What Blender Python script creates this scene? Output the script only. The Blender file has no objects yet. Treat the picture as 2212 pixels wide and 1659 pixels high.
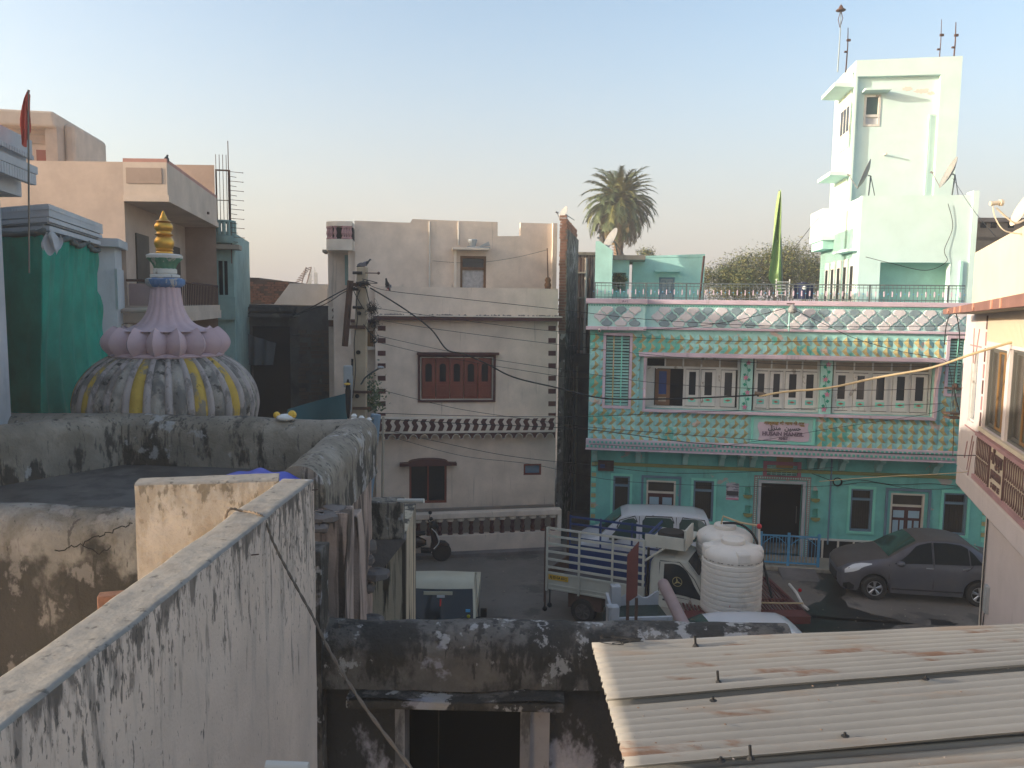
import bpy, bmesh, math, random
from mathutils import Vector, Matrix, noise
R = math.radians
random.seed(11)
V = Vector
scene = bpy.context.scene
COL = scene.collection

# ------------------------------------------------------------------ camera
FPX, CW, CH = 1728.0, 2212.0, 1659.0
PITCH, ROLL, EYE = math.atan((829.5 - 655) / FPX), R(.7), 7.2
_f = V((0, math.cos(PITCH), -math.sin(PITCH)))
_u = V((0, math.sin(PITCH), math.cos(PITCH)))
_r = V((1, 0, 0))
RGT = _r * math.cos(ROLL) + _u * math.sin(ROLL)
UPV = -_r * math.sin(ROLL) + _u * math.cos(ROLL)
CAMP = V((0, 0, EYE))
cam_d = bpy.data.cameras.new('camera')
cam = bpy.data.objects.new('camera', cam_d)
COL.objects.link(cam)
cam_d.sensor_width = 36
cam_d.lens = 36 * FPX / CW
cam_d.clip_start = .05
cam_d.clip_end = 2000
mw = Matrix((RGT, UPV, -_f)).transposed().to_4x4()
mw.translation = CAMP
cam.matrix_world = mw
scene.camera = cam

# ------------------------------------------------------------------ sky, sun, exposure
SUN_EL, SUN_AZ = 12.6, 10.0          # degrees; azimuth measured from -X towards the camera side
to_sun = V((-math.cos(R(SUN_AZ)) * math.cos(R(SUN_EL)), -math.sin(R(SUN_AZ)) * math.cos(R(SUN_EL)), math.sin(R(SUN_EL))))
world = bpy.data.worlds.new('World')
scene.world = world
world.use_nodes = True
wn = world.node_tree.nodes
wl = world.node_tree.links
wn.clear()
sky = wn.new('ShaderNodeTexSky')
sky.sky_type = 'NISHITA'
sky.sun_disc = False
sky.sun_elevation = R(SUN_EL)
sky.sun_rotation = R(180 + 90 - SUN_AZ)
sky.air_density = 1.0
sky.dust_density = 3.0
sky.ozone_density = 1.0
bg = wn.new('ShaderNodeBackground')
bg.inputs[1].default_value = .15
wo = wn.new('ShaderNodeOutputWorld')
hs = wn.new('ShaderNodeHueSaturation')
hs.inputs['Saturation'].default_value = 1.05
tint = wn.new('ShaderNodeMix'); tint.data_type = 'RGBA'; tint.blend_type = 'MULTIPLY'
tint.inputs[0].default_value = 1
tint.inputs[7].default_value = (1.0, .95, .915, 1)
wl.new(sky.outputs[0], hs.inputs['Color'])
wl.new(hs.outputs[0], tint.inputs[6])
# pale dusty air towards the horizon
tc = wn.new('ShaderNodeTexCoord'); sp = wn.new('ShaderNodeSeparateXYZ')
wl.new(tc.outputs['Generated'], sp.inputs[0])
mrr = wn.new('ShaderNodeMapRange'); mrr.interpolation_type = 'SMOOTHSTEP'
mrr.inputs[1].default_value = -.05; mrr.inputs[2].default_value = .38; mrr.inputs[3].default_value = .88; mrr.inputs[4].default_value = 0
wl.new(sp.outputs[2], mrr.inputs[0])
hz = wn.new('ShaderNodeMix'); hz.data_type = 'RGBA'
hz.inputs[7].default_value = (1.64, 1.52, 1.53, 1)
# the dusty layer lets the sky's own glow round the low sun through
dp = wn.new('ShaderNodeVectorMath'); dp.operation = 'DOT_PRODUCT'
dp.inputs[1].default_value = tuple(to_sun)
wl.new(tc.outputs['Generated'], dp.inputs[0])
gl_ = wn.new('ShaderNodeMapRange'); gl_.interpolation_type = 'SMOOTHSTEP'
gl_.inputs[1].default_value = -.1; gl_.inputs[2].default_value = .95; gl_.inputs[3].default_value = 1; gl_.inputs[4].default_value = .05
wl.new(dp.outputs['Value'], gl_.inputs[0])
mu = wn.new('ShaderNodeMath'); mu.operation = 'MULTIPLY'
wl.new(mrr.outputs[0], mu.inputs[0]); wl.new(gl_.outputs[0], mu.inputs[1])
wl.new(mu.outputs[0], hz.inputs[0]); wl.new(tint.outputs[2], hz.inputs[6])
wl.new(hz.outputs[2], bg.inputs[0])
wl.new(bg.outputs[0], wo.inputs[0])
sun_d = bpy.data.lights.new('sun', 'SUN')
sun_d.energy = 2.7
sun_d.angle = R(.6)
sun_d.color = (1, .89, .74)
sun = bpy.data.objects.new('sun', sun_d)
COL.objects.link(sun)
sun.rotation_euler = to_sun.to_track_quat('Z', 'Y').to_euler()
sun.location = (-20, -4, 30)
scene.view_settings.view_transform = 'Standard'
scene.view_settings.look = 'None'
scene.view_settings.exposure = 1.36
scene.view_settings.gamma = 1
scene.view_settings.use_curve_mapping = False
scene.cycles.use_denoising = True
scene.cycles.max_bounces = 6
scene.cycles.diffuse_bounces = 4

HAZE = .0024
# ------------------------------------------------------------------ placing helpers
def ray(px, py):
    return _f * FPX + RGT * (px - 1106) - UPV * (py - 829.5)
def at(px, py, Y):
    d = ray(px, py)
    return CAMP + d * (Y / d.y)
def gz(px, py, z):
    d = ray(px, py)
    return CAMP + d * ((z - EYE) / d.z)

class Fr:
    """upright frame: local x along the facade, local -y outward to the street, local z = height above ground"""
    def __init__(s, px, Y, yaw, py=655):
        p = at(px, py, Y)
        s.o = V((p.x, p.y, 0))
        s.yaw = R(yaw)
        s.u = V((math.cos(s.yaw), math.sin(s.yaw), 0))
        s.n = V((math.sin(s.yaw), -math.cos(s.yaw), 0))
    def l(s, px, py, off=0.0):
        d = ray(px, py)
        t = (s.o + s.n * off - CAMP).dot(s.n) / d.dot(s.n)
        p = CAMP + d * t - s.o
        return p.dot(s.u), p.z
    def x(s, px, py=655, off=0.0): return s.l(px, py, off)[0]
    def z(s, px, py, off=0.0): return s.l(px, py, off)[1]
    def rect(s, x0, y0, x1, y1, off=0.0):
        xm, ym = (x0 + x1) / 2, (y0 + y1) / 2
        return s.l(x0, ym, off)[0], s.l(x1, ym, off)[0], s.l(xm, y1, off)[1], s.l(xm, y0, off)[1]
    def pl(s, obj):
        obj.location = s.o
        obj.rotation_euler = (0, 0, s.yaw)
        return obj
    def w(s, x, y, z): return s.o + s.u * x - s.n * y + V((0, 0, z))

def tag(o, label=None, cat=None, group=None, kind=None):
    if label: o['label'] = label
    if cat: o['category'] = cat
    if group: o['group'] = group
    if kind: o['kind'] = kind
    return o
def empty(name, label, cat, fr=None, loc=(0, 0, 0), rz=0, group=None):
    o = bpy.data.objects.new(name, None)
    COL.objects.link(o)
    o.empty_display_size = .2
    if fr: fr.pl(o)
    else:
        o.location = loc
        o.rotation_euler = (0, 0, rz)
    return tag(o, label, cat, group)

class MB:
    def __init__(s): s.v = []; s.f = []; s.m = []
    def add(s, vs, fs, m=0):
        b = len(s.v)
        s.v += [tuple(v) for v in vs]
        s.f += [tuple(i + b for i in f) for f in fs]
        s.m += [m] * len(fs)
        return s
    def box(s, x0, x1, y0, y1, z0, z1, m=0):
        if x0 > x1: x0, x1 = x1, x0
        if y0 > y1: y0, y1 = y1, y0
        if z0 > z1: z0, z1 = z1, z0
        return s.add([(x0, y0, z0), (x1, y0, z0), (x1, y1, z0), (x0, y1, z0), (x0, y0, z1), (x1, y0, z1), (x1, y1, z1), (x0, y1, z1)],
                     [(0, 3, 2, 1), (4, 5, 6, 7), (0, 1, 5, 4), (1, 2, 6, 5), (2, 3, 7, 6), (3, 0, 4, 7)], m)
    def prism(s, poly, a, b, m=0, axis='y'):
        n = len(poly)
        if axis == 'y': P = lambda p, d: (p[0], d, p[1])
        elif axis == 'x': P = lambda p, d: (d, p[0], p[1])
        else: P = lambda p, d: (p[0], p[1], d)
        vs = [P(p, a) for p in poly] + [P(p, b) for p in poly]
        fs = [tuple(range(n)), tuple(range(2 * n - 1, n - 1, -1))] + [(i, (i + 1) % n, n + (i + 1) % n, n + i) for i in range(n)]
        return s.add(vs, fs, m)
    def holed(s, x0, x1, z0, z1, y0, y1, holes, m=0, back=True):
        hs = [(min(h[0], h[1]), max(h[0], h[1]), min(h[2], h[3]), max(h[2], h[3])) for h in holes]
        xs = sorted(set([x0, x1] + [v for h in hs for v in h[:2] if x0 < v < x1]))
        zs = sorted(set([z0, z1] + [v for h in hs for v in h[2:] if z0 < v < z1]))
        for i in range(len(xs) - 1):
            for j in range(len(zs) - 1):
                cx, cz = (xs[i] + xs[i + 1]) / 2, (zs[j] + zs[j + 1]) / 2
                if any(h[0] < cx < h[1] and h[2] < cz < h[3] for h in hs): continue
                a, b, c, d = xs[i], xs[i + 1], zs[j], zs[j + 1]
                s.add([(a, y0, c), (b, y0, c), (b, y0, d), (a, y0, d)], [(0, 1, 2, 3)], m)
                if back: s.add([(a, y1, c), (b, y1, c), (b, y1, d), (a, y1, d)], [(3, 2, 1, 0)], m)
        for a, b, c, d in hs:
            s.add([(a, y0, c), (a, y1, c), (a, y1, d), (a, y0, d)], [(0, 1, 2, 3)], m)
            s.add([(b, y0, c), (b, y1, c), (b, y1, d), (b, y0, d)], [(3, 2, 1, 0)], m)
            s.add([(a, y0, d), (a, y1, d), (b, y1, d), (b, y0, d)], [(0, 1, 2, 3)], m)
            s.add([(a, y0, c), (a, y1, c), (b, y1, c), (b, y0, c)], [(3, 2, 1, 0)], m)
        s.add([(x0, y0, z0), (x0, y1, z0), (x0, y1, z1), (x0, y0, z1)], [(3, 2, 1, 0)], m)
        s.add([(x1, y0, z0), (x1, y1, z0), (x1, y1, z1), (x1, y0, z1)], [(0, 1, 2, 3)], m)
        s.add([(x0, y0, z1), (x1, y0, z1), (x1, y1, z1), (x0, y1, z1)], [(0, 1, 2, 3)], m)
        s.add([(x0, y0, z0), (x1, y0, z0), (x1, y1, z0), (x0, y1, z0)], [(3, 2, 1, 0)], m)
        return s
    def frame(s, x0, x1, z0, z1, w, y0, y1, m=0):
        x0, x1 = min(x0, x1), max(x0, x1); z0, z1 = min(z0, z1), max(z0, z1)
        s.box(x0, x1, y0, y1, z1 - w, z1, m); s.box(x0, x1, y0, y1, z0, z0 + w, m)
        s.box(x0, x0 + w, y0, y1, z0 + w, z1 - w, m); s.box(x1 - w, x1, y0, y1, z0 + w, z1 - w, m)
        return s
    def tube(s, pts, r, n=6, m=0, r1=None):
        pts = [V(p) for p in pts]
        k = len(pts)
        vs, fs = [], []
        prev = None
        for i, p in enumerate(pts):
            t = (pts[min(i + 1, k - 1)] - pts[max(i - 1, 0)])
            if t.length < 1e-9: t = V((0, 0, 1))
            t.normalize()
            if prev is None:
                a = V((0, 0, 1)) if abs(t.z) < .9 else V((1, 0, 0))
                a = (a - t * a.dot(t)).normalized()
            else:
                a = (prev - t * prev.dot(t)).normalized()
            prev = a
            b = t.cross(a)
            rr = r if r1 is None else r + (r1 - r) * i / max(k - 1, 1)
            for j in range(n):
                q = 2 * math.pi * j / n
                vs.append(p + (a * math.cos(q) + b * math.sin(q)) * rr)
        for i in range(k - 1):
            for j in range(n):
                fs.append((i * n + j, i * n + (j + 1) % n, (i + 1) * n + (j + 1) % n, (i + 1) * n + j))
        fs.append(tuple(range(n - 1, -1, -1)))
        fs.append(tuple((k - 1) * n + j for j in range(n)))
        return s.add(vs, fs, m)
    def cyl(s, p0, p1, r0, r1=None, n=12, m=0):
        return s.tube([p0, p1], r0, n, m, r0 if r1 is None else r1)
    def lathe(s, prof, n=24, c=(0, 0, 0), m=0, fn=None, ms=None, cap=True):
        k = len(prof)
        vs, fs, mm = [], [], []
        for i, (r, z) in enumerate(prof):
            for j in range(n):
                q = 2 * math.pi * j / n
                rr = fn(q, r, z) if fn else r
                vs.append((c[0] + rr * math.cos(q), c[1] + rr * math.sin(q), c[2] + z))
        b = len(s.v)
        s.v += vs
        for i in range(k - 1):
            for j in range(n):
                s.f.append((b + i * n + j, b + i * n + (j + 1) % n, b + (i + 1) * n + (j + 1) % n, b + (i + 1) * n + j))
                s.m.append(ms[i] if ms else m)
        if not cap: return s
        s.f.append(tuple(b + j for j in range(n - 1, -1, -1))); s.m.append(ms[0] if ms else m)
        s.f.append(tuple(b + (k - 1) * n + j for j in range(n))); s.m.append(ms[-1] if ms else m)
        return s
    def ball(s, c, r, n=10, m=0, rz=None, k=7):
        rz = r if rz is None else rz
        prof = [(max(1e-4, r * math.sin(math.pi * i / (k - 1))), -rz * math.cos(math.pi * i / (k - 1))) for i in range(k)]
        return s.lathe(prof, n, c, m)
    def grid(s, P, nu, nv, m=0):
        vs = [P(i / nu, j / nv) for j in range(nv + 1) for i in range(nu + 1)]
        fs = [(j * (nu + 1) + i, j * (nu + 1) + i + 1, (j + 1) * (nu + 1) + i + 1, (j + 1) * (nu + 1) + i) for j in range(nv) for i in range(nu)]
        return s.add(vs, fs, m)
    def xf(s, M, start=0):
        for i in range(start, len(s.v)): s.v[i] = tuple(M @ V(s.v[i]))
        return s
    def mesh(s, name, mats, smooth=False, recalc=True, weld=False):
        me = bpy.data.meshes.new(name)
        me.from_pydata(s.v, [], s.f)
        for mt in (mats if isinstance(mats, (list, tuple)) else [mats]): me.materials.append(mt)
        me.polygons.foreach_set('material_index', s.m)
        if recalc or weld:
            bm = bmesh.new(); bm.from_mesh(me)
            if weld: bmesh.ops.remove_doubles(bm, verts=bm.verts, dist=1e-4)
            if recalc: bmesh.ops.recalc_face_normals(bm, faces=bm.faces)
            bm.to_mesh(me); bm.free()
        if smooth:
            me.polygons.foreach_set('use_smooth', [True] * len(me.polygons))
            if smooth is not True: me.set_sharp_from_angle(angle=R(smooth))
        me.update()
        return me
    def build(s, name, mats, parent=None, smooth=False, bevel=0, recalc=True, weld=False, loc=None):
        o = bpy.data.objects.new(name, s.mesh(name, mats, smooth, recalc, weld))
        COL.objects.link(o)
        if parent: o.parent = parent
        if loc is not None: o.location = loc
        if bevel:
            b = o.modifiers.new('bevel', 'BEVEL'); b.width = bevel; b.segments = 2; b.limit_method = 'ANGLE'; b.angle_limit = R(40)
        return o

def inst(name, me, parent, loc=(0, 0, 0), rot=(0, 0, 0), sc=(1, 1, 1)):
    o = bpy.data.objects.new(name, me)
    COL.objects.link(o)
    if parent: o.parent = parent
    o.location = loc; o.rotation_euler = rot; o.scale = sc
    return o
def clone(o, parent=None):
    kids = [c for c in COL.objects if c.parent == o]
    c = o.copy(); COL.objects.link(c); c.parent = parent
    for k in kids: clone(k, c)
    return c
def smooth_pts(pts, k=6):
    pts = [V(p) for p in pts]
    out = []
    for i in range(len(pts) - 1):
        a, b, c, d = pts[max(i - 1, 0)], pts[i], pts[i + 1], pts[min(i + 2, len(pts) - 1)]
        for j in range(k):
            t = j / k
            out.append(.5 * ((2 * b) + (c - a) * t + (2 * a - 5 * b + 4 * c - d) * t * t + (3 * b - a - 3 * c + d) * t ** 3))
    out.append(pts[-1])
    return out
def lerp(a, b, t): return a + (b - a) * t
def text(s, size, mat, parent, loc, rz=0, name='lettering', ext=.006, sx=1, tilt=90, bold=0, align='CENTER'):
    cu = bpy.data.curves.new(name, 'FONT')
    cu.body = s; cu.size = size; cu.extrude = ext; cu.align_x = align; cu.align_y = 'CENTER'; cu.offset = bold
    cu.resolution_u = 3
    tmp = bpy.data.objects.new('tmp', cu)
    COL.objects.link(tmp)
    me = bpy.data.meshes.new_from_object(tmp.evaluated_get(bpy.context.evaluated_depsgraph_get()))
    bpy.data.objects.remove(tmp)
    me.materials.clear(); me.materials.append(mat)
    o = bpy.data.objects.new(name, me); COL.objects.link(o)
    o.parent = parent; o.location = loc; o.rotation_euler = (R(tilt), 0, rz); o.scale = (sx, 1, 1)
    return o

# ------------------------------------------------------------------ materials
def C4(c): return (c[0], c[1], c[2], 1)
def M(name, col, rough=.85, var=.14, vs=1.5, bump=.25, bs=30, stains=(), metal=0, spec=.3, coord='Object', coat=0, alpha=1, trans=0, bump2=None, wave=None):
    """stains: (colour, threshold, softness, (sx,sy,sz), strength[, (z0, z1, k)])"""
    m = bpy.data.materials.new(name); m.use_nodes = True
    nt = m.node_tree; N = nt.nodes; L = nt.links
    b = N['Principled BSDF']
    b.inputs['Roughness'].default_value = rough
    b.inputs['Metallic'].default_value = metal
    b.inputs['Specular IOR Level'].default_value = spec
    if coat: b.inputs['Coat Weight'].default_value = coat; b.inputs['Coat Roughness'].default_value = .08
    if trans: b.inputs['Transmission Weight'].default_value = trans
    if alpha < 1: b.inputs['Alpha'].default_value = alpha
    if coord == 'World':
        g = N.new('ShaderNodeNewGeometry'); src = g.outputs['Position']
    else:
        g = N.new('ShaderNodeTexCoord'); src = g.outputs[coord]
    def nz(scale, det=4, sc3=None, rgh=.55):
        s = src
        if sc3:
            mp = N.new('ShaderNodeMapping'); mp.inputs['Scale'].default_value = sc3
            L.new(src, mp.inputs[0]); s = mp.outputs[0]
        n = N.new('ShaderNodeTexNoise'); n.inputs['Scale'].default_value = scale; n.inputs['Detail'].default_value = det; n.inputs['Roughness'].default_value = rgh
        L.new(s, n.inputs['Vector'])
        return n.outputs['Fac']
    def mr(v, a, b_, c=0, d=1, smooth=False):
        n = N.new('ShaderNodeMapRange'); n.inputs[1].default_value = a; n.inputs[2].default_value = b_; n.inputs[3].default_value = c; n.inputs[4].default_value = d
        if smooth: n.interpolation_type = 'SMOOTHSTEP'
        L.new(v, n.inputs[0]); return n.outputs[0]
    def mix(f, a, b_):
        n = N.new('ShaderNodeMix'); n.data_type = 'RGBA'
        if isinstance(f, float): n.inputs[0].default_value = f
        else: L.new(f, n.inputs[0])
        for sock, v in ((n.inputs[6], a), (n.inputs[7], b_)):
            if isinstance(v, tuple): sock.default_value = C4(v)
            else: L.new(v, sock)
        return n.outputs[2]
    def math_(op, a, b_):
        n = N.new('ShaderNodeMath'); n.operation = op
        for i, v in enumerate((a, b_)):
            if isinstance(v, (int, float)): n.inputs[i].default_value = v
            else: L.new(v, n.inputs[i])
        return n.outputs[0]
    c = tuple(col)
    if var:
        lo = tuple(x * (1 - var) for x in col); hi = tuple(min(1, x * (1 + var)) for x in col)
        c = mix(mr(nz(vs, 5), .3, .7), lo, hi)
        c2 = nz(vs * 9, 3)
        c = mix(mr(c2, .35, .75, 0, var * .9), c, tuple(x * .6 for x in col))
    low = math_('MULTIPLY', math_('SUBTRACT', nz(.55, 2), .5), .30) if stains else None
    for st in stains:
        sc, th, so, s3, k = st[:5]
        n = math_('ADD', nz(1.0, 7, s3, .62), low)
        if len(st) > 5:
            sep = N.new('ShaderNodeSeparateXYZ'); L.new(src, sep.inputs[0])
            z0, z1, kk = st[5]
            n = math_('ADD', n, mr(sep.outputs[2], z0, z1, 0, kk))
        c = mix(mr(n, th, th + so, 0, k, True), c, tuple(sc))
    if wave:   # (colour, scale, axis)
        w = N.new('ShaderNodeTexWave'); w.inputs['Scale'].default_value = wave[1]; w.bands_direction = wave[2]; w.inputs['Distortion'].default_value = wave[3]
        L.new(src, w.inputs[0]); c = mix(mr(w.outputs['Fac'], .45, .55, 0, wave[4]), c, tuple(wave[0]))
    if isinstance(c, tuple): b.inputs['Base Color'].default_value = C4(c)
    else: L.new(c, b.inputs['Base Color'])
    if bump:
        bp = N.new('ShaderNodeBump'); bp.inputs['Strength'].default_value = bump; bp.inputs['Distance'].default_value = .01
        h = nz(bs, 4)
        if bump2:
            h = math_('ADD', h, math_('MULTIPLY', nz(bump2[0], 5), bump2[1]))
        L.new(h, bp.inputs['Height']); L.new(bp.outputs[0], b.inputs['Normal'])
    return m
K = {}
BLK = (.035, .033, .03)
K['beige'] = M('beige_plaster', (.70, .575, .47), stains=[((.30, .26, .22), .55, .3, (3, 3, .5), .35), ((.22, .20, .17), .64, .15, (1.2, 1.2, .6), .35), ((.24, .19, .15), .62, .08, (9, 9, .35), .45)])
K['mint_band'] = M('pale_mint_band', (.46, .72, .67), coord='World', stains=[((.30, .50, .46), .58, .2, (2, 2, .7), .5)])
K['shade_beige'] = M('shaded_beige', (.27, .225, .19))  # darker beige with the shade of the porch put into its colour
K['jamb'] = M('grimy_white_jamb', (.25, .235, .24), stains=[((.05, .05, .05), .5, .1, (5, 5, 2), .7)])
K['beige_light'] = M('beige_light_plaster', (.70, .61, .51), stains=[((.33, .29, .25), .58, .2, (3, 3, .5), .35)])
K['maroon'] = M('maroon_paint', (.085, .03, .028), rough=.6, var=.25)
K['redwood'] = M('red_brown_wood', (.21, .055, .035), rough=.5, var=.2)
K['darkglass'] = M('dark_window_glass', (.02, .025, .03), rough=.12, var=0, bump=0, spec=.6)
K['dark'] = M('dark_interior', (.012, .013, .014), rough=.9, var=0, bump=0)
K['cream_line'] = M('cream_paint', (.62, .56, .47), rough=.7)
K['brown_wood'] = M('brown_wood', (.16, .085, .045), rough=.6, var=.3)
K['curtain'] = M('patterned_curtain', (.5, .48, .47), var=.05)
K['pipe_w'] = M('pvc_pipe', (.62, .57, .50), rough=.5)
K['green'] = M('turquoise_paint', (.18, .52, .46), coord='World', stains=[((.11, .34, .29), .52, .2, (1.6, 1.6, .7), .65), ((.50, .40, .36), .635, .02, (1.0, 1.0, 1.3), .85), ((.10, .20, .17), .60, .12, (3.5, 3.5, .6), .5)])
K['polec'] = M('pole_concrete', (.37, .30, .215), stains=[((.22, .19, .15), .55, .15, (6, 6, .8), .6)])
K['green_tile'] = M('turquoise_tile', (.36, .66, .60), coord='World', vs=3, stains=[((.07, .38, .28), .53, .06, (.8, .8, 1.2), .7), ((.62, .46, .40), .645, .02, (2.1, 2.1, 2.6), .85)])
K['blue_tile'] = M('blue_green_tile', (.27, .54, .54), coord='World', vs=3, stains=[((.06, .37, .28), .52, .06, (.8, .8, 1.2), .8), ((.62, .46, .40), .66, .02, (2.1, 2.1, 2.6), .85)])
K['yellow_tile'] = M('mustard_tile', (.44, .37, .17), coord='World', vs=3, stains=[((.62, .44, .34), .62, .03, (2.1, 2.1, 2.6), .8)])
K['mint'] = M('mint_paint', (.38, .64, .57), coord='World', stains=[((.27, .50, .42), .58, .2, (2, 2, .5), .5)])
K['mint_pale'] = M('pale_mint_paint', (.60, .75, .71), var=.05, coord='World', stains=[((.40, .58, .50), .56, .25, (.5, .5, .6), .4)])
K['peelpink'] = M('pinkish_bare_plaster', (.66, .60, .52), var=.05)
K['mint_deep'] = M('deep_mint_paint', (.24, .66, .53), var=.05, coord='World')
K['pink'] = M('pink_paint', (.60, .47, .53), coord='World', stains=[((.32, .24, .25), .6, .1, (6, 6, 1), .5)])
K['medpink'] = M('pale_pink_relief', (.68, .64, .65), bs=60, bump=.7, coord='World')
K['medgrey'] = M('slate_relief', (.24, .32, .35), bs=60, bump=.7, coord='World')
K['wht'] = M('old_white_paint', (.60, .58, .54), stains=[((.20, .15, .11), .62, .06, (5, 5, 3), .7)], coord='World')
K['olive'] = M('olive_paint', (.27, .27, .10))
K['stud'] = M('green_stud', (.13, .42, .34), var=.1)
K['carved'] = M('carved_wood', (.30, .24, .18), bump=1, bs=25, var=.3)
K['blue_grey'] = M('blue_grey_paint', (.15, .23, .30), rough=.6)
K['blue_pane'] = M('pale_blue_pane', (.33, .46, .55), rough=.4, var=.05)
K['grill'] = M('brown_grille', (.055, .045, .035), rough=.6, var=.3)
K['gateblue'] = M('blue_gate_paint', (.10, .32, .52), rough=.5)
K['steel'] = M('grey_steel', (.16, .19, .19), rough=.45, metal=.6, bump=0)
K['rust'] = M('rusty_iron', (.10, .055, .04), rough=.8, var=.4)
K['concrete'] = M('weathered_concrete', (.33, .29, .23), stains=[((.16, .14, .11), .55, .15, (3, 3, .6), .6)])
K['wire'] = M('black_wire', (.015, .015, .016), rough=.6, var=0, bump=0)
K['cablebuff'] = M('buff_cable', (.50, .38, .22), rough=.6, var=.1, bump=0)
K['insul'] = M('white_porcelain', (.65, .63, .6), rough=.25, var=0, bump=0)
K['gold'] = M('gold_paint', (.60, .33, .06), rough=.38, metal=.75, var=.15)
K['lilac'] = M('lilac_paint', (.50, .37, .39), stains=[((.30, .23, .25), .6, .1, (4, 4, 2), .5)])
K['peach'] = M('peach_plaster', (.45, .345, .28), stains=[((.36, .24, .18), .55, .3, (1, 1, .8), .4)])
K['peachlight'] = M('peach_light', (.52, .42, .345))
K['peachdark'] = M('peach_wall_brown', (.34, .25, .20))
K['lime'] = M('whitewash', (.46, .48, .50), stains=[((.28, .30, .33), .58, .2, (3, 3, 1), .5)])
K['cloth'] = M('green_shade_cloth', (.006, .26, .19), rough=.8, vs=2, var=.2, bump=.2, bs=150)
K['clothhem'] = M('grey_hem', (.10, .12, .12))
K['tealwall'] = M('teal_plaster', (.24, .36, .34), var=.2, stains=[((.14, .2, .19), .55, .2, (4, 4, 1), .6)])
K['brickm'] = M('brick_clay', (.19, .10, .07), var=.3, coord='World', vs=9)
K['mortar'] = M('grey_mortar', (.22, .19, .16), var=.2)
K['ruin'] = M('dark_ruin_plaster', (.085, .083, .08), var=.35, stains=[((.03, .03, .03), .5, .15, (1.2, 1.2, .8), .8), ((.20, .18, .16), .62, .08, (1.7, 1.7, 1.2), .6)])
K['ruin2'] = M('dark_ruin_brick', (.10, .075, .06), var=.4, bump=1, bs=12)
K['mould'] = M('mouldy_plaster', (.27, .235, .19), bump=.9, bs=45, bump2=(8, 3), vs=2.2, var=.3,
               stains=[((.18, .155, .12), .46, .14, (2.2, 2.2, 1.9), .7), (BLK, .56, .09, (4.2, 4.2, 1.7), .9, (5.45, 5.1, .10)), (BLK, .57, .07, (16, 16, 3), .7), ((.40, .385, .37), .60, .05, (3.4, 3.4, 3.0), .75, (5.5, 5.2, .03)), (BLK, .60, .08, (15, 15, .8), .75)])
K['mould2'] = M('blackened_parapet', (.245, .232, .21), bump=.9, bs=45, bump2=(8, 3), vs=2.2, var=.3,
               stains=[((.12, .105, .085), .48, .14, (2.6, 2.6, 1.9), .7), (BLK, .50, .14, (2.0, 2.0, 1.7), .92, (5.35, 5.0, .20)), ((.30, .28, .26), .58, .06, (3.4, 3.4, 2.6), .5, (5.4, 5.2, .02)), (BLK, .57, .07, (16, 16, 3), .7)])
K['lowwall'] = M('mouldy_bluish_whitewash', (.36, .335, .36), bump=1, bs=40, bump2=(9, 3), vs=3, var=.25,
               stains=[((.15, .14, .13), .50, .12, (3, 3, 1.4), .7), (BLK, .56, .10, (2.2, 2.2, 1.3), .96, (2.6, 3.5, .26)), (BLK, .60, .07, (12, 12, 3), .8), ((.12, .14, .30), .68, .04, (3, 3, 3), .5)])
K['mould_dark'] = M('black_mould_plaster', (.15, .135, .12), bump=1, bs=40, bump2=(9, 3), vs=3.0, var=.35,
               stains=[(BLK, .58, .08, (16, 16, .8), .8), (BLK, .45, .12, (2.2, 2.2, 1.5), .9), (BLK, .52, .08, (9, 9, 3), .8), ((.44, .42, .40), .575, .045, (4.2, 4.2, 3.2), .75), ((.36, .35, .39), .64, .05, (1.4, 1.4, 1.6), .7)])
K['longwall'] = M('streaked_whitewash', (.60, .485, .40), bump=.5, bs=55, bump2=(9, 1.5), vs=2, var=.1,
               stains=[((.30, .26, .23), .52, .2, (6, 6, 1.1), .6), ((.17, .145, .125), .60, .12, (11, 11, 1.6), .75, (5.1, 5.9, .11)), ((.06, .053, .047), .66, .07, (17, 17, 4), .8, (4.9, 5.9, .13)), ((.05, .045, .04), .64, .05, (34, 34, 15), .7, (5.0, 5.9, .08)), ((.12, .10, .085), .64, .10, (7, 7, 2.6), .85, (5.62, 5.9, .17))])
K['walltop'] = M('grey_wall_top', (.26, .245, .22), bump=.35, bs=25, bump2=(8, 2), vs=5, var=.25,
               stains=[((.16, .14, .12), .50, .16, (5, 5, 5), .6), (BLK, .62, .08, (14, 14, 14), .6), ((.40, .44, .52), .66, .05, (4, 4, 4), .5)])
K['limeface'] = M('sunlit_limewash', (.46, .425, .365), bump=.9, bs=28, bump2=(7, 3), vs=3, var=.2,
               stains=[((.30, .25, .18), .50, .16, (6, 6, 2.4), .65, (5.2, 5.9, .08)), ((.13, .11, .075), .62, .07, (10, 10, 5), .7, (5.6, 5.9, .12)), ((.20, .16, .11), .64, .05, (14, 14, 9), .5)])
K['streak'] = M('streaked_old_wall', (.42, .315, .26), bump=.8, bs=40, bump2=(6, 2), vs=2,
               stains=[((.19, .14, .12), .49, .07, (7, 7, .45), .8), ((.045, .035, .03), .53, .05, (5, 5, .35), .9), ((.50, .40, .34), .63, .05, (8, 8, .5), .7)])
K['streaky'] = M('streaked_buff_wall', (.56, .47, .34), bump=.5, bs=40,
               stains=[((.04, .035, .03), .48, .05, (5, 5, .22), .95), ((.10, .08, .065), .5, .08, (16, 16, .6), .6)])
K['stone'] = M('grey_stone_slab', (.17, .15, .14), bump=1, bs=18, var=.3)
K['tar'] = M('dark_roof_floor', (.12, .11, .10), var=.35, vs=.8, stains=[((.05, .048, .045), .5, .12, (1.2, 1.2, 1), .7), ((.20, .18, .16), .62, .1, (2, 2, 1), .5)])
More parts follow.
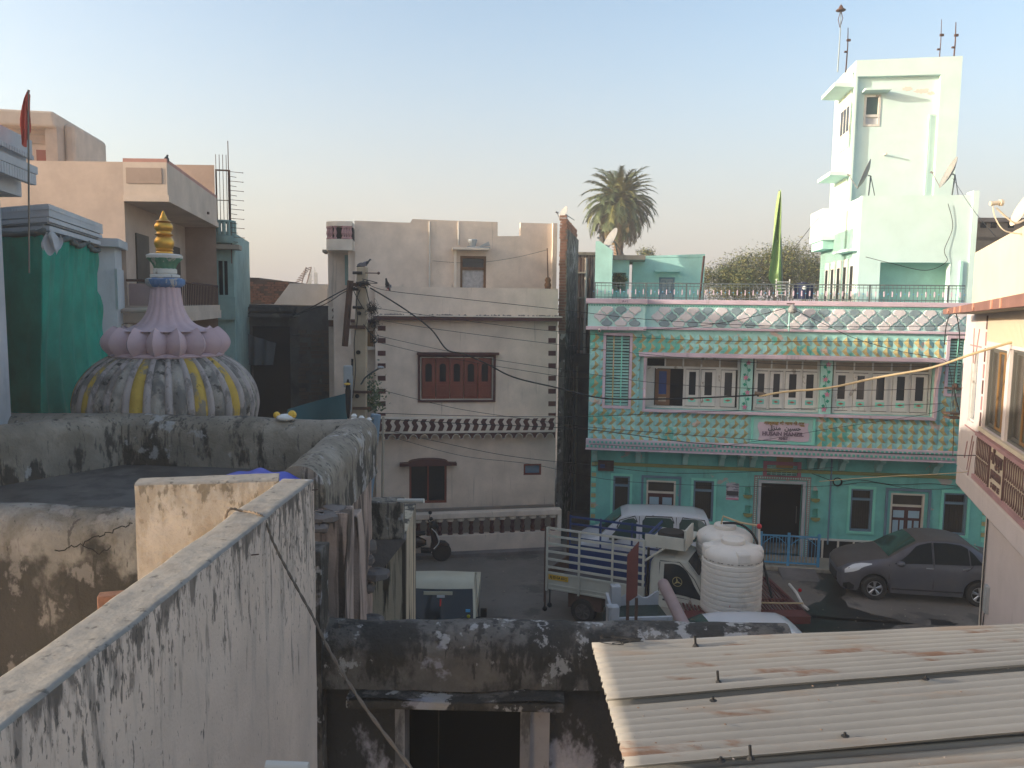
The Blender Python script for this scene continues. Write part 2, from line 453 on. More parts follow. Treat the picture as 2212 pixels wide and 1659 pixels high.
K['tinv'] = M('darker_valley', (.20, .18, .15), rough=.8, var=.15, vs=1.2, bump=.1, stains=[((.16, .08, .045), .60, .1, (1.8, 9, 6), .8)])  # valley faces tinted darker to put the corrugation contrast into the colour
K['tin'] = M('galvanised_sheet', (.265, .25, .225), rough=.6, metal=.0, var=.1, vs=1.2, bump=.1,
             stains=[((.25, .17, .11), .50, .16, (.8, 5, 3), .6), ((.17, .08, .04), .565, .10, (1.3, 9, 6), .8), ((.33, .37, .42), .6, .1, (.8, 3, 3), .4)])
K['road'] = M('dusty_road', (.19, .163, .138), coord='World', vs=.5, var=.22, bs=25, bump=.6, bump2=(3, 2),
              stains=[((.07, .062, .055), .55, .08, (.7, .7, 1), .6), ((.22, .19, .16), .58, .08, (.45, .45, 1), .6), ((.06, .055, .05), .64, .04, (3, 3, 1), .6)])
K['wet'] = M('wet_ground', (.022, .022, .020), rough=.34, var=.3, coord='World')
K['tank'] = M('tank_plastic', (.74, .69, .62), rough=.45, var=.06, stains=[((.42, .35, .27), .55, .2, (2, 2, 1.5), .5), ((.55, .04, .03), .70, .012, (7, 7, 2.5), .9)])
K['redox'] = M('red_oxide_paint', (.15, .045, .04), rough=.6, var=.25)
K['mauve_pipe'] = M('mauve_pipe', (.34, .25, .24), rough=.6)
K['carwhite'] = M('white_car_paint', (.60, .61, .63), rough=.3, var=.05, bump=0, coat=.5)
K['carcream'] = M('cream_car_paint', (.52, .48, .36), rough=.4, var=.1, bump=0, coat=.3)
K['cartruck'] = M('offwhite_truck_paint', (.54, .52, .44), rough=.5, var=.12, bump=0, stains=[((.22, .10, .05), .66, .05, (4, 4, 3), .7)])
K['cargrey'] = M('dusty_slate_car_paint', (.11, .112, .135), rough=.42, var=.12, bump=0, coat=.25, metal=.3, stains=[((.16, .14, .12), .5, .3, (1.5, 1.5, 1.5), .45)])
K['dustroof'] = M('dust_covered_paint', (.10, .09, .085), rough=.9, var=.15)
K['carglass'] = M('car_glass', (.014, .020, .024), rough=.08, var=0, bump=0, spec=.4)
K['carglassg'] = M('green_tint_glass', (.03, .07, .06), rough=.12, var=0, bump=0, spec=.8)
K['black'] = M('black_plastic', (.015, .015, .016), rough=.5, var=0, bump=0)
K['tyre'] = M('tyre_rubber', (.035, .032, .03), rough=.9, var=.2)
K['alloy'] = M('alloy_rim', (.45, .45, .46), rough=.3, metal=.8, var=0, bump=0)
K['dulliron'] = M('dull_hub', (.10, .09, .085), rough=.7, var=.2)
K['lamp_c'] = M('headlamp_glass', (.62, .64, .66), rough=.1, var=0, bump=0, spec=.9)
K['lamp_r'] = M('red_lens', (.45, .02, .03), rough=.2, var=0, bump=0)
K['lamp_o'] = M('orange_lens', (.7, .16, .02), rough=.3, var=0, bump=0)
K['bluepaint'] = M('blue_enamel', (.02, .05, .17), rough=.5, var=.1)
K['platey'] = M('yellow_plate', (.70, .42, .05), rough=.5, var=.05, bump=0)
K['marble'] = M('white_marble', (.40, .41, .43), rough=.5, stains=[((.2, .2, .19), .55, .1, (5, 5, 2), .6)])
K['jamb2'] = M('pale_reveal_plaster', (.36, .33, .33), bump=.6, stains=[((.10, .09, .09), .55, .1, (6, 6, 2.5), .8), ((.15, .18, .33), .66, .05, (6, 6, 6), .6)])
K['greenwater'] = M('dark_green_water', (.02, .035, .028), rough=.15, var=.2)
K['tarpblue'] = M('blue_tarpaulin', (.02, .05, .42), rough=.5, var=.1)
K['rope'] = M('jute_rope', (.14, .11, .085), rough=.9, var=.2)
K['creamwall'] = M('cream_wall', (.60, .52, .40), var=.06, stains=[((.48, .42, .34), .58, .2, (2, 2, .6), .5)])
K['lilacwall'] = M('pinkish_white_wall', (.62, .55, .53), var=.06, bump=.4, stains=[((.42, .36, .34), .58, .15, (4, 4, 1), .5)])
K['terracotta'] = M('terracotta_paint', (.22, .115, .095), var=.2)
K['salmon'] = M('salmon_tile', (.52, .26, .18))
K['mauveband'] = M('mauve_band', (.40, .23, .23))
K['aluminium'] = M('aluminium_frame', (.15, .145, .13), rough=.4, metal=.4, var=.05)
K['smoke'] = M('smoked_glass', (.05, .042, .032), rough=.2, var=.1, bump=0, spec=.7)
K['goldframe'] = M('golden_wood', (.28, .15, .05), rough=.5)
K['brownb'] = M('brown_building', (.34, .25, .18), var=.2)
K['flagred'] = M('red_flag_cloth', (.45, .09, .07))
K['flaggreen'] = M('green_flag_cloth', (.26, .38, .15), stains=[((.62, .66, .45), .62, .03, (2.2, 2.2, 1.2), .8)])
K['frond'] = M('palm_green', (.075, .105, .045), rough=.6, var=.3, bump=0)
K['frondy'] = M('palm_yellow_green', (.19, .19, .06), rough=.6, var=.3, bump=0)
K['frondb'] = M('palm_dry_brown', (.15, .115, .06), rough=.8, var=.3, bump=0)
K['trunk'] = M('palm_trunk', (.17, .12, .09), bump=1, bs=20)
K['leaf'] = M('thorn_tree_leaf', (.13, .125, .05), rough=.7, var=.35, bump=0)
K['twig'] = M('twig_bark', (.12, .085, .06))
K['pigeon'] = M('pigeon_grey', (.12, .125, .15), var=.3, vs=14)
K['pigeondark'] = M('pigeon_dark', (.035, .04, .05))
K['dish'] = M('dish_grey', (.26, .26, .255), rough=.5)
K['bluecloth'] = M('navy_cloth', (.02, .03, .08))
K['paper'] = M('poster_paper', (.52, .50, .55), stains=[((.12, .12, .16), .52, .03, (3, 3, 16), .8)])
K['board'] = M('brown_board', (.075, .04, .035))
K['skin'] = M('grey_paint', (.36, .38, .39))
K['sticky'] = M('yellow_sticker', (.55, .50, .05), var=0, bump=0)
K['stickb'] = M('blue_sticker', (.12, .42, .72), var=0, bump=0)
K['ink'] = M('dark_lettering', (.07, .07, .08), var=.1, bump=0)
K['inkbrown'] = M('brown_lettering', (.13, .07, .065), var=.1, bump=0)
K['inkmauve'] = M('mauve_lettering', (.20, .14, .18), var=.1, bump=0)
K['ochre'] = M('ochre_lettering', (.36, .22, .07), var=.2, bump=0)
K['flower'] = M('pink_flower_paint', (.58, .22, .33), var=.15)
K['vine'] = M('green_vine_paint', (.02, .30, .19), var=.15)
K['redtri'] = M('red_diamond_paint', (.45, .12, .08), var=.1)
K['patina'] = M('old_green_paint', (.10, .24, .15), var=.3, stains=[((.45, .42, .36), .56, .05, (8, 8, 5), .8)])
K['oldblue'] = M('old_blue_paint', (.12, .22, .40), var=.3, stains=[((.46, .43, .38), .50, .05, (8, 8, 4), .8)])
K['domem'] = M('mossy_dome_plaster', (.33, .30, .26), vs=3, var=.25, bump=.8, bs=30, bump2=(6, 2),
               stains=[((.11, .105, .10), .42, .14, (2.6, 2.6, 1.6), .85), (BLK, .56, .08, (6, 6, 5), .9)])
K['domey'] = M('yellow_dome_paint', (.46, .31, .06), vs=4, bump=.6, stains=[((.20, .18, .15), .52, .07, (3.5, 3.5, 1.6), .95), (BLK, .58, .07, (7, 7, 4), .8)])
K['domel'] = M('pale_rib_plaster', (.34, .30, .285), vs=4, bump=.6, stains=[((.13, .12, .11), .5, .1, (5, 5, 2.5), .8)])
# ================================================================== ground
def ground():
    mb = MB()
    mb.grid(lambda u, v: (lerp(-250, 250, u), lerp(-60, 440, v), 0), 4, 4)
    tag(mb.build('ground', K['road']), kind='structure')
    rnd = random.Random(5)
    def patch(poly, z, n=3, amp=.12):
        pts = []
        for i in range(len(poly)):
            a, b = gz(*poly[i], 0), gz(*poly[(i + 1) % len(poly)], 0)
            for j in range(n):
                p = a.lerp(b, j / n)
                pts.append((p.x + rnd.uniform(-amp, amp), p.y + rnd.uniform(-amp, amp) * 1.5, z))
        return pts
    mb = MB()
    for k, poly in enumerate(([(1770, 1235), (1815, 1248), (1815, 1290), (1850, 1318), (1925, 1332), (1975, 1352), (1900, 1365), (1985, 1385), (2000, 1400), (1690, 1400), (1700, 1330), (1745, 1330), (1760, 1305), (1795, 1290), (1765, 1270), (1780, 1250)],
                              [(1195, 1362), (1240, 1355), (1260, 1365), (1300, 1352), (1340, 1330), (1400, 1330), (1420, 1400), (1190, 1400)],
                              [(2010, 1340), (2060, 1345), (2075, 1352), (2020, 1352)])):
        p = patch(poly, .004)
        mb.add(p, [tuple(range(len(p)))])
    tag(mb.build('wet_patch', K['wet'], recalc=False), kind='structure')
ground()

# ================================================================== turquoise house
G = Fr(1650, 21.7, -8)
LOW = .72                                   # ground floor wall stands this far behind the upper facade
GR = empty('turquoise_house', 'turquoise two storey house covered in relief tiles with pink parapet and name plaque', 'house', G)
def gl(px, py): return G.l(px, py, -LOW)
gx0, gx1 = G.x(1273, 800), G.x(2102, 800)
zpar = G.z(1700, 650)                       # top of the pink coping
zband_t, zband_b = G.z(1700, 667), G.z(1700, 709)
zup_b = G.z(1700, 962)                      # lower end of the tiles
zcor_b = G.z(1700, 983)
wx0, wx1, wz0, wz1 = G.rect(1393, 778, 2020, 893)
wz1 = G.z(1500, 772); wz0 = G.z(1500, 886)
lx0, lx1, _, _ = G.rect(1308, 720, 1359, 875)
lz1, lz0 = G.z(1333, 722), G.z(1333, 876)
rx0, rx1 = G.x(2048, 780), G.x(2080, 780)
rz1, rz0 = G.z(2062, 728), G.z(2062, 850)
mb = MB()
mb.holed(gx0, gx1, zcor_b - .02, zpar - .12, 0, .42, [(wx0, wx1, wz0, wz1), (lx0, lx1, lz0, lz1), (rx0, rx1, rz0, rz1)])
mb.build('upper_wall', K['green_tile'], GR)
mb = MB()
mb.box(gx0, gx1, .43, 9.5, zcor_b + .25, 7.22)
mb.box(gx0 + .01, gx1 - .01, .02, 1.2, zcor_b - .05, zcor_b + .1)         # projecting slab soffit
mb.build('house_body', K['green'], GR)
# ---- relief tiles
S = .2572
def tile_polys(mir):
    c = (.5, .46, .055)
    A, B, Cc, D, E_, F_, G_, H_, I_ = (0, 0, 0), (.1, 0, .01), (.5, 0, .012), (1, 0, 0), (.97, .5, .012), (1, 1, 0), (.5, 1, .012), (0, 1, 0), (0, .5, 0)
    T = [((c, G_, E_), 1), ((c, E_, Cc), 1), ((c, Cc, B), 1), ((c, B, A), 2), ((c, A, I_), 2), ((c, I_, G_), 2), ((I_, H_, G_), 0), ((G_, F_, E_), 0), ((E_, D, Cc), 0)]
    out = []
    for tri, m in T:
        q = [((1 - p[0]) if mir else p[0], p[1], p[2]) for p in tri]
        if mir: q = q[::-1]
        out.append((q, m))
    return out
def clip(poly, axis, val, keep_less):
    out = []
    for i in range(len(poly)):
        a, b = poly[i], poly[(i + 1) % len(poly)]
        ia = (a[axis] <= val) == keep_less; ib = (b[axis] <= val) == keep_less
        if ia: out.append(a)
        if ia != ib:
            t = (val - a[axis]) / (b[axis] - a[axis])
            out.append(tuple(a[k] + (b[k] - a[k]) * t for k in range(3)))
    return out
TM = [K['green_tile'], K['yellow_tile'], K['blue_tile']]
def tile_mesh(mir, x0=0, x1=1, z0=0, z1=1):
    mb = MB()
    for q, m in tile_polys(mir):
        for ax, v, kl in ((0, x0, False), (0, x1, True), (1, z0, False), (1, z1, True)):
            if len(q) < 3: break
            if (v in (0, 1)): continue
            q = clip(q, ax, v, kl)
        if len(q) >= 3:
            mb.add([(p[0] * S, -p[2], p[1] * S) for p in q], [tuple(range(len(q)))], m)
    return mb.mesh('tile', TM, recalc=False)
full = {False: tile_mesh(False), True: tile_mesh(True)}
zt_top = G.z(1500, 722); zst = G.z(1500, 765)
mull = .14
px0s, px1s = G.x(1618, 930), G.x(1764, 930)
pzs1 = G.z(1690, 902)
zones = [(gx0 + .02, lx0 - .06, zup_b, zt_top), (lx1 + .06, wx0 - .16, zup_b + 0.0, zt_top),
         (wx0 - .16, wx1 + .14, wz1 + .04, zt_top), (wx1 + .14, rx0 - .06, zup_b, zt_top), (rx1 + .05, gx1 - .01, zup_b, zt_top),
         (lx0 - .06, lx1 + .06, zup_b, lz0 - .06), (wx0 - .16, px0s, zup_b, wz0 - .06), (px1s, wx1 + .14, zup_b, wz0 - .06), (rx0 - .06, rx1 + .05, zup_b, rz0 - .06)]
nx = int((gx1 - gx0) / S) + 1; nzr = int((zt_top - zup_b) / S) + 1
ntile = 0
for a, b, c, d in zones:
    for i in range(nx + 1):
        X = gx0 + .02 + i * S
        if X > b - .03 or X + S < a + .03: continue
        for j in range(nzr + 1):
            Z = zt_top - (j + 1) * S
            if Z > d - .03 or Z + S < c + .03: continue
            fx0, fx1, fz0, fz1 = max(0, (a - X) / S), min(1, (b - X) / S), max(0, (c - Z) / S), min(1, (d - Z) / S)
            mir = X > G.x(1695, 900)
            part = max(fx0, 1 - fx1, fz0, 1 - fz1) > .02
            me = tile_mesh(mir, fx0, fx1, fz0, fz1) if part else full[mir]
            inst('tile', me, GR, (X, -.012 - random.uniform(0, .006), Z)); ntile += 1
print('tiles', ntile)
# ---- parapet with ogee medallions
mb = MB()
xs = G.x(1393, 690)
e0 = gx0 - .06
mb.box(gx0, gx1, -.06, .12, zband_b - .02, zpar - .12)
mb.box(e0, xs, -.26, -.061, zband_b - .02, zpar - .12)
mb.build('parapet', K['mint_band'], GR)
mb = MB()
mb.box(e0 - .06, xs + .06, -.32, .12, zpar - .13, zpar + .01)
mb.box(xs + .06, gx1 + .02, -.12, .14, zpar - .125, zpar)
mb.box(xs, gx1, -.1, -.0, zband_b - .09, zband_b - .02)
mb.box(e0 - .05, xs + .04, -.3, 0, zband_b - .12, zband_b - .021)
mb.build('coping', K['pink'], GR, bevel=.012)
mb = MB()
for a, b, y in ((e0, xs, -.262), (xs, gx1, -.062)):
    n = int((b - a) / .07)
    for i in range(n):
        x = a + (i + .5) * (b - a) / n
        mb.prism([(x - .033, zpar - .155), (x + .033, zpar - .155), (x + .02, zpar - .18), (x, zpar - .19), (x - .02, zpar - .18)], y - .02, y)
tag(mb.build('scallop_trim', K['stud'], GR), kind='stuff')
def ogee(w, h):
    pts = []
    q = [(0, 1), (.13, .80), (.30, .66), (.36, .50), (.60, .44), (.84, .28), (.97, .10), (1, 0)]
    for x, z in q: pts.append((x * w, z * h))
    full_ = pts + [(x, -z) for x, z in pts[::-1][1:]] + [(-x, -z) for x, z in pts[1:]] + [(-x, z) for x, z in pts[::-1][1:-1]]
    return full_
MW, MH = .190, .165
def med_mesh(mat, z0, z1):
    poly = [(x, 0, z) for x, z in (ogee(.152, .160) if mat is K['medgrey'] else ogee(.172, .178))]
    poly = [(p[0], p[2], 0) for p in poly]
    poly = clip(poly, 1, z1, True); poly = clip(poly, 1, z0, False)
    mb = MB(); n = len(poly)
    ins = [(p[0] * .86, p[1] * .86) for p in poly]
    vs = [(p[0], 0, p[1]) for p in poly] + [(p[0], -.028, p[1]) for p in ins]
    mb.add(vs, [tuple(range(n, 2 * n))] + [(i, (i + 1) % n, n + (i + 1) % n, n + i) for i in range(n)])
    return mb.mesh('medallion', mat)
cap = .078
meds = {(c, r): med_mesh(K['medgrey'] if c else K['medpink'], -MH if r < 2 else -cap, MH if r > 0 else cap) for c in (0, 1) for r in (0, 1, 2)}
zmid = (zband_t + zband_b) / 2 - .0
for a, b, y in ((e0 + .02, xs - .02, -.264), (xs + .03, gx1 - .02, -.064)):
    base = a + .12
    k = 0
    while base + k * MW < b + .1:
        for r in range(3):
            if (k + r) % 2: continue
            x = base + k * MW
            if x - MW * .8 < a or x + MW * .8 > b: continue
            grey = (((k + r) // 2) % 2) == (0 if r != 9 else 1)
            inst('medallion', meds[(int(grey), r)], GR, (x, y, zmid + (1 - r) * .188))
        k += 1
# small dark triangles between the medallions at both edges
# ---- lower cornice band with studs
mb = MB()
mb.box(gx0 - .05, gx1 + .02, -.10, .0, zcor_b, zup_b + .01)
mb.box(gx0 - .06, gx1 + .03, -.125, .0, zcor_b - .035, zcor_b)
mb.build('cornice_band', K['pink'], GR, bevel=.008)
mb = MB()
h = zup_b - zcor_b
nst = 88
for i in range(nst):
    x = lerp(gx0, gx1, (i + .3) / nst)
    sg = 1 if i < nst / 2 else -1
    for k in (0, 1):
        xx = x + sg * .035 * (1 - 2 * k) + .0
        zz = zcor_b + h * (.72 if k == 0 else .26)
        mb.box(xx - .03, xx + .03, -.135, -.10, zz - .032, zz + .032)
tag(mb.build('stud_row', K['stud'], GR), kind='stuff')
# brackets
def bracket():
    mb = MB()
    mb.prism([(0, 0), (-.55, 0), (-.55, -.10), (-.45, -.17), (-.38, -.17), (-.30, -.24), (-.2, -.40), (-.1, -.46), (0, -.46)], -.07, .07, axis='x')
    return mb.mesh('bracket', K['mint'])
bm_ = bracket()
for px in (1284, 1379, 1482, 1562, 1604, 1630, 1757, 1781, 1826, 1906, 2030):
    inst('bracket', bm_, GR, (G.l(px, 985, -.3)[0], LOW, zcor_b - .05))
# ---- ground floor wall
ga0, ga1 = gl(1275, 1080)[0], gl(2139, 1080)[0]
def lr(x0, y0, x1, y1): return G.rect(x0, y0, x1, y1, -LOW)
wins = [(1324, 1028, 1360, 1112), (1497, 1038, 1541, 1126), (1836, 1056, 1884, 1148), (2036, 1065, 2088, 1156)]
doors = [(1395, 1038, 1458, 1170), (1921, 1066, 1994, 1200)]
gate = (1641, 1045, 1731, 1206)
niches = [(1609, 1052, 1621, 1069), (1609, 1092, 1621, 1109), (1755, 1060, 1767, 1077), (1755, 1099, 1767, 1118)]
vent = (1656, 1006, 1722, 1027)
zfl = .12
holes = []
for w in wins + doors + [gate] + [vent]:
    a, b, c, d = lr(*w)
    if w in doors or w == gate: c = zfl
    holes.append((a, b, c, d))
nh = [lr(*n) for n in niches]
mb = MB()
mb.holed(ga0, ga1, zfl, zcor_b + .05, LOW, LOW + .22, holes + nh)
mb.build('lower_wall', K['green'], GR)
mb = MB()
for a, b, c, d in nh: mb.box(a - .01, b + .01, LOW + .17, LOW + .2, c - .01, d + .01)
mb.build('niche_back', K['mint_deep'], GR)
mb = MB()
mb.box(ga0, ga1, LOW + 2.2, 9.5, zfl, zcor_b + .24)
mb.build('dark_interior', K['dark'], GR)
mb = MB()
mb.box(ga0, ga0 + .2, LOW + .23, 9.4, .0, zcor_b + .24); mb.box(ga1 - .2, ga1, LOW + .23, 9.4, 0, zcor_b + .24)
mb.build('side_wall', K['green'], GR)
def trim(name, px, mat, w, y0, y1, floor=False, grow=0):
    a, b, c, d = lr(*px)
    if floor: c = zfl
    m = MB(); m.frame(a - grow, b + grow, c - (0 if floor else grow), d + grow, w, y0, y1)
    return m.build(name, mat, GR)
for w in wins:
    a, b, c, d = lr(*w)
    root = MB().frame(a - .07, b + .07, c - .07, d + .07, .07, LOW - .035, LOW - .002).build('window_surround', K['mint_deep'], GR)
    m = MB().frame(a, b, c, d, .055, LOW + .02, LOW + .1)
    zt = d - (d - c) * .25
    m.box(a + .055, b - .055, LOW + .02, LOW + .1, zt - .03, zt + .03)
    m.build('window_frame', K['blue_grey'], root)
    m = MB().box(a + .05, b - .05, LOW + .12, LOW + .14, c + .05, d - .05); m.build('grille_mesh', K['grill'], root)
    m = MB()
    for i in range(1, 8):
        x = lerp(a + .05, b - .05, i / 8); m.box(x - .006, x + .006, LOW + .1, LOW + .115, c + .05, d - .05)
    m.build('grille_bar', K['grill'], root)
for w in doors:
    a, b, c, d = lr(*w); c = zfl
    root = MB().frame(a - .15, b + .15, c - .09, d + .14, .06, LOW - .06, LOW - .002).build('door_surround', K['blue_grey'], GR)
    MB().frame(a, b, c - .05, d, .05, LOW + .0, LOW + .08).build('door_frame', K['cream_line'], root)
    zt = d - .36
    MB().box(a + .05, b - .05, LOW + .04, LOW + .1, zt - .03, zt + .03).build('transom', K['cream_line'], root)
    MB().box(a + .05, b - .05, LOW + .08, LOW + .1, zt + .03, d - .05).build('carved_panel', K['grill'], root)
    xm = (a + b) / 2
    for s, (u0_, u1_) in enumerate(((a + .05, xm - .005), (xm + .005, b - .05))):
        leaf = MB().box(u0_, u1_, LOW + .06, LOW + .1, c, zt - .03).build('door_leaf', K['maroon'], root)
        W = u1_ - u0_; Hh = zt - .03 - c
        m = MB()
        def pane(f0, f1, g0, g1): m.box(u0_ + W * f0, u0_ + W * f1, LOW + .05, LOW + .07, c + Hh * g0, c + Hh * g1)
        wide = (.12, .62) if s == 0 else (.45, .9)
        pane(.13, .87, .80, .93); pane(.13, .87, .34, .46); pane(.13, .87, .06, .28)
        pane(.13, .5 if s == 0 else .4, .51, .75); pane(.62 if s == 0 else .55, .87, .51, .75)
        m.build('door_pane', K['blue_pane'], root)
a, b, c, d = lr(*gate); c = zfl
root = MB().frame(a - .2, b + .2, c - .2, d + .22, .09, LOW - .05, LOW - .002).build('gateway_moulding', K['mauve_pipe'], GR)
m = MB()
for i in range(40):
    z = lerp(c + .03, d + .16, i / 39)
    for xx in (a - .155, b + .155): m.box(xx - .02, xx + .02, LOW - .065, LOW - .05, z - .014, z + .014)
for i in range(22):
    x = lerp(a - .1, b + .1, i / 21); m.box(x - .016, x + .016, LOW - .065, LOW - .05, d + .155, d + .195)
tag(m.build('moulding_stud', K['mint'], GR), kind='stuff')
MB().frame(a - .08, b + .08, c - .1, d + .09, .08, LOW - .02, LOW + .15).build('gateway_frame', K['lime'], GR)
MB().box(b - .11, b - .09, LOW + .2, LOW + .22, c + .9, c + 1.4).build('door_handle', K['aluminium'], GR)
MB().box(a, b, LOW + 1.3, LOW + 1.36, c, d).build('inner_door', K['dark'], GR)
# vent above gateway
a, b, c, d = lr(*vent)
root = MB().frame(a - .1, b + .1, c - .1, d + .12, .1, LOW - .05, LOW - .002).build('vent_surround', K['pink'], GR)
root.data.materials[0] = M('deep_pink_paint', (.36, .13, .17))
slatv = MB().box(0, (b - a) / 6 - .03, 0, .02, 0, .018).mesh('slat', K['mint'])
MB().box(a, b, LOW + .12, LOW + .13, c, d).build('vent_backing', K['dark'], root)
for i in range(6):
    for j in range(5):
        inst('slat', slatv, root, (a + .015 + i * (b - a) / 6, LOW + .05, c + .03 + j * (d - c - .03) / 5), (R(25), 0, 0), (1, 1, 1.8))
m = MB()
for i in range(7):
    x = lerp(a, b, i / 6); m.box(x - .012, x + .012, LOW + .03, LOW + .06, c, d)
m.build('vent_bar', K['mint'], root)
# niche shelves
for a, b, c, d in nh:
    m = MB(); m.prism([(a - .05, c), (b + .05, c), (b + .02, c - .07), ((a + b) / 2, c - .1), (a - .02, c - .07)], LOW - .09, LOW - .002)
    m.build('niche_shelf', K['olive'], GR)
# molding under the brackets
a0, a1 = ga0 + .1, ga1 - .05
MB().box(a0, a1, LOW - .05, LOW - .002, zcor_b - .62, zcor_b - .53).build('string_course', K['olive'], GR)
MB().box(gl(1665, 1000)[0] + .15, gl(1705, 1000)[0] + .1, LOW - .03, LOW - .003, zcor_b - .5, zcor_b - .12).build('ochre_panel', K['ochre'], GR)
# corner quoins
for px, n0 in ((1282, 1060), (2131, 1055)):
    a = gl(px, 1060)[0]
    q = MB().box(-.065, .065, -.02, -.002, -.055, .055)
    my, mg = q.mesh('quoin', K['yellow_tile']), q.mesh('quoin', K['mint_deep'])
    zz = zcor_b - .45; k = 0
    while zz > .75:
        inst('quoin', my if k % 2 else mg, GR, (a, LOW, zz)); zz -= .155; k += 1
# skirting tiles and plinth
zs = gl(1800, 1166)[1]
xa_, xb_ = gl(1745, 1180)[0], gl(1912, 1180)[0]
MB().box(xa_, xb_, LOW - .05, LOW - .002, zs - .02, zs + .03).build('skirting_ledge', K['wht'], GR)
tl = MB().box(0, .36, 0, .02, 0, zs - .02 - zfl).mesh('skirting_tile', K['black'])
tl2 = MB().box(0, .055, 0, .025, 0, zs - .02 - zfl).mesh('skirting_strip', K['cream_line'])
k = 0; x = xa_
while x < xb_ - .4:
    inst('skirting_tile', tl, GR, (x, LOW - .03, zfl)); inst('skirting_strip', tl2, GR, (x + .36, LOW - .04, zfl)); x += .42
x = gl(1470, 1180)[0]
while x < gl(1612, 1180)[0]:
    inst('skirting_tile', tl, GR, (x, LOW - .03, zfl)); inst('skirting_strip', tl2, GR, (x + .36, LOW - .04, zfl)); x += .42
plx = gl(1600, 1200)[0]
MB().box(plx, ga1 - .5, -.35, LOW + 1.2, 0, zfl).build('plinth', K['concrete'], GR, bevel=.02)
m = MB(); m.prism([(-.35, 0.11), (-1.05, 0.0), (-.35, 0.0)], gl(1665, 1215)[0], gl(1740, 1215)[0], axis='x'); m.build('ramp', K['stone'], GR)
# ---- louvred windows
def louvre(x0, x1, z0, z1, n, posts):
    root = MB().frame(x0 - .075, x1 + .075, z0 - .075, z1 + .04, .075, -.075, -.0).build('louvre_frame', K['pink'], GR)
    MB().box(x0, x1, .13, .15, z0, z1).build('louvre_backing', K['dark'], root)
    s = MB().box(x0 + .01, x1 - .01, -.038, .038, -.006, .006).mesh('slat', K['mint'])
    for i in range(n):
        inst('slat', s, root, (0, .06, lerp(z0 + .04, z1 - .1, i / (n - 1))), (R(42), 0, 0))
    for k, (f, mt) in enumerate(posts):
        x = lerp(x0, x1, f)
        MB().box(x - .018, x + .018, -.03, .0, z0, z1).build('louvre_post', mt, root)
    return root
louvre(lx0, lx1, lz0, lz1, 23, ((.33, K['yellow_tile']), (.67, K['mint_deep'])))
louvre(rx0, rx1, rz0, rz1, 18, ((.6, K['mint_deep']),))
# ---- main window recess
root = MB().box(wx0 - .12, wx1 + .12, .0, .0001, wz0, wz0 + .001).build('recess_sill', K['pink'], GR)
m = MB()
m.box(wx0 - .19, wx1 + .16, -.36, -.0, wz1 + .02, wz1 + .12)
m.build('window_canopy', K['pink'], GR, bevel=.01)
m = MB(); m.box(wx0 - .06, wx1 + .02, -.16, 0, wz0 - .07, wz0 + .0); m.build('window_sill', K['pink'], GR, bevel=.01)
for x in (wx0 - .05, wx1 - .03):
    m = MB()
    prof = [(0, wz1 + .02), (-.3, wz1 + .02), (-.3, wz1 - .08), (-.24, wz1 - .3), (-.14, wz1 - .6), (-.11, wz1 - .9), (-.15, wz1 - 1.1), (-.13, wz0), (0, wz0)]
    m.prism(prof, x, x + .07, axis='x'); m.build('side_fin', K['pink'], GR)
grp = [((1393, 1597), [(1403, 1431, 'open'), (1453, 1484, ''), (1491, 1521, ''), (1527, 1555, '')]),
       ((1628, 1769), [(1629, 1657, 'd'), (1663, 1690, 'd'), (1696, 1727, 'd'), (1733, 1764, 'd')]),
       ((1799, 2010), [(1801, 1833, ''), (1843, 1874, ''), (1884, 1918, ''), (1928, 1962, ''), (1968, 2003, '')])]
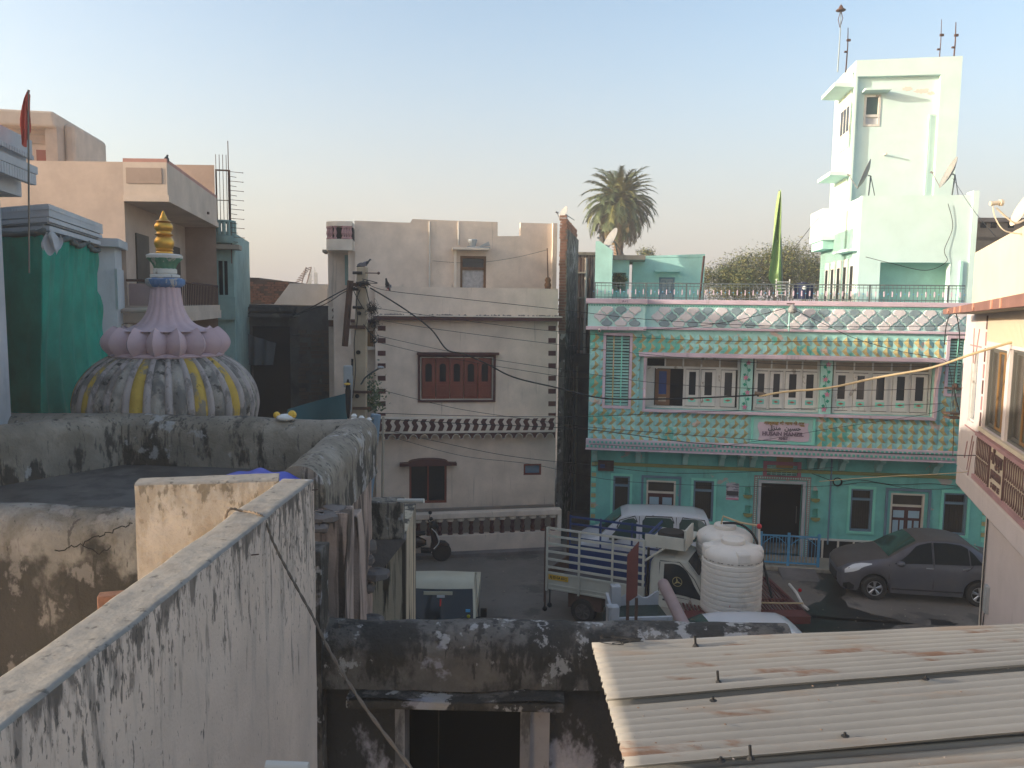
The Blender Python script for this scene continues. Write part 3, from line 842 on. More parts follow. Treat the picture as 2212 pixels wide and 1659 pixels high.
# W1 zoom positions follow the photograph (five bays, the second one open)
grp[0] = ((1393, 1597), [(1415, 1447, 'open'), (1481, 1509, ''), (1514, 1545, ''), (1557, 1588, '')])
YR = .26
ztr = lerp(wz0, wz1, .79)
MB().box(wx0, wx1, .41, .43, wz0, wz1).build('recess_back', K['dark'], GR)
for (pa, pb), leaves in grp:
    a, b = G.l(pa, 830, -YR)[0], G.l(pb, 830, -YR)[0]
    fr_ = MB().frame(a, b, wz0 + .01, wz1 - .01, .05, YR - .04, YR + .05).build('shutter_frame', K['wht'], GR)
    MB().box(a + .05, b - .05, YR - .045, YR + .05, ztr - .03, ztr + .03).build('transom', K['wht'], fr_)
    nb = max(3, len(leaves)) + (1 if leaves[0][2] == 'open' else 0)
    for i in range(nb):
        u0_, u1_ = lerp(a + .05, b - .05, i / nb) + .02, lerp(a + .05, b - .05, (i + 1) / nb) - .02
        c0, c1 = ztr + .03, wz1 - .06
        if leaves[0][2] == 'open' and i == 0:
            MB().box(u0_, u1_, YR + .03, YR + .05, c0, c1).build('vent_panel', K['dark'], fr_)
        else:
            MB().box(u0_, u1_, YR, YR + .03, c0, c1).build('carved_panel', K['carved'], fr_)
        MB().box(u1_, u1_ + .04, YR - .02, YR + .04, c0, c1).build('transom_post', K['wht'], fr_)
    for (la, lb, kind) in leaves:
        u0_, u1_ = G.l(la, 840, -YR)[0], G.l(lb, 840, -YR)[0]
        zb_, zt_ = wz0 + .09, ztr - .05
        hh = zt_ - zb_; w_ = u1_ - u0_
        matl = K['wht'] if kind != 'open' else K['brown_wood']
        lf = MB().holed(u0_, u1_, zb_, zt_, YR - .03, YR + .02, [(u0_ + w_ * .24, u1_ - w_ * .24, zb_ + hh * .30, zt_ - hh * .06)]).build('shutter_leaf', matl, fr_)
        if kind == 'open':
            MB().box(a + .05, u0_ - .02, YR + .02, YR + .05, wz0 + .05, ztr).build('shutter_post', K['wht'], fr_)
            lf['label'] = 'open brown shutter leaf with blue glass'
        MB().box(u0_ + w_ * .24, u1_ - w_ * .24, YR, YR + .012, zb_ + hh * .30, zt_ - hh * .06).build('glass', K['bluepaint'] if kind == 'open' else K['darkglass'], lf)
        if kind != 'open':
            zz0, zz1 = zb_ + hh * .11, zb_ + hh * .24
            MB().box(u0_ + w_ * .22, u1_ - w_ * .22, YR - .038, YR - .03, zz0, zz1).build('green_panel', K['mint_deep'] if kind == '' else K['green'], lf)
            xm, zm = (u0_ + u1_) / 2, (zz0 + zz1) / 2
            MB().prism([(xm - w_ * .22, zm), (xm, zm - .03), (xm + w_ * .22, zm), (xm, zm + .03)], YR - .046, YR - .038).build('red_diamond', K['redtri'], lf)
        else:
            MB().box(u0_ + w_ * .24, u1_ - w_ * .24, YR - .038, YR - .03, zb_ + hh * .1, zb_ + hh * .22).build('carved_panel', K['carved'], lf)
    # fixed posts between the leaves
    m = MB(); ls = sorted(leaves)
    for i in range(len(ls) - 1):
        p0_, p1_ = G.l(ls[i][1], 840, -YR)[0], G.l(ls[i + 1][0], 840, -YR)[0]
        if ls[i][2] == 'open':
            m.box(p1_ - .07, p1_ - .005, YR, YR + .04, wz0 + .05, ztr); m.box(p0_ - .4, p0_ - .36, YR, YR + .04, wz0 + .05, ztr); continue
        if p1_ - p0_ > .03: m.box(p0_ + .008, p1_ - .008, YR, YR + .04, wz0 + .05, ztr)
    m.box(a + .05, b - .05, YR - .05, YR + .05, wz0 + .01, wz0 + .07)
    m.build('shutter_post', K['wht'], fr_)
# painted pillars with a relief vine
for pa, pb in ((1600, 1625), (1772, 1797)):
    a, b = G.l(pa, 830, -.1)[0], G.l(pb, 830, -.1)[0]
    pil = MB().box(a, b, .08, .3, wz0, wz1).build('pillar', K['mint'], GR)
    m = MB(); m2 = MB(); xm = (a + b) / 2
    m2.tube([(xm + .03 * math.sin(i * .9), .07, lerp(wz0 + .05, wz1 - .1, i / 20)) for i in range(21)], .007, 5)
    for i in range(9):
        z = lerp(wz0 + .2, wz1 - .2, i / 8); s = 1 if i % 2 else -1
        m2.prism([(xm, z), (xm + s * .05, z + .06), (xm + s * .1, z + .02), (xm + s * .06, z - .04)], .06, .08)
    for i in range(4):
        z = lerp(wz0 + .12, wz1 - .12, i / 3); cx = xm + (.03 if i % 2 else -.03)
        pts = []
        for k in range(10):
            rr = .085 if k % 2 == 0 else .035
            pts.append((cx + rr * math.cos(k * math.pi / 5 + .3), z + rr * math.sin(k * math.pi / 5 + .3)))
        MB().prism(pts, .05, .08).build('flower', K['flower'], pil)
    m2.build('vine', K['vine'], pil)
# ---- name plaque
a, b, c, d = G.rect(1622, 906, 1760, 960)
zc = (c + d) / 2 - .0
pr = MB().frame(a, b, zup_b + .04, wz0 - .09, .06, -.05, -.0).build('plaque_frame', K['mint_deep'], GR)
MB().box(a + .05, b - .05, -.02, -.002, zup_b + .06, wz0 - .1).build('plaque_field', K['mint'], pr)
pa, pb, pc, pd = G.rect(1638, 913, 1746, 953)
pts = []
for i in range(13): pts.append((lerp(pa, pb, i / 12), pc + .03 * abs(math.sin(i * math.pi / 4)) * -1 + .03))
for i in range(7): pts.append((pb + .05 * math.sin(i * math.pi / 3) * .6, lerp(pc + .05, pd, i / 6)))
for i in range(7): pts.append((pa - .05 * math.sin(i * math.pi / 3) * .6, lerp(pd, pc + .05, i / 6)))
MB().prism(pts, -.05, -.021).build('plaque', K['pink'], pr)
xm = (pa + pb) / 2
hh = pd - pc
text('अल्लाह के नाम से शुरू', .115, K['ochre'], pr, (xm, -.06, pd - .015), ext=.012, sx=1.15, bold=.004)
text('\uFEDE\uFEB0\uFEE8\uFEE3  \uFEE6\uFEF4\uFEB4\uFEA3', .17, K['ink'], pr, (xm + .02, -.055, pd - .145), ext=.01, bold=.004)
text('HUSAIN MANZIL', .145, K['inkmauve'], pr, (xm - .02, -.055, pd - .31), ext=.012, bold=.006)
text('AMET', .095, K['inkmauve'], pr, (xm, -.055, pd - .43), ext=.012, bold=.005)
text('A+S', .10, K['inkmauve'], GR, (xs - .55, -.325, zpar - .065), ext=.002)

# ---- things fixed to the turquoise house
t = empty('meter_board', 'brown wooden electric meter board under the pink cornice at the turquoise house corner', 'meter board', G)
a, b, c, d = lr(1387 - 99, 1005 - 12, 1327, 1017)
a, b = gl(1292, 1003)[0], gl(1326, 1003)[0]
c, d = gl(1309, 1016)[1], gl(1309, 994)[1]
MB().box(a, b, LOW - .1, LOW - .003, c, d).build('board', K['board'], t)
MB().box(a + .06, a + .2, LOW - .14, LOW - .1, c + .1, c + .2).build('meter', K['bluepaint'], t)
for i in range(3): MB().box(b - .2, b - .1, LOW - .13, LOW - .1, c + .05 + i * .075, c + .1 + i * .075).build('fuse_box', K['grill'], t)
a, b, c, d = lr(1573, 1044, 1596, 1085)
p = MB().box(a - .06, b, LOW - .008, LOW - .003, c + .06, d).build('poster', K['paper'], empty('wall_poster', 'white printed poster pasted on the turquoise wall left of the gateway', 'poster', G))
MB().box(a - .05, b - .01, LOW - .011, LOW - .008, c + .2, c + .33).build('poster_picture', K['ink'], p)
MB().box(a - .05, b - .01, LOW - .011, LOW - .008, c + .08, c + .12).build('poster_band', K['flower'], p)
def cctv(px, py, lab):
    t = empty('security_camera', lab, 'camera', G)
    x, z = G.l(px, py, -.05)
    MB().cyl((x, -.05, z), (x, .12, z + .04), .045, n=12).build('camera_body', K['insul'], t)
    MB().cyl((x, -.052, z), (x, -.048, z), .034, n=12).build('camera_lens', K['black'], t)
    MB().box(x - .01, x + .01, .03, .06, z + .04, zcor_b - .04).build('camera_mount', K['insul'], t)
cctv(1380, 972, 'white round security camera hanging under the cornice above the van')
cctv(1647, 979, 'small white camera on the bracket wall just left of the vent over the gateway')
# bell-shaped street lamp in front of the parapet
t = empty('parapet_lamp', 'grey bell shaped lamp on a short green post in front of the medallion parapet', 'lamp', G)
x, z = G.l(1706, 668, .3)
z0 = G.z(1706, 716, .3)
MB().cyl((x, -.3, z0), (x, -.3, z + .05), .022, n=8).build('lamp_post', K['mint'], t)
MB().lathe([(.02, .17), (.05, .13), (.11, .05), (.12, -.02), (.1, -.06), (.03, -.08)], 14, (x + .07, -.3, z - .03)).build('lamp_shade', K['dish'], t, smooth=True)
MB().box(x - .08, x + .12, -.32, -.28, z + .13, z + .16).build('lamp_arm', K['rust'], t)
MB().box(x - .03, x + .03, -.3, -.1, z0 + .1, z0 + .13).build('lamp_clamp', K['steel'], t)
t = empty('drain_spout', 'short pink drain spout sticking out of the left end of the parapet', 'drain pipe', G)
x, z = G.l(1295, 713, .4)
MB().cyl((x, -.42, z - .02), (x, -.25, z + .02), .04, n=12).build('spout', K['pipe_w'], t)
MB().cyl((x, -.425, z - .02), (x, -.42, z - .02), .03, n=12).build('spout_mouth', K['black'], t)
t = empty('cable_coil', 'coil of black cable hung on the turquoise wall right of the gateway', 'cable', G)
x, z = gl(1808, 1040); m = MB()
for k in range(4): m.tube([(x + (.1 + .008 * k) * math.cos(q) , LOW - .04 - .01 * k, z + (.1 + .006 * k) * math.sin(q)) for q in [2 * math.pi * i / 18 for i in range(19)]], .010, 5)
m.tube(smooth_pts([(x + .1, LOW - .04, z), (x + .6, LOW - .03, z + .08), (x + 1.5, LOW - .03, z - .02), (x + 2.6, LOW - .03, z + .05), (x + 4.0, LOW - .03, z - .08)], 6), .008, 4)
m.tube(smooth_pts([(x - .1, LOW - .04, z), (x - .5, LOW - .03, z + .14), (x - 1.1, LOW - .03, z + .34)], 6), .008, 4)
m.tube(smooth_pts([(x + .05, LOW - .04, z - .1), (x + .9, LOW - .03, z + .02), (x + 2.2, LOW - .03, z - .12), (x + 3.6, LOW - .03, z + .02)], 6), .006, 4)
m.build('coil', K['wire'], t)
t = empty('wall_pipe', 'thin teal downpipe on the turquoise wall between niches and window', 'pipe', G)
x = gl(1792, 1080)[0]
MB().cyl((x, LOW - .035, zfl + .4), (x, LOW - .035, zcor_b - .05), .025, n=8).build('pipe', K['blue_grey'], t)
# iron gate on the plinth
t = empty('iron_gate', 'blue iron gate with thin bars standing before the dark gateway', 'gate', G)
yg = -.2
xa, xb, xc, xd = [G.l(px, 1190, .2)[0] for px in (1643, 1703, 1768, 1606)]
zg = G.z(1700, 1157, .2)
for xx in (xa, xb, xc): MB().box(xx - .035, xx + .035, yg - .02, yg + .02, zfl, zg + .08).build('gate_post', K['gateblue'], t)
barm = MB().box(-.006, .006, -.006, .006, 0, zg - zfl - .06).mesh('bar', K['gateblue'])
for p, q in ((xa, xb), (xb, xc)):
    MB().box(p + .04, q - .04, yg - .015, yg + .015, zg - .03, zg + .01).build('gate_rail', K['gateblue'], t)
    MB().box(p + .04, q - .04, yg - .015, yg + .015, zfl + .06, zfl + .1).build('gate_rail', K['gateblue'], t)
    for i in range(1, 9): inst('bar', barm, t, (lerp(p, q, i / 9), yg, zfl + .05))
    m = MB(); m.tube([(lerp(p + .06, q - .06, i / 16), yg, zg - .25 + .2 * math.sin(math.pi * i / 16)) for i in range(17)], .01, 5); m.build('gate_arch', K['gateblue'], t)
# ================================================================== on the roof terrace of the turquoise house
def frp(o, yaw):
    f = Fr.__new__(Fr); f.o = V((o.x, o.y, 0)); f.yaw = R(yaw)
    f.u = V((math.cos(f.yaw), math.sin(f.yaw), 0)); f.n = V((math.sin(f.yaw), -math.cos(f.yaw), 0)); return f
ZT = 7.22
t = empty('terrace_railing', 'thin steel railing with pink spindles along the turquoise house roof edge', 'railing', G)
a, b = G.x(1282, 640), G.x(2085, 640)
ztr_ = G.z(1700, 613)
for z, h in ((ztr_, .03), (zpar + .06, .02)):
    MB().box(a, b, .03, .07, z - h, z).build('rail', K['steel'], t)
MB().box(a, b, .035, .065, ztr_ - .1, ztr_ - .085).build('rail', K['steel'], t)
hb = ztr_ - zpar
barA = MB().box(-.005, .005, -.005, .005, 0, hb).box(-.014, .014, -.014, .014, hb * .30, hb * .60, 1).mesh('bar', [K['steel'], K['pink']])
barB = MB().box(-.005, .005, -.005, .005, 0, hb).ball((0, 0, hb * .45), .018, 6, 1, k=5).mesh('bar', [K['steel'], K['gateblue']])
n = 92
for i in range(n + 1):
    inst('bar', barA if i % 2 else barB, t, (lerp(a, b, i / n), .05, zpar))
for px in (1285, 1395, 1483, 1520, 1700, 1880, 2050):
    x = G.x(px, 630); MB().box(x - .02, x + .02, .03, .07, zpar, ztr_).build('railing_post', K['steel'], t)
# left shed with door
SH = Fr(1440, 24.4, -8)
t = empty('roof_shed', 'mint rooftop room with grey double door and small canopy behind the railing', 'shed', SH)
x0, x1, x2 = SH.x(1366, 600), SH.x(1521, 600), SH.x(1362, 600)
zt0, zt1 = SH.z(1367, 555), SH.z(1521, 551)
a, b, c, d = SH.rect(1423, 599, 1457, 645)
m = MB().holed(x0, x1, ZT, zt0, 0, .2, [(a, b, ZT + .001, d)])
m.build('wall', K['mint'], t)
m = MB(); m.prism([(x0, zt0), (x1, zt0), (x1, zt1 + .03), (x0, zt0 + .02)], -.02, .25); m.box(x0, x1, .2, 3, ZT, zt0 - .02)
m.build('roof', K['mint'], t)
ff = MB().frame(a, b, ZT, d, .05, .02, .1).build('door_frame', K['blue_grey'], t)
mid = (a + b) / 2
MB().box(a + .05, mid - .006, .06, .1, ZT, d - .05).build('door_leaf', K['lime'], ff)
MB().box(mid + .006, b - .05, .06, .1, ZT, d - .05).build('door_leaf', K['lime'], ff)
for u0_, u1_ in ((a + .05, mid), (mid, b - .05)):
    MB().frame(u0_ + .03, u1_ - .03, d - .5, d - .1, .02, .045, .06).build('door_panel', K['blue_grey'], ff)
ca, cb, cc, cd = SH.rect(1414, 584, 1468, 588)
MB().box(ca, cb, -.4, 0, cd - .06, cd).build('canopy', K['mint'], t)
# niche block
NB = Fr(1340, 23.6, -8)
t = empty('rooftop_niche_block', 'mint rooftop block with overhanging slab and a potted bush in its opening', 'shed', NB)
a, b, c, d = NB.rect(1321, 562, 1359, 640)
na, nb_, nc, nd = NB.rect(1322, 589, 1352, 628)
MB().holed(a, b, ZT, d, 0, .25, [(na + .03, nb_, nc, nd)]).build('wall', K['mint'], t)
m = MB(); m.box(a, b + .0, .26, 2.4, ZT, d); m.build('block_body', K['mint'], t)
MB().box(a - .05, b + .45, -.25, 2.6, d, d + .13).build('slab', K['concrete'], t)
# slanted stair parapet wall
SP = Fr(1293, 22.9, -8)
t = empty('slanted_parapet_wall', 'tall mint wall with sloping top at the left end of the terrace', 'wall', SP)
a, a2, b = SP.x(1285, 600), SP.x(1294, 600), SP.x(1322, 600)
zt0 = SP.z(1290, 521); zt1 = SP.z(1321, 541)
MB().prism([(a, ZT), (b, ZT), (b, zt1), (a2, zt0), (a, zt0)], 0, .9).build('wall', K['mint'], t)
def bush(name, label, c, r, n, ls, mats, seed=1, flat=.8, cat='plant', zmin=None, stem=True, parts=('foliage', 'stem')):
    rnd = random.Random(seed)
    t = empty(name, label, cat, None, (c[0], c[1], zmin if zmin is not None else c[2] - r))
    base = V((0, 0, 0)); cen = V((0, 0, c[2] - t.location.z))
    m = MB(); s = MB()
    tips = []
    for k in range(10):
        q = rnd.uniform(0, 6.28); e = rnd.uniform(.1, 1.2)
        tip = cen + V((math.cos(q) * math.cos(e), math.sin(q) * math.cos(e), math.sin(e) * flat)) * r * .8
        tips.append(tip)
        mid = base.lerp(tip, .5) + V((rnd.uniform(-.1, .1), rnd.uniform(-.1, .1), .1)) * r
        s.tube(smooth_pts([base, mid, tip], 4), .03 * r, 4, 0, .008 * r)
    for i in range(n):
        if rnd.random() < .6:
            tp = rnd.choice(tips); d = V((rnd.gauss(0, 1), rnd.gauss(0, 1), rnd.gauss(0, 1) * flat)) * r * .22; p = tp + d
        else:
            d = V((rnd.gauss(0, 1), rnd.gauss(0, 1), rnd.gauss(0, 1))); d.normalize()
            p = cen + V((d.x, d.y, d.z * flat)) * r * rnd.uniform(.3, 1.02)
        a_ = V((rnd.gauss(0, 1), rnd.gauss(0, 1), rnd.gauss(0, 1))).normalized(); b_ = a_.orthogonal().normalized()
        l = ls * rnd.uniform(.6, 1.4)
        m.add([p - a_ * l, p + b_ * l * .35, p + a_ * l, p - b_ * l * .35], [(0, 1, 2, 3)], rnd.randrange(len(mats)))
    m.build(parts[0], mats, t, recalc=False); s.build(parts[1], K['twig'], t, recalc=False)
    return t
p = NB.w((na + nb_) / 2, .02, nc + .28)
bush('potted_bush', 'dark bushy plant in the opening of the mint rooftop block', p, .24, 500, .05, [K['leaf'], K['frond']], 3)

# ---- tower house
A = Fr(1850, 25, -8)
T = Fr(1822, 27, -8)
t = empty('rooftop_tower', 'pale mint stair tower with small window near its top and canopies on the left', 'tower', T)
def tr(x0, y0, x1, y1, off=0): return T.rect(x0, y0, x1, y1, off)
tw = T.x(2068, 300); zt0 = T.z(1822, 131); zt1 = T.z(2068, 121)
p1, p2 = T.x(1846, 300), T.x(2024, 300)
zb1 = T.z(1940, 163)
wa, wb, wc, wd = tr(1869, 202, 1905, 271)
DEP = 2.6
m = MB()
m.holed(p1, p2, ZT, zb1, .16, .42, [(wa, wb, wc, wd)])
m.box(0, tw, .42, DEP, ZT, zt0 - .3)
m.prism([(0, zt0 - .3), (tw, zt0 - .3), (tw, zt1), (0, zt0)], .0, DEP)
m.build('tower_wall', K['mint_pale'], t)
MB().box(0, p1, 0, .16, ZT, zt0 - .3).build('pilaster', K['mint_pale'], t)
MB().box(p2, tw, 0, .16, ZT, zt0 - .3).build('pilaster', K['mint_pale'], t)
MB().box(p1, p2, .0, .16, zb1, zt0 - .3).build('beam', K['mint_pale'], t)
f_ = MB().frame(wa, wb, wc, wd, .07, .14, .24).build('window_frame', K['wht'], t)
zz = lerp(wc, wd, .34)
MB().box(wa + .07, wb - .07, .16, .24, zz - .04, zz + .04).build('window_rail', K['wht'], f_)
MB().box(wa + .07, wb - .07, .22, .24, zz + .04, wd - .07).build('pane', K['carglassg'], f_)
MB().box(wa + .07, wb - .07, .21, .24, wc + .07, zz - .04).build('window_panel', K['lime'], f_)
ca, cb, cc, cd = tr(1864, 192, 1921, 199)
MB().box(ca, cb, -.28, .16, cc, cc + .07).build('canopy', K['mint_pale'], t, bevel=.01)
dx, dz0 = T.x(2005, 330), T.z(2005, 246)
MB().tube([(dx, .1, ZT), (dx, .1, dz0), (dx + .26, .1, dz0), (dx + .3, .1, dz0 - .1)], .03, 8).build('drain_pipe', K['mint_pale'], t)
sx, sz = T.l(1911, 334, -.1)
MB().cyl((sx, -.1, sz), (sx, .2, sz), .03, n=8).build('pipe_stub', K['pipe_w'], t)
rp = random.Random(31)
for (x0_, y0_, x1_, y1_) in ((1945, 186, 1975, 197), (1972, 190, 2012, 203), (2000, 197, 2022, 206)):
    a_, b_, c_, d_ = tr(x0_, y0_, x1_, y1_, -.16)
    pts = [(lerp(a_, b_, .5 + .5 * math.cos(q) * rp.uniform(.6, 1)), lerp(c_, d_, .5 + .5 * math.sin(q) * rp.uniform(.5, 1))) for q in [2 * math.pi * i / 22 for i in range(22)]]
    MB().prism(pts, .156, .1595).build('peeled_patch', K['peelpink'], t)
# side canopies and side windows (left face)
for py, hh_, y0, y1, dpt in ((176, .16, .1, 1.9, .62), (369, .14, .1, 1.9, .62)):
    z = T.z(1818, py)
    MB().prism([(0, z), (0, z - hh_), (-dpt, z - .12), (-dpt, z)], y0, y1).build('canopy', K['mint_pale'], t)
z = T.z(1818, 215)
sw_ = MB().box(-.03, -.002, .35, 1.6, z - 1.45, z).build('side_window', K['wht'], t)
for k in range(3): MB().box(-.04, -.03, .45 + k * .38, .72 + k * .38, z - .9, z - .1).build('pane', K['darkglass'], sw_)
MB().box(-.03, -.002, .5, 1.2, ZT, T.z(1812, 400)).build('side_door', K['mint'], t)
# antennas on the tower roof
def mast(px, py0, py1, Yoff, lab, bell=False, r=.02, top=True):
    f = frp(T.w(0, Yoff, 0), -8)
    x, z1_ = f.l(px, py0)
    t2 = empty('roof_antenna', lab, 'antenna', None, tuple(f.w(x, 0, zt0)))
    h = z1_ - zt0
    m = MB(); m.tube([(0, 0, -.3), (0.02, 0, h * .5), (0, 0, h)], r, 6, 0, r * .5); m.build('mast', K['rust'] if not bell else K['steel'], t2)
    if bell:
        MB().lathe([(.01, .12), (.05, .08), (.08, 0), (.16, -.05), (.15, -.07)], 12, (0, 0, h - .15)).build('lamp_shade', K['rust'], t2, smooth=True)
        m = MB(); m.tube([(0, 0, h - .2), (.08, 0, h - .45), (0, 0, h - .75)], .012, 5); m.tube([(0, 0, h - .2), (-.07, 0, h - .5), (0, 0, h - .75)], .012, 5); m.build('bracket', K['rust'], t2)
    else:
        MB().box(-.02, .1, -.03, .03, h * .62, h * .62 + .07).build('clamp', K['rust'], t2)
        MB().box(-.08, .02, -.03, .03, h * .3, h * .3 + .05).build('clamp', K['rust'], t2)
    return t2
mast(1817, 8, 130, .2, 'tallest mast with a bell shaped lamp on the left edge of the tower roof', True)
mast(1832, 60, 130, .3, 'short rusty mast just right of the bell lamp mast on the tower', r=.025)
mast(2034, 42, 122, .6, 'thin mast with two clamps, left one of the right hand pair on the tower')
mast(2065, 48, 122, .2, 'leaning plain mast on the right corner of the tower roof', r=.03)
# ---- annex
t = empty('rooftop_annex', 'pale mint rooftop block with wide alcove below the tower, sunlit', 'building', A)
aw = A.x(2095, 520); zat = A.z(1950, 422)
ax0, ax1, ac, ad = A.rect(1900, 567, 2051, 640)
m = MB()
m.holed(0, aw, ZT, zat, 0, .3, [(ax0, ax1, ZT + .001, ad)])
m.build('front_wall', K['mint_pale'], t)
m = MB(); m.box(0, aw, .75, 5, ZT, zat - .9); m.build('annex_body', K['mint'], t)
MB().box(0, .2, .3, 5, ZT, zat - .02).build('side_wall', K['mint_pale'], t)
MB().box(aw - .2, aw, .3, 5, ZT, zat + .0).build('side_wall', K['mint_pale'], t)
MB().box(aw - .0, aw + .16, -.05, .5, ZT, zat + .12).build('end_pier', K['mint_pale'], t)
MB().box(ax1 + .25, ax1 + .33, -.1, 0, ZT, ad + .05).build('post', K['mint'], t)
# side face: white columns and dark windows
for k in range(5):
    y = .35 + k * .8
    w_ = MB().box(-.04, -.002, y, y + .5, ZT + .1, 8.75).build('side_window', K['wht'], t)
    MB().box(-.05, -.04, y + .1, y + .4, ZT + .2, 8.5).build('pane', K['darkglass'], w_)
MB().box(-.42, -.0, 3.1, 5.0, zat - 1.1, zat - .02).build('balcony_box', K['mint_pale'], t)
MB().box(-.36, -.0, 3.2, 4.9, zat - 1.4, zat - 1.1).build('balcony_base', K['mint'], t)
MB().box(-.3, 0, .2, 2.0, 8.95, 9.02).build('canopy', K['mint_pale'], t)
# ---- dishes
def dish(name, label, c, aim, r, foot, mat=K['dish'], lnb=True):
    """c centre of the bowl, aim unit vector, foot = ground point of the stand"""
    t = empty(name, label, 'satellite dish', None, tuple(foot))
    o = V(foot); cc = V(c) - o; aim = V(aim).normalized()
    q = aim.to_track_quat('Z', 'Y').to_matrix()
    m = MB(); n = 20
    prof = [(0.001, 0), (.3 * r, .015 * r), (.6 * r, .07 * r), (.85 * r, .15 * r), (r, .21 * r), (r * 1.02, .2 * r), (.84 * r, .13 * r), (.5 * r, .02 * r), (0.001, -.03 * r)]
    m.lathe(prof, n)
    m.xf(Matrix.Translation(cc) @ q.to_4x4())
    m.build('bowl', mat, t, smooth=True)
    m = MB(); m.tube([cc - aim * .03, cc - aim * .12, (0, 0, 0)], .022, 6)
    m.tube([cc - aim * .12, V((.25, .1, 0))], .014, 5); m.build('stand', K['steel'], t)
    if lnb:
        up = q @ V((0, -1, 0))
        if up.z > 0: up = -up
        tipp = cc + aim * r * 1.05 + up * r * .35
        m = MB(); m.tube([cc + up * r * .98 + aim * .2 * r, tipp], .012, 5); m.cyl(tipp - aim * .05, tipp + aim * .05, .03, n=8); m.build('feed_arm', K['dish'], t)
    return t
c = at(1873, 378, 25.6); dish('satellite_dish', 'grey satellite dish seen edge on, standing on the annex left of centre', c, (-.85, .37, .36), .48, A.w(A.x(1880, 422), .2, zat))
c = at(2055, 375, 25.3); dish('satellite_dish', 'satellite dish at the right end of the annex roof beside the tower corner', c, (-.88, .22, .4), .50, A.w(A.x(2062, 422), .2, zat))
c = at(1322, 520, 23.6); dish('satellite_dish', 'satellite dish above the slanted mint parapet in front of the palm', c, (-.85, -.22, .45), .38, at(1335, 556, 23.9))
# ---- small objects on the terrace
t = empty('leaning_pole', 'black pole leaning beside the rooftop room of the turquoise house', 'pole', None, tuple(at(1511, 642, 23.2)))
MB().tube([(0, 0, -.1), at(1521, 553, 23.2) - at(1511, 642, 23.2)], .032, 6).build('pole', K['board'], t)
t = empty('cloth_bundle', 'navy blue cloth hung on the terrace railing near the tower', 'cloth', None, tuple(at(1735, 642, 22.6)))
MB().grid(lambda u, v: (lerp(-.28, .28, u), .05 * math.sin(u * 9), lerp(-.05, .42 - .1 * abs(u - .5), v)), 12, 4).build('cloth', K['bluecloth'], t, smooth=True)
MB().ball((0, -.06, .26), .06, 8).build('badge', K['insul'], t)
t = empty('flower_stand', 'white wire flower stand at the foot of the green flag behind the railing', 'stand', None, tuple(at(1690, 641, 23)))
m = MB()
for i in range(5): m.box(-.2, .2, -.02, .02, .05 + i * .09, .07 + i * .09)
m.box(-.2, -.18, -.02, .02, 0, .5); m.box(.18, .2, -.02, .02, 0, .5)
m.build('slat', K['insul'], t)
# ---- green flag
fp = at(1692, 641, 26.2); ft = at(1683, 410, 26.2)
t = empty('green_flag', 'tall furled green flag with white script on a thin pole behind the railing', 'flag', None, tuple(fp))
d = ft - fp
MB().tube([(0, 0, -.3), d * .5, d * 1.0], .022, 6, 0, .015).build('flagpole', K['steel'], t)
def flagf(u, v):
    z = lerp(.05, 1.0, v); p = d * z
    w = .48 * min(1, (1 - v) * 1.15 + .02) ** .8 * (1 if v > .16 else .35 + 4.06 * v)
    q = u * 9
    return (p.x - w * (u + .06 * math.sin(q)) + .02, .12 * math.sin(q + v * 5) + p.y, p.z - .1 * u + .03 * math.sin(u * 14 + v * 3))
MB().grid(flagf, 26, 40).build('flag_cloth', K['flaggreen'], t, smooth=True)

# ---- palm
PC = at(1337, 432, 50)
t = empty('palm_tree', 'tall date palm with green upper fronds and hanging dry brown fronds against the sky', 'tree', None, (PC.x, PC.y, 0))
m = MB(); k = 26
m.tube([(.25 * math.sin(i / k * 2) - .2, 0, PC.z * i / k) for i in range(k + 1)], .33, 10, 0, .27)
for i in range(40):
    z = PC.z * .5 + i * PC.z * .5 / 40
    m.tube([(-.02, 0, z), (-.02, 0, z + .05)], .31, 10)
m.build('trunk', K['trunk'], t)
def frond(L, droop, seed, dense=30, lw=.045, ll=.44):
    rnd = random.Random(seed); m = MB()
    pts = []
    a = 0.0; p = V((0, 0, 0)); n = 14
    for i in range(n + 1):
        pts.append(p.copy()); s = i / n
        p = p + V((math.cos(a), 0, math.sin(a))) * L / n
        a -= droop * (.4 + s * 1.4) / n
    m.tube(pts, .035, 4, 0, .008)
    for i in range(2 * dense):
        s = .12 + .88 * (i // 2) / dense; side = 1 if i % 2 else -1
        k = min(n - 1, int(s * n)); q = pts[k].lerp(pts[k + 1], s * n - k)
        tdir = (pts[min(k + 1, n)] - pts[k]).normalized()
        l = ll * (1 - .55 * abs(s - .4)) * rnd.uniform(.8, 1.15)
        dr = (tdir * .75 + V((0, side * .75, rnd.uniform(-.45, .25)))).normalized()
        tip = q + dr * l + V((0, 0, -.12 * l))
        w = tdir * lw
        m.add([q - w, q + w, tip], [(0, 1, 2)], 0)
    return m
fm = {}
for nm, mt in (('g', K['frond']), ('y', K['frondy']), ('b', K['frondb'])):
    fm[nm] = [frond(2.35, dr, s).mesh('frond', mt, recalc=False) for s, dr in enumerate((1.0, 1.5, 2.0))]
rnd = random.Random(4)
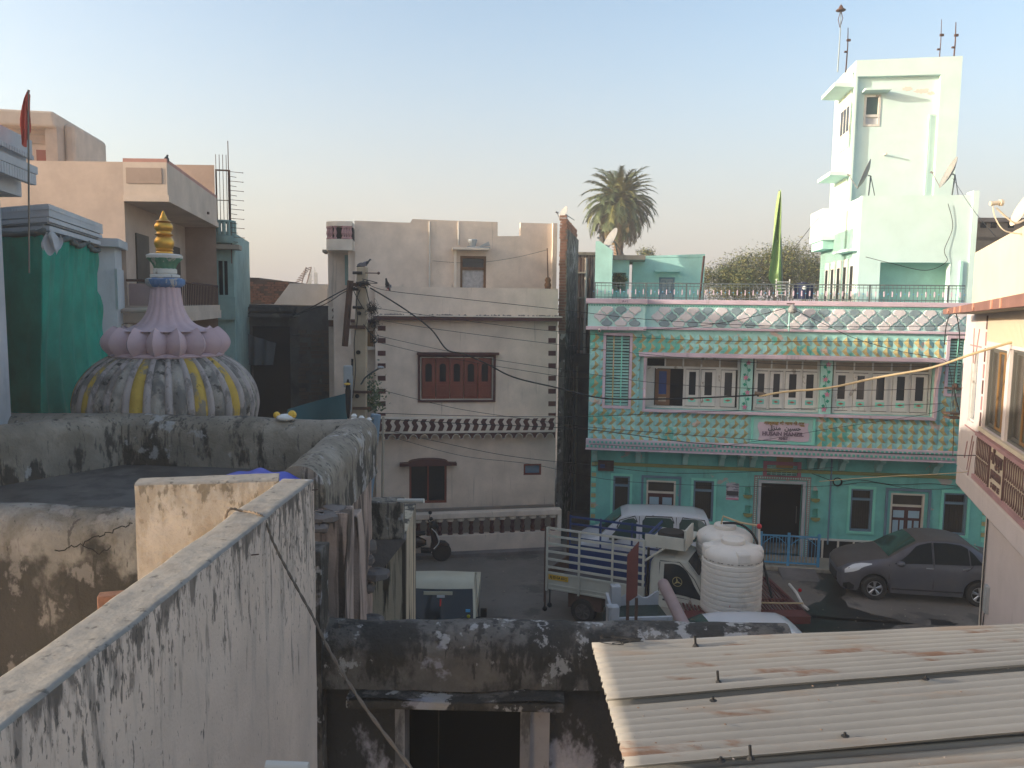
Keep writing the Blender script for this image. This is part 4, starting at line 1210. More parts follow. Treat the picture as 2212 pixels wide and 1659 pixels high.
for i in range(270):
    f = i / 270
    el = lerp(80, -82, f ** .8) + rnd.uniform(-7, 7)
    az = i * 137.5 + rnd.uniform(-12, 12)
    kind = 'g' if f < .36 else ('y' if f < .46 and rnd.random() < .5 else ('g' if f < .56 else ('b' if rnd.random() < .8 or f > .7 else 'g')))
    if f < .3 and rnd.random() < .35: kind = 'y'
    sc = 1.1 * lerp(1.0, .95, f) * rnd.uniform(.85, 1.1) * (.80 if el < -55 else 1)
    dr = 0 if el > 50 else (1 if el > -20 else 0)
    inst('frond', fm[kind][dr], t, (0, 0, PC.z - .1 - f * .35), (0, -R(el), R(az)), (sc, sc, sc))
# ---- thorn trees beyond
def thorn(px, py, Y, r, n, lab, seed):
    c = at(px, py, Y)
    return bush('thorn_tree', lab, (c.x, c.y, c.z), r, n * 2, .058, [K['leaf'], K['frond'], K['frondy']], seed, .72, 'tree', 0.0, parts=('crown', 'trunk'))
thorn(1575, 622, 36, 1.5, 4200, 'feathery thorn tree, leftmost and lowest of those behind the terrace', 1)
thorn(1635, 606, 38, 1.7, 4800, 'feathery thorn tree behind the green flag', 2)
thorn(1705, 592, 37, 1.75, 5200, 'tallest feathery thorn tree just right of the green flag', 3)
thorn(1760, 606, 40, 1.7, 4500, 'feathery thorn tree partly hidden by the sunlit annex', 4)
thorn(1392, 556, 41, .6, 350, 'sparse twiggy tree top showing over the rooftop room beside the palm', 6)
# ================================================================== beige house
B = Fr(1000, 23.6, 8)
B2 = Fr(1000, 24.9, 8)
t = empty('beige_house', 'beige three storey house with brown quoins, wavy chevron band and brown shuttered window', 'house', B)
b0, b1 = B.x(811, 800), B.x(1203, 800)
zc1, zc0 = B.z(1000, 684), B.z(1000, 692)       # red cornice
zp = B.z(1000, 621)
def br(*a): return B.rect(*a)
w1 = br(904, 766, 1069, 865)
w2 = br(884, 1003, 965, 1087)
w3 = br(1131, 1002, 1169, 1026)
m = MB()
m.holed(b0, b1, 0, zp, 0, .25, [w1, w2, w3])
m.build('front_wall', K['beige'], t)
m = MB(); m.box(b0, b1, .26, 9, 0, zp - .6); m.build('house_body', K['beige'], t)
MB().box(b0 - .05, b1 + .06, -.28, -.002, zc0, zc1).build('cornice', K['maroon'], t)
MB().box(b0 - .07, b1 + .08, -.30, -.002, zc1, zc1 + .035).build('cornice_cap', K['beige_light'], t)
m = MB(); rn_ = random.Random(6)
for i in range(90):
    x = rn_.uniform(b0, b1); m.ball((x, rn_.uniform(-.2, -.02), zc1 + .045), rn_.uniform(.02, .05), 5, 0, rn_.uniform(.01, .035), 4)
tag(m.build('moss_and_debris', K['stone'], t), kind='stuff')
# main window
a, b, c, d = w1
fr0 = MB().frame(a - .02, b + .02, c - .05, d + .0, .07, -.04, .1).build('window_frame', K['maroon'], t)
MB().frame(a + .055, b - .055, c + .02, d - .075, .02, -.02, .06).build('white_beading', K['cream_line'], fr0)
MB().box(a - .05, b + .1, -.2, -.002, d - .0, d + .07).build('window_hood', K['maroon'], t)
for i in range(5):
    u0_, u1_ = lerp(a + .09, b - .09, i / 5) + .01, lerp(a + .09, b - .09, (i + 1) / 5) - .01
    c0, d0 = c + .05, d - .1
    W, Hh = u1_ - u0_, d0 - c0
    lf = MB().box(u0_, u1_, .05, .1, c0, d0).build('shutter', K['redwood'], fr0)
    xm = (u0_ + u1_) / 2; rw = W * .24
    za, zb = c0 + Hh * .42, c0 + Hh * .80
    pts = [(xm - rw, za), (xm + rw, za)] + [(xm + rw * math.cos(q), zb + rw * .8 * math.sin(q)) for q in [math.pi * k / 8 for k in range(9)]]
    MB().prism(pts, .04, .05).build('arched_pane', K['dark'], lf)
    m = MB().frame(u0_ + W * .12, u1_ - W * .12, c0 + Hh * .06, c0 + Hh * .34, .025, .03, .05)
    m.lathe([(.001, -.015), (.07, -.01), (.1, .0)], 8, (0, 0, 0)) if False else None
    m.box(xm - W * .16, xm + W * .16, .035, .05, c0 + Hh * .13, c0 + Hh * .27)
    m.build('carved_panel', K['redwood'], lf)
# arched lower window
a, b, c, d = w2
fr0 = MB().frame(a, b, c, d, .06, .02, .12).build('window_frame', K['redwood'], t)
xm = (a + b) / 2
MB().box(xm - .025, xm + .025, .03, .1, c, d).build('mullion', K['redwood'], fr0)
MB().box(a + .06, b - .06, .13, .14, c + .06, d - .06).build('window_glass', K['darkglass'], fr0)
hw = (b - a) / 2
arc = lambda k: (xm + hw * 1.02 * math.cos(math.pi - math.pi * k / 12), d - .0 + .22 * math.sin(math.pi * k / 12) ** 1.0)
top = [(a - .28, d), (a - .28, d + .07), (a - .04, d + .08)] + [(xm + (hw + .02) * math.cos(math.pi - math.pi * k / 12), d + .10 + .10 * math.sin(math.pi * k / 12)) for k in range(13)] + [(b + .04, d + .08), (b + .28, d + .07), (b + .28, d)]
MB().prism(top, -.28, -.0).build('arched_hood', K['maroon'], t)
a, b, c, d = w3
fr0 = MB().frame(a, b, c, d, .05, .0, .1).build('vent_frame', K['redwood'], t)
MB().box(a + .05, b - .05, .08, .1, c + .05, d - .05).build('vent_glass', K['blue_grey'], fr0)
# quoins
ys = [709, 735.5, 763, 790, 817, 845, 872, 895]
for xa_, xb_ in ((816, 833), (1184.5, 1200.5)):
    for k, y in enumerate(ys):
        hgt = 10.5 if k < 7 else 6
        a, b, c, d = B.rect(xa_, y - hgt / 2, xb_, y + hgt / 2)
        MB().box(a, b, -.015, -.001, c, d).build('quoin', K['maroon'], t)
# chevron canopy
zc_t, zc_b, zv_b = B.z(1000, 903, .35), B.z(1000, 933, .35), B.z(1000, 948, .35)
cx0, cx1 = B.l(811, 920, .35)[0], B.l(1200, 920, .35)[0]
MB().box(cx0, cx1, -.35, -.001, zc_b, zc_t).build('chevron_band', K['beige_light'], t)
MB().box(cx0, cx1, -.37, -.351, zc_b - .03, zc_b + .01).build('band_edge', K['cream_line'], t)
n = 21; st = (cx1 - cx0) / n; hh = zc_t - zc_b - .06
ch = MB().prism([(.01, hh), (.15, hh), (.09, hh * .72), (.15, hh * .42), (.09, 0), (-.05, 0), (.01, hh * .42), (-.05, hh * .72)], 0, .014).mesh('chevron', K['maroon'])
for i in range(n): inst('chevron', ch, t, (cx0 + st * (i + .3), -.366, zc_b + .035))
# scalloped valance
n = 17; st = (cx1 - cx0) / n
m = MB(); m2 = MB()
for i in range(n):
    x = cx0 + st * i; r = st * .36; xm = x + st / 2
    pts = [(x, zc_b - .03), (x + st, zc_b - .03), (x + st, zv_b), (xm + r, zv_b)] + [(xm + r * math.cos(q), zv_b + (zc_b - .07 - zv_b) * math.sin(q)) for q in [math.pi * k / 8 for k in range(1, 8)]] + [(xm - r, zv_b), (x, zv_b)]
    m.prism(pts, -.33, -.30)
    m2.tube([(xm + (r) * math.cos(q), -.335, zv_b + (zc_b - .07 - zv_b) * math.sin(q)) for q in [math.pi * k / 10 for k in range(11)]] + [(x, -.335, zv_b)], .012, 4)
m.build('scalloped_valance', K['maroon'], t); tag(m2.build('valance_edge', K['cream_line'], t), kind='stuff')
MB().box(cx0 - .0, cx1, -.28, 0, zc_b - .12, zc_b - .031).build('soffit', K['beige'], t)
# upper storey, set back
tt = t
top = [(765.6, 476.6), (886, 481), (891, 473), (990.5, 477), (1075, 479.5), (1075, 510), (1124, 510), (1125, 481), (1195, 483), (1204, 483)]
o2 = (B2.o - B.o)
oy = -o2.dot(B.n); ox = o2.dot(B.u)
def b2(px, py):
    x, z = B2.l(px, py); return (x + ox, z)
pts = [b2(*p) for p in top]
wa, wb, wc, wd = B2.rect(994, 553, 1050, 640)
wa += ox; wb += ox; wc = 6.9
m = MB()
x_l, x_r = pts[0][0], pts[-1][0]
zl = min(p[1] for p in pts) - .05
m.holed(x_l, x_r, zp - .6, zl, oy, oy + .25, [(wa, wb, wc, wd)])
m.prism([(x_l, zl)] + pts + [(x_r, zl)], oy, oy + .25)
m.box(x_l, x_r, oy + .26, oy + 6, zp - .6, zl - .7)
m.build('upper_storey', K['beige'], t)
fr0 = MB().frame(wa, wb, wc, wd, .07, oy + .02, oy + .12).build('window_frame', K['brown_wood'], t)
MB().box(wa + .07, wb - .07, oy + .04, oy + .1, wd - .42, wd - .34).build('transom', K['brown_wood'], fr0)
MB().box(wa + .07, wb - .07, oy + .1, oy + .12, wd - .34, wd - .07).build('dark_pane', K['darkglass'], fr0)
MB().box(wa + .07, wb - .07, oy + .1, oy + .11, wc, wd - .42).build('curtain', M('floral_curtain', (.46, .43, .42), var=.25, vs=10), fr0)
MB().box(wa - .2, wa - .12, oy - .12, oy, zp - .3, wd + .2).build('pilaster', K['beige_light'], t)
ca, cb, cc, cd = B2.rect(976, 530, 1053, 538); ca += ox; cb += ox
MB().box(ca, cb, oy - .42, oy - .001, wd + .16, wd + .23).build('window_hood', K['beige_light'], t, bevel=.01)
for px, py0, py1, mt in ((928, 479, 622, K['pipe_w']), (990.5, 479, 530, K['pipe_w'])):
    x, z1 = b2(px, py0); _, z0 = b2(px, py1)
    MB().cyl((x, oy - .04, z0), (x, oy - .04, z1), .028, n=8).build('drain_pipe', mt, t)
x, z = b2(1196, 500)
MB().box(x - .05, x + .08, oy - .14, oy - .001, zp - .3, b2(1196, 483)[1]).build('pilaster', K['beige_light'], t)
# left wing with the round balcony
x_a, z_top = b2(703, 478); x_w = b2(762, 500)[0]
zb0, zb1, zbase = b2(735, 489)[1], b2(735, 517)[1], b2(735, 541)[1]
rr = x_w - x_a
def rounded(r, zb_, zt_, name, mat):
    m = MB(); n = 14
    pts = [(x_w, oy + 1.0)] + [(x_w - r + 0 * k, oy + 1.0) for k in (0,)]
    pts = [(x_w, oy + 1.0), (x_a + (rr - r), oy + 1.0)]
    cx_, cy_ = x_a + rr * .62, oy + .25
    for k in range(n + 1):
        q = math.pi + (math.pi / 2) * k / n
        pts.append((cx_ + (r - rr * .38) * math.cos(q), cy_ + (r - rr * .38) * math.sin(q) * .9))
    pts.append((x_w, pts[-1][1]))
    m.prism(pts, zb_, zt_, axis='z'); return m.build(name, mat, t)
rounded(rr, zbase, zb1, 'round_balcony', K['beige_light'])
rounded(rr, zb0, z_top, 'balcony_rim', K['beige_light'])
bal = MB().lathe([(.05, 0), (.05, .04), (.025, .08), (.055, .18), (.03, .3), (.05, .34), (.05, zb0 - zb1)], 8).mesh('baluster', K['mauveband'])
cx_, cy_ = x_a + rr * .62, oy + .25
for k in range(8):
    if k < 4: q = math.pi + (math.pi / 2) * (k + .5) / 5; p = (cx_ + (rr * .56) * math.cos(q), cy_ + rr * .52 * math.sin(q))
    else: p = (lerp(cx_, x_w, (k - 3.6) / 4.2), cy_ - rr * .52)
    inst('baluster', bal, t, (p[0], p[1], zb1))
MB().box(x_a + .04, x_w, oy + .3, oy + 1.6, zb1, zb0).build('balcony_back', K['dark'], t)
xw2 = b2(704, 600)[0]
m = MB(); m.box(xw2, x_l, oy + .75, oy + 5, 0, zbase)
m.box(x_l - .2, x_l + .02, oy + .1, oy + .3, zp - 1, zbase)
m.build('left_wing', K['beige'], t)
MB().box(b2(690, 540)[0], xw2 + .05, oy + .9, oy + 2, b2(700, 541)[1], b2(700, 535)[1]).build('side_slab', K['concrete'], t)
a0, b0_ = b2(750, 560)[0], b2(764, 560)[0]
MB().box(a0 - .12, x_l - .2, oy + .72, oy + .745, b2(750, 615)[1], b2(750, 548)[1]).build('green_window', K['tealwall'], t)
a0 = b2(707, 680)[0]; b0_ = b2(748, 680)[0]
zz0, zz1 = b2(725, 692)[1], b2(725, 664)[1]
cb_ = MB().box(a0, b0_, oy + .3, oy + .74, zz0, zz1).build('wing_band', K['beige_light'], t)
for i in range(2): inst('chevron', ch, cb_, (a0 + .16 + i * .33, oy + .285, zz0 + .05))
m = MB(); m.box(a0, b0_, oy + .4, oy + .74, zz0 - .2, zz0 - .002); m.build('wing_valance', K['maroon'], t)
MB().box(x_l - .6, b0 if False else B.x(811, 800), .7, 2, 0, zp - .2).build('porch_wall', K['beige'], t)
# recess between pole and facade: lit balcony, dark windows
xa_, xb_ = B.x(752, 700), B.x(811, 700)
MB().box(xa_, xb_, .2, .66, B.z(780, 690), B.z(780, 622)).build('recess_parapet', K['beige'], t)
MB().box(xa_, xa_ + .06, .05, .2, B.z(755, 745), B.z(755, 622)).build('corner_post', K['beige_light'], t)
MB().box(xa_, xb_ - .02, .1, .66, B.z(780, 697), B.z(780, 690) - .01).build('recess_cornice', K['maroon'], t)
wdk = MB().box(B.x(759, 780, -.69), B.x(777, 780, -.69), .67, .69, B.z(765, 850, -.69), B.z(765, 775, -.69)).build('recess_window', K['darkglass'], t)
MB().box(B.x(790, 730, -.69), B.x(806, 730, -.69), .66, .69, B.z(795, 750, -.69), B.z(795, 715, -.69)).build('recess_window', K['goldframe'], t)
MB().box(B.x(785, 755), B.x(811, 755), .3, .68, B.z(795, 757), B.z(795, 751)).build('recess_ledge', K['beige_light'], t)
# little things on the beige house
t = empty('broken_pots', 'broken grey pots lying on the hood over the curtained window', 'pots', B)
m = MB()
z = wd + .23
m.box(ca + .45, ca + 1.15, oy - .35, oy - .1, z, z + .04); m.lathe([(.08, 0), (.14, .2), (.12, .22)], 10, (ca + .62, oy - .25, z + .04))
m.prism([(ca + .8, z + .04), (ca + 1.15, z + .08), (ca + 1.1, z + .2), (ca + .95, z + .12)], oy - .3, oy - .15)
m.build('shards', K['skin'], t)
t = empty('clay_pot_stack', 'brown rounded pot standing on the terrace parapet at its right end', 'pot', B)
x, z = B.x(1188, 615), zp
MB().lathe([(.08, 0), (.11, .12), (.07, .2), (.1, .26), (.06, .34), (.02, .36)], 10, (x, .35, z)).build('pot', K['brown_wood'], t, smooth=True)
t = empty('wire_post', 'thin rusty rod standing on the terrace parapet with a washing line', 'post', B)
m = MB(); xa_, z_a = B.l(1182, 536, -.4); xb_ = B.x(1190, 615)
m.tube([(xb_, .4, zp - .1), (xa_, .4, z_a)], .018, 5); m.build('rod', K['rust'], t)
m = MB(); m.tube(smooth_pts([(xa_, .4, z_a - .05), (xa_ - 1.0, .6, z_a - .3), (xa_ - 2.2, 1.1, z_a - .45), (xa_ - 3.4, 1.25, z_a - .4)], 6), .005, 4); m.build('washing_line', K['wire'], t)
# porch balustrade wall in front
BP = Fr(1040, 22.5, 11)
t = empty('porch_balustrade', 'beige street wall with a row of maroon balusters in front of the beige house', 'wall', BP)
a, b = BP.x(868, 1160), BP.x(1212, 1160)
z0, z1, z2, z3 = BP.z(1040, 1154), BP.z(1040, 1122), BP.z(1040, 1118), BP.z(1040, 1106)
MB().box(a, b, 0, .22, 0, z0).build('base_wall', K['beige'], t, bevel=.02)
MB().box(a, b, -.03, .25, z2, z3).build('coping', K['beige'], t, bevel=.02)
MB().box(b - .12, b, -.01, .23, z0, z2).build('end_pier', K['beige_light'], t)
h = z2 - z0
bal2 = MB().lathe([(.075, 0), (.075, .03), (.05, .06), (.075, .16), (.045, .26), (.06, .3), (.06, h - .1)], 8).mesh('baluster', K['maroon'])
capm = MB().lathe([(.09, 0), (.11, .03), (.09, .07), (.11, .1)], 8).mesh('capital', K['beige_light'])
for i in range(15):
    x = lerp(BP.x(881, 1140), BP.x(1196, 1140), i / 14)
    q = inst('baluster', bal2, t, (x, .11, z0)); inst('capital', capm, q, (0, 0, h - .1))
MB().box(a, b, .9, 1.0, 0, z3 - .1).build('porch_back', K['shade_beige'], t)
MB().box(a, b, .25, .9, z0 - .35, z0 - .3).build('porch_floor', K['beige'], t)
MB().box(a, b, -.32, -.03, 0, .1).build('gutter_kerb', K['stone'], t)

# ================================================================== passage between the houses
BW = frp(at(1208, 700, 24.2), -9)
t = empty('brick_boundary_wall', 'tall weathered side wall with bare brick edge right of the beige house', 'wall', BW)
zt = BW.z(1208, 492)
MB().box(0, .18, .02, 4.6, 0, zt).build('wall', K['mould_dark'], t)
MB().box(-.02, .2, -.02, .0, 6.3, zt - .0).build('brick_edge_bed', K['mortar'], t)
br_ = MB().box(0, .2, -.06, -.02, 0, .07).mesh('brick', K['brickm'])
z = 6.4; k = 0
while z < zt + .36:
    inst('brick', br_, t, (-.02 + random.uniform(-.02, .02), random.uniform(-.02, .01), z), (0, 0, random.uniform(-.06, .06)), (random.uniform(.85, 1.1), 1, 1)); z += .088; k += 1
b3 = MB().box(0, .16, 0, .22, 0, .07).mesh('brick', K['brickm'])
for r_ in range(4):
    for j in range(10):
        y = .05 + j * .4 + (.2 if r_ % 2 else 0)
        inst('brick', b3, t, (.01, y, zt + r_ * .075), (0, 0, random.uniform(-.05, .05)))
c = at(1219, 462, 25.5); dish('satellite_dish', 'small satellite dish on the bare brick wall above the dark passage', c, (-.8, -.35, .4), .24, BW.w(.1, .6, zt + .3))
PB = Fr(1262, 29.5, -4)
t = empty('passage_house', 'narrow stained brown house with pipes at the back of the dark passage', 'house', PB)
a, b, c, d = PB.rect(1233, 551, 1292, 700)
MB().box(a, b, 0, 3, 0, d).build('wall', K['streak'], t)
MB().box(a - .1, b + .2, -.15, 3, d, d + .1).build('roof_slab', K['concrete'], t)
for px, r_ in ((1252, .03), (1263, .045), (1272, .03)):
    x = PB.x(px, 700); MB().cyl((x, -.08, 0), (x, -.08, d - .1), r_, n=8).build('pipe', K['pipe_w'] if px == 1263 else K['rust'], t)
for z in (7.4, 8.3): MB().box(a, a + .5, -.35, 0, z, z + .06).build('slab', K['concrete'], t)
MB().box(a + .2, a + .6, -.02, 0, 5.5, 6.7).build('window', K['darkglass'], t)
PD = Fr(1240, 27.5, 0)
a, b, c, d = PD.rect(1206, 780, 1292, 1200)
t = empty('passage_block', 'dark stained wall closing the gap between beige and turquoise houses', 'wall', PD)
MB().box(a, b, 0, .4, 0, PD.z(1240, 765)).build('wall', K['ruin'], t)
for px in (1225, 1244): MB().cyl((PD.x(px, 900), -.06, 0), (PD.x(px, 900), -.06, PD.z(px, 790)), .04, n=8).build('pipe', K['concrete'], t)
# ================================================================== right hand building
C = Fr(2119, 17, -109.5)
t = empty('corner_house', 'pinkish white house with terracotta roof edge and grille balcony at the right edge', 'house', C)
def cp(px, py, off=0): return C.l(px, py, off)
xl = C.x(2077, 850); xn = 6.0
zcor = cp(2119, 685)[1]; zbot = cp(2115, 1052)[1]; zbot2 = cp(2078, 1008)[1]
zw1, zw0 = cp(2127, 748)[1], cp(2127, 926)[1]
xw0 = C.x(2126, 850)
wins_c = [(xw0, xw0 + 1.62, zw0, zw1), (xw0 + 1.85, xw0 + 4.2, zw0, zw1 + .05)]
sw = (C.x(2094, 850), C.x(2108, 850), cp(2100, 913)[1], cp(2100, 757)[1])
ztop_wall = cp(2119, 668)[1] + .1
MB().holed(xl, xn, zbot, ztop_wall, 0, .3, [sw] + wins_c).build('front_wall', K['lilacwall'], t)
m = MB(); m.box(xl, xn, .7, 6, zbot, ztop_wall); m.build('house_body', K['lilacwall'], t)
MB().box(xl, xn, -.002, 6, zbot - .45, zbot).build('balcony_slab', K['lilacwall'], t, bevel=.04)
for k, (a, b, c, d) in enumerate(wins_c):
    fr0 = MB().frame(a, b, c, d, .05, .05, .2).build('window_frame', K['aluminium'], t)
    n = 3 if k == 0 else 4
    for i in range(n):
        x0, x1 = lerp(a + .05, b - .05, i / n), lerp(a + .05, b - .05, (i + 1) / n)
        mt = K['goldframe'] if i else K['aluminium']
        sh = MB().frame(x0 + .01, x1 - .01, c + .05, d - .05, .05, .1, .15).build('sliding_sash', mt, fr0)
        MB().box(x0 + .06, x1 - .06, .12, .13, c + .1, d - .1).build('glass', K['smoke'], sh)
MB().box(xw0 - .05, xn, -.06, -.001, zw0 - .07, zw0).build('window_sill', K['creamwall'], t)
fr0 = MB().frame(*sw, .05, .04, .12).build('window_frame', K['wht'], t)
MB().box(sw[0] + .05, sw[1] - .05, .1, .11, sw[2] + .05, sw[3] - .05).build('frosted_glass', M('rippled_glass', (.13, .16, .21), rough=.25, var=.3, vs=6), fr0)
# mauve bands and iron grille balcony front
zr1 = cp(2121, 935)[1]; zr0 = cp(2121, 943)[1]; zl1 = cp(2116, 1030)[1]; zl0 = cp(2116, 1040)[1]
MB().box(xw0 - .12, xn, -.09, -.001, zr0, zr1).build('mauve_rail', K['mauveband'], t)
MB().box(xw0 - .2, xn, -.09, -.001, zl0, zl1).build('mauve_rail', K['mauveband'], t)
MB().box(xw0 - .12, xn, -.04, -.001, zl1, zr0).build('panel_field', K['creamwall'], t)
hh = (zr0 - zl1)
ov = MB(); ov.tube([(.060 * math.cos(q), 0, hh * .235 * math.sin(q)) for q in [math.pi * 2 * k / 14 for k in range(15)]], .0075, 5)
ovm = ov.mesh('oval_ring', K['inkbrown'], smooth=True)
x = xw0 - .04
tx0, tx1 = C.x(2146, 980), C.x(2174, 1040)
while x < xn - .1:
    if not (tx0 < x < tx1):
        for r_ in (0, 1): inst('oval_ring', ovm, t, (x, -.055, zl1 + hh * (.26 + .49 * r_)))
    x += .145
for x in (tx0 - .02, tx1 + .02): MB().box(x - .012, x + .012, -.07, -.04, zl1, zr0).build('grille_upright', K['inkbrown'], t)
xm = (tx0 + tx1) / 2
text('माँ पुष्पा', .30, K['inkbrown'], t, (xm, -.06, zl1 + hh * .74), ext=.008, bold=.008, sx=.9)
text('JANANAM', .2, K['inkbrown'], t, (xm, -.06, zl1 + hh * .38), ext=.008, bold=.006, sx=.82)
text('S  1987  SE', .14, K['inkbrown'], t, (xm, -.06, zl1 + hh * .12), ext=.008, bold=.004)
# corner bead of dark dashes
zz = zcor - .1; k = 0
dm = MB().box(-.03, .03, -.02, -.001, -.14, .14)
d1, d2 = dm.mesh('corner_dash', K['inkbrown']), dm.mesh('corner_dash', K['mauveband'])
while zz > zbot + .15:
    inst('corner_dash', d1 if k % 2 == 0 else d2, t, (xw0 - .14, 0, zz)); zz -= .33; k += 1
# relief lines on the panels
m = MB()
x0_, x1_ = sw[0] - .12, sw[1] + .1
for (a, b) in (((x0_ + .2, zcor - .25), (x0_ + .35, zcor - 1.0)), ((x0_ + .75, zcor - .25), (x0_ + .5, zcor - 1.0)), ((x0_ + .3, zw0 - .5), (x0_ + .12, zw0 - .9)), ((x0_ + .8, zw0 - .3), (x0_ + .45, zw0 - 1.1)), ((x0_ + .95, zw0 - .4), (x0_ + .6, zw0 - 1.2))):
    MB().cyl((a[0], -.01, a[1]), (b[0], -.01, b[1]), .012, n=5).build('relief_line', K['mauveband'], t)
for z_ in (sw[3] + .1, sw[2] - .16): MB().box(x0_ - .1, x1_ + .15, -.012, -.001, z_, z_ + .03).build('relief_line', K['mauveband'], t)
flm = MB().box(-.02, .02, -.02, -.001, 0, .46).mesh('flute', K['creamwall'])
x = xw0
while x < xn: inst('flute', flm, t, (x, 0, zw1 + .12)); x += .085
# terracotta roof edge
OF = .62
pts = [cp(2037, 668, OF), cp(2212, 633, OF), cp(2212, 661, OF), cp(2037, 679, OF)]
dx_ = 3.0; s1 = (pts[1][1] - pts[0][1]) / (pts[1][0] - pts[0][0]); s2 = (pts[2][1] - pts[3][1]) / (pts[2][0] - pts[3][0])
pts = [pts[0], (pts[1][0] + dx_, pts[1][1] + s1 * dx_), (pts[2][0] + dx_, pts[2][1] + s2 * dx_), pts[3]]
MB().prism(pts, -OF, -OF + .12).build('roof_edge', K['terracotta'], t)
MB().prism([(pts[3][0], pts[3][1] + .01), (pts[2][0], pts[2][1] + .01), (pts[2][0], pts[2][1] + .12), (pts[3][0], pts[3][1] + .06)], -OF + .12, .5).build('roof_slab', K['concrete'], t)
for k, px in enumerate((2050, 2064, 2076, 2104, 2143, 2163)):
    x, z = cp(px, (0), OF)[0], lerp(pts[0][1], pts[1][1], (cp(px, 650, OF)[0] - pts[0][0]) / (pts[1][0] - pts[0][0]))
    x = cp(px, 655, OF)[0]
    zlow = lerp(pts[3][1], pts[2][1], (x - pts[3][0]) / (pts[2][0] - pts[3][0]))
    zm, h2 = (z + zlow) / 2, (z - zlow) / 2 * .9
    if k in (0, 3): q = [(x - .07, zm), (x, zm - h2), (x + .07, zm), (x, zm + h2)]
    else: q = [(x - .05, zm - h2), (x + .05, zm - h2), (x + .05, zm + h2), (x - .05, zm + h2)]
    MB().prism(q, -OF - .02, -OF - .001).build('salmon_tile', K['salmon'], t)
t2 = empty('sunlit_roof_wall', 'cream sunlit sloping roof wall above the terracotta edge at the right', 'wall', C)
pts = [cp(2089, 652), cp(2096, 546), cp(2212, 480)]
s1 = (pts[2][1] - pts[1][1]) / (pts[2][0] - pts[1][0])
pts = [(pts[0][0], 7.0), (pts[1][0], pts[1][1]), (pts[2][0] + 2.5, pts[2][1] + s1 * 2.5), (pts[2][0] + 2.5, 7.0)]
MB().prism(pts, .1, .35).build('wall', K['creamwall'], t2)
c = at(2213, 455, 14.8); dish('satellite_dish', 'cream satellite dish cut off by the right edge above the sunlit wall', c, (-.9, .2, .4), .32, at(2212, 490, 14.9), K['creamwall'], lnb=False)
t2 = empty('dish_feed_arm', 'cream feed horn on a long bent arm above the sunlit cream wall', 'antenna arm', None, tuple(at(2185, 478, 14.6)))
o = at(2185, 478, 14.6)
q = [at(2212, 476, 14.6) - o, at(2195, 482, 14.6) - o, at(2180, 474, 14.6) - o, at(2152, 449, 14.6) - o]
MB().tube(smooth_pts(q, 5), .018, 6).build('arm', K['creamwall'], t2)
e = at(2151, 440, 14.6) - o
MB().cyl(e + V((-.1, 0, 0)), e + V((.07, 0, .02)), .04, n=10).cyl(e + V((.07, 0, .02)), e + V((.12, 0, .02)), .06, n=10).build('feed_horn', K['creamwall'], t2)
MB().tube(smooth_pts([e + V((-.05, 0, -.04)), at(2150, 470, 14.6) - o, at(2170, 498, 14.6) - o, at(2212, 506, 14.6) - o], 6), .012, 5).build('cable', K['creamwall'], t2)
C2 = Fr(2168, 15.8, -108)
t2 = empty('ground_floor_wall', 'pale lilac ground floor wall with cables under the grille balcony', 'wall', C2)
MB().box(0, 6, 0, .3, 0, 3.6).build('wall', K['lilacwall'], t2)
MB().box(.35, .55, -.06, -.002, 1.2, 1.75).build('switch_box', K['skin'], t2)
MB().tube(smooth_pts([(.12, -.03, 3.4), (.1, -.03, 2.0), (.14, -.03, .9), (.3, -.03, .7), (.38, -.03, 1.2)], 6), .012, 5).build('cable', K['wire'], t2)
MB().tube([(.06, -.03, 3.4), (.07, -.03, .2)], .02, 6).build('pipe', K['pipe_w'], t2)
# brown block far right behind
F1 = Fr(2150, 30, -4)
t2 = empty('brown_block', 'brown old block with small drain holes behind the sunlit annex and cream wall', 'building', F1)
a, b, c, d = F1.rect(2098, 472, 2235, 700)
MB().box(a, b, 0, 4, 0, F1.z(2150, 512)).box(a, b, -.0, 4, F1.z(2150, 520), F1.z(2150, 480)).build('wall', K['brownb'], t2)
MB().box(a, b, -.12, 4, F1.z(2150, 480), F1.z(2150, 471)).build('roof_edge', K['peachdark'], t2)
for px in (2112, 2134, 2171): MB().box(F1.x(px) - .1, F1.x(px) + .1, -.03, 0, F1.z(px, 492), F1.z(px, 481)).build('drain_hole', K['dark'], t2)

# ================================================================== left side: peach building
t = empty('peach_building', 'peach plastered building with projecting corner balconies on the left', 'building', None, (0, 0, 0))
A0, A1 = V((-7.67, 16, 0)), V((-8.72, 21.5, 0))       # side wall foot line
B0, B1 = V((-6.81, 16.0, 0)), V((-7.86, 21.5, 0))      # balcony outer line
zt = 9.86
m = MB(); m.prism([(-13, 16), (A0.x, 16), (A1.x, A1.y), (-13, 21.5)], 0, zt, axis='z'); m.build('main_block', K['peach'], t)
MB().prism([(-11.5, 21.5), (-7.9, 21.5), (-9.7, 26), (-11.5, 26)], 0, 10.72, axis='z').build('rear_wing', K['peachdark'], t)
def ring(z0, z1, name, mat, th=.12, par=None):
    m = MB()
    m.prism([(A0.x, 16), (B0.x, 16), (B0.x - .02, 16 + th), (A0.x, 16 + th)], z0, z1, axis='z')
    m.prism([(B0.x - th, 16 + .02), (B0.x, 16), (B1.x, B1.y), (B1.x - th, B1.y)], z0, z1, axis='z')
    return m.build(name, mat, t)
ring(9.22, zt, 'balcony_parapet', K['peachlight'])
m = MB(); m.prism([(A0.x, 15.96), (B0.x + .04, 15.96), (B1.x + .04, B1.y), (A1.x, B1.y)], 9.1, 9.22, axis='z'); m.build('balcony_slab', K['peachlight'], t)
ring(zt, zt + .07, 'coping', M('rose_coping', (.42, .22, .18)), .16)
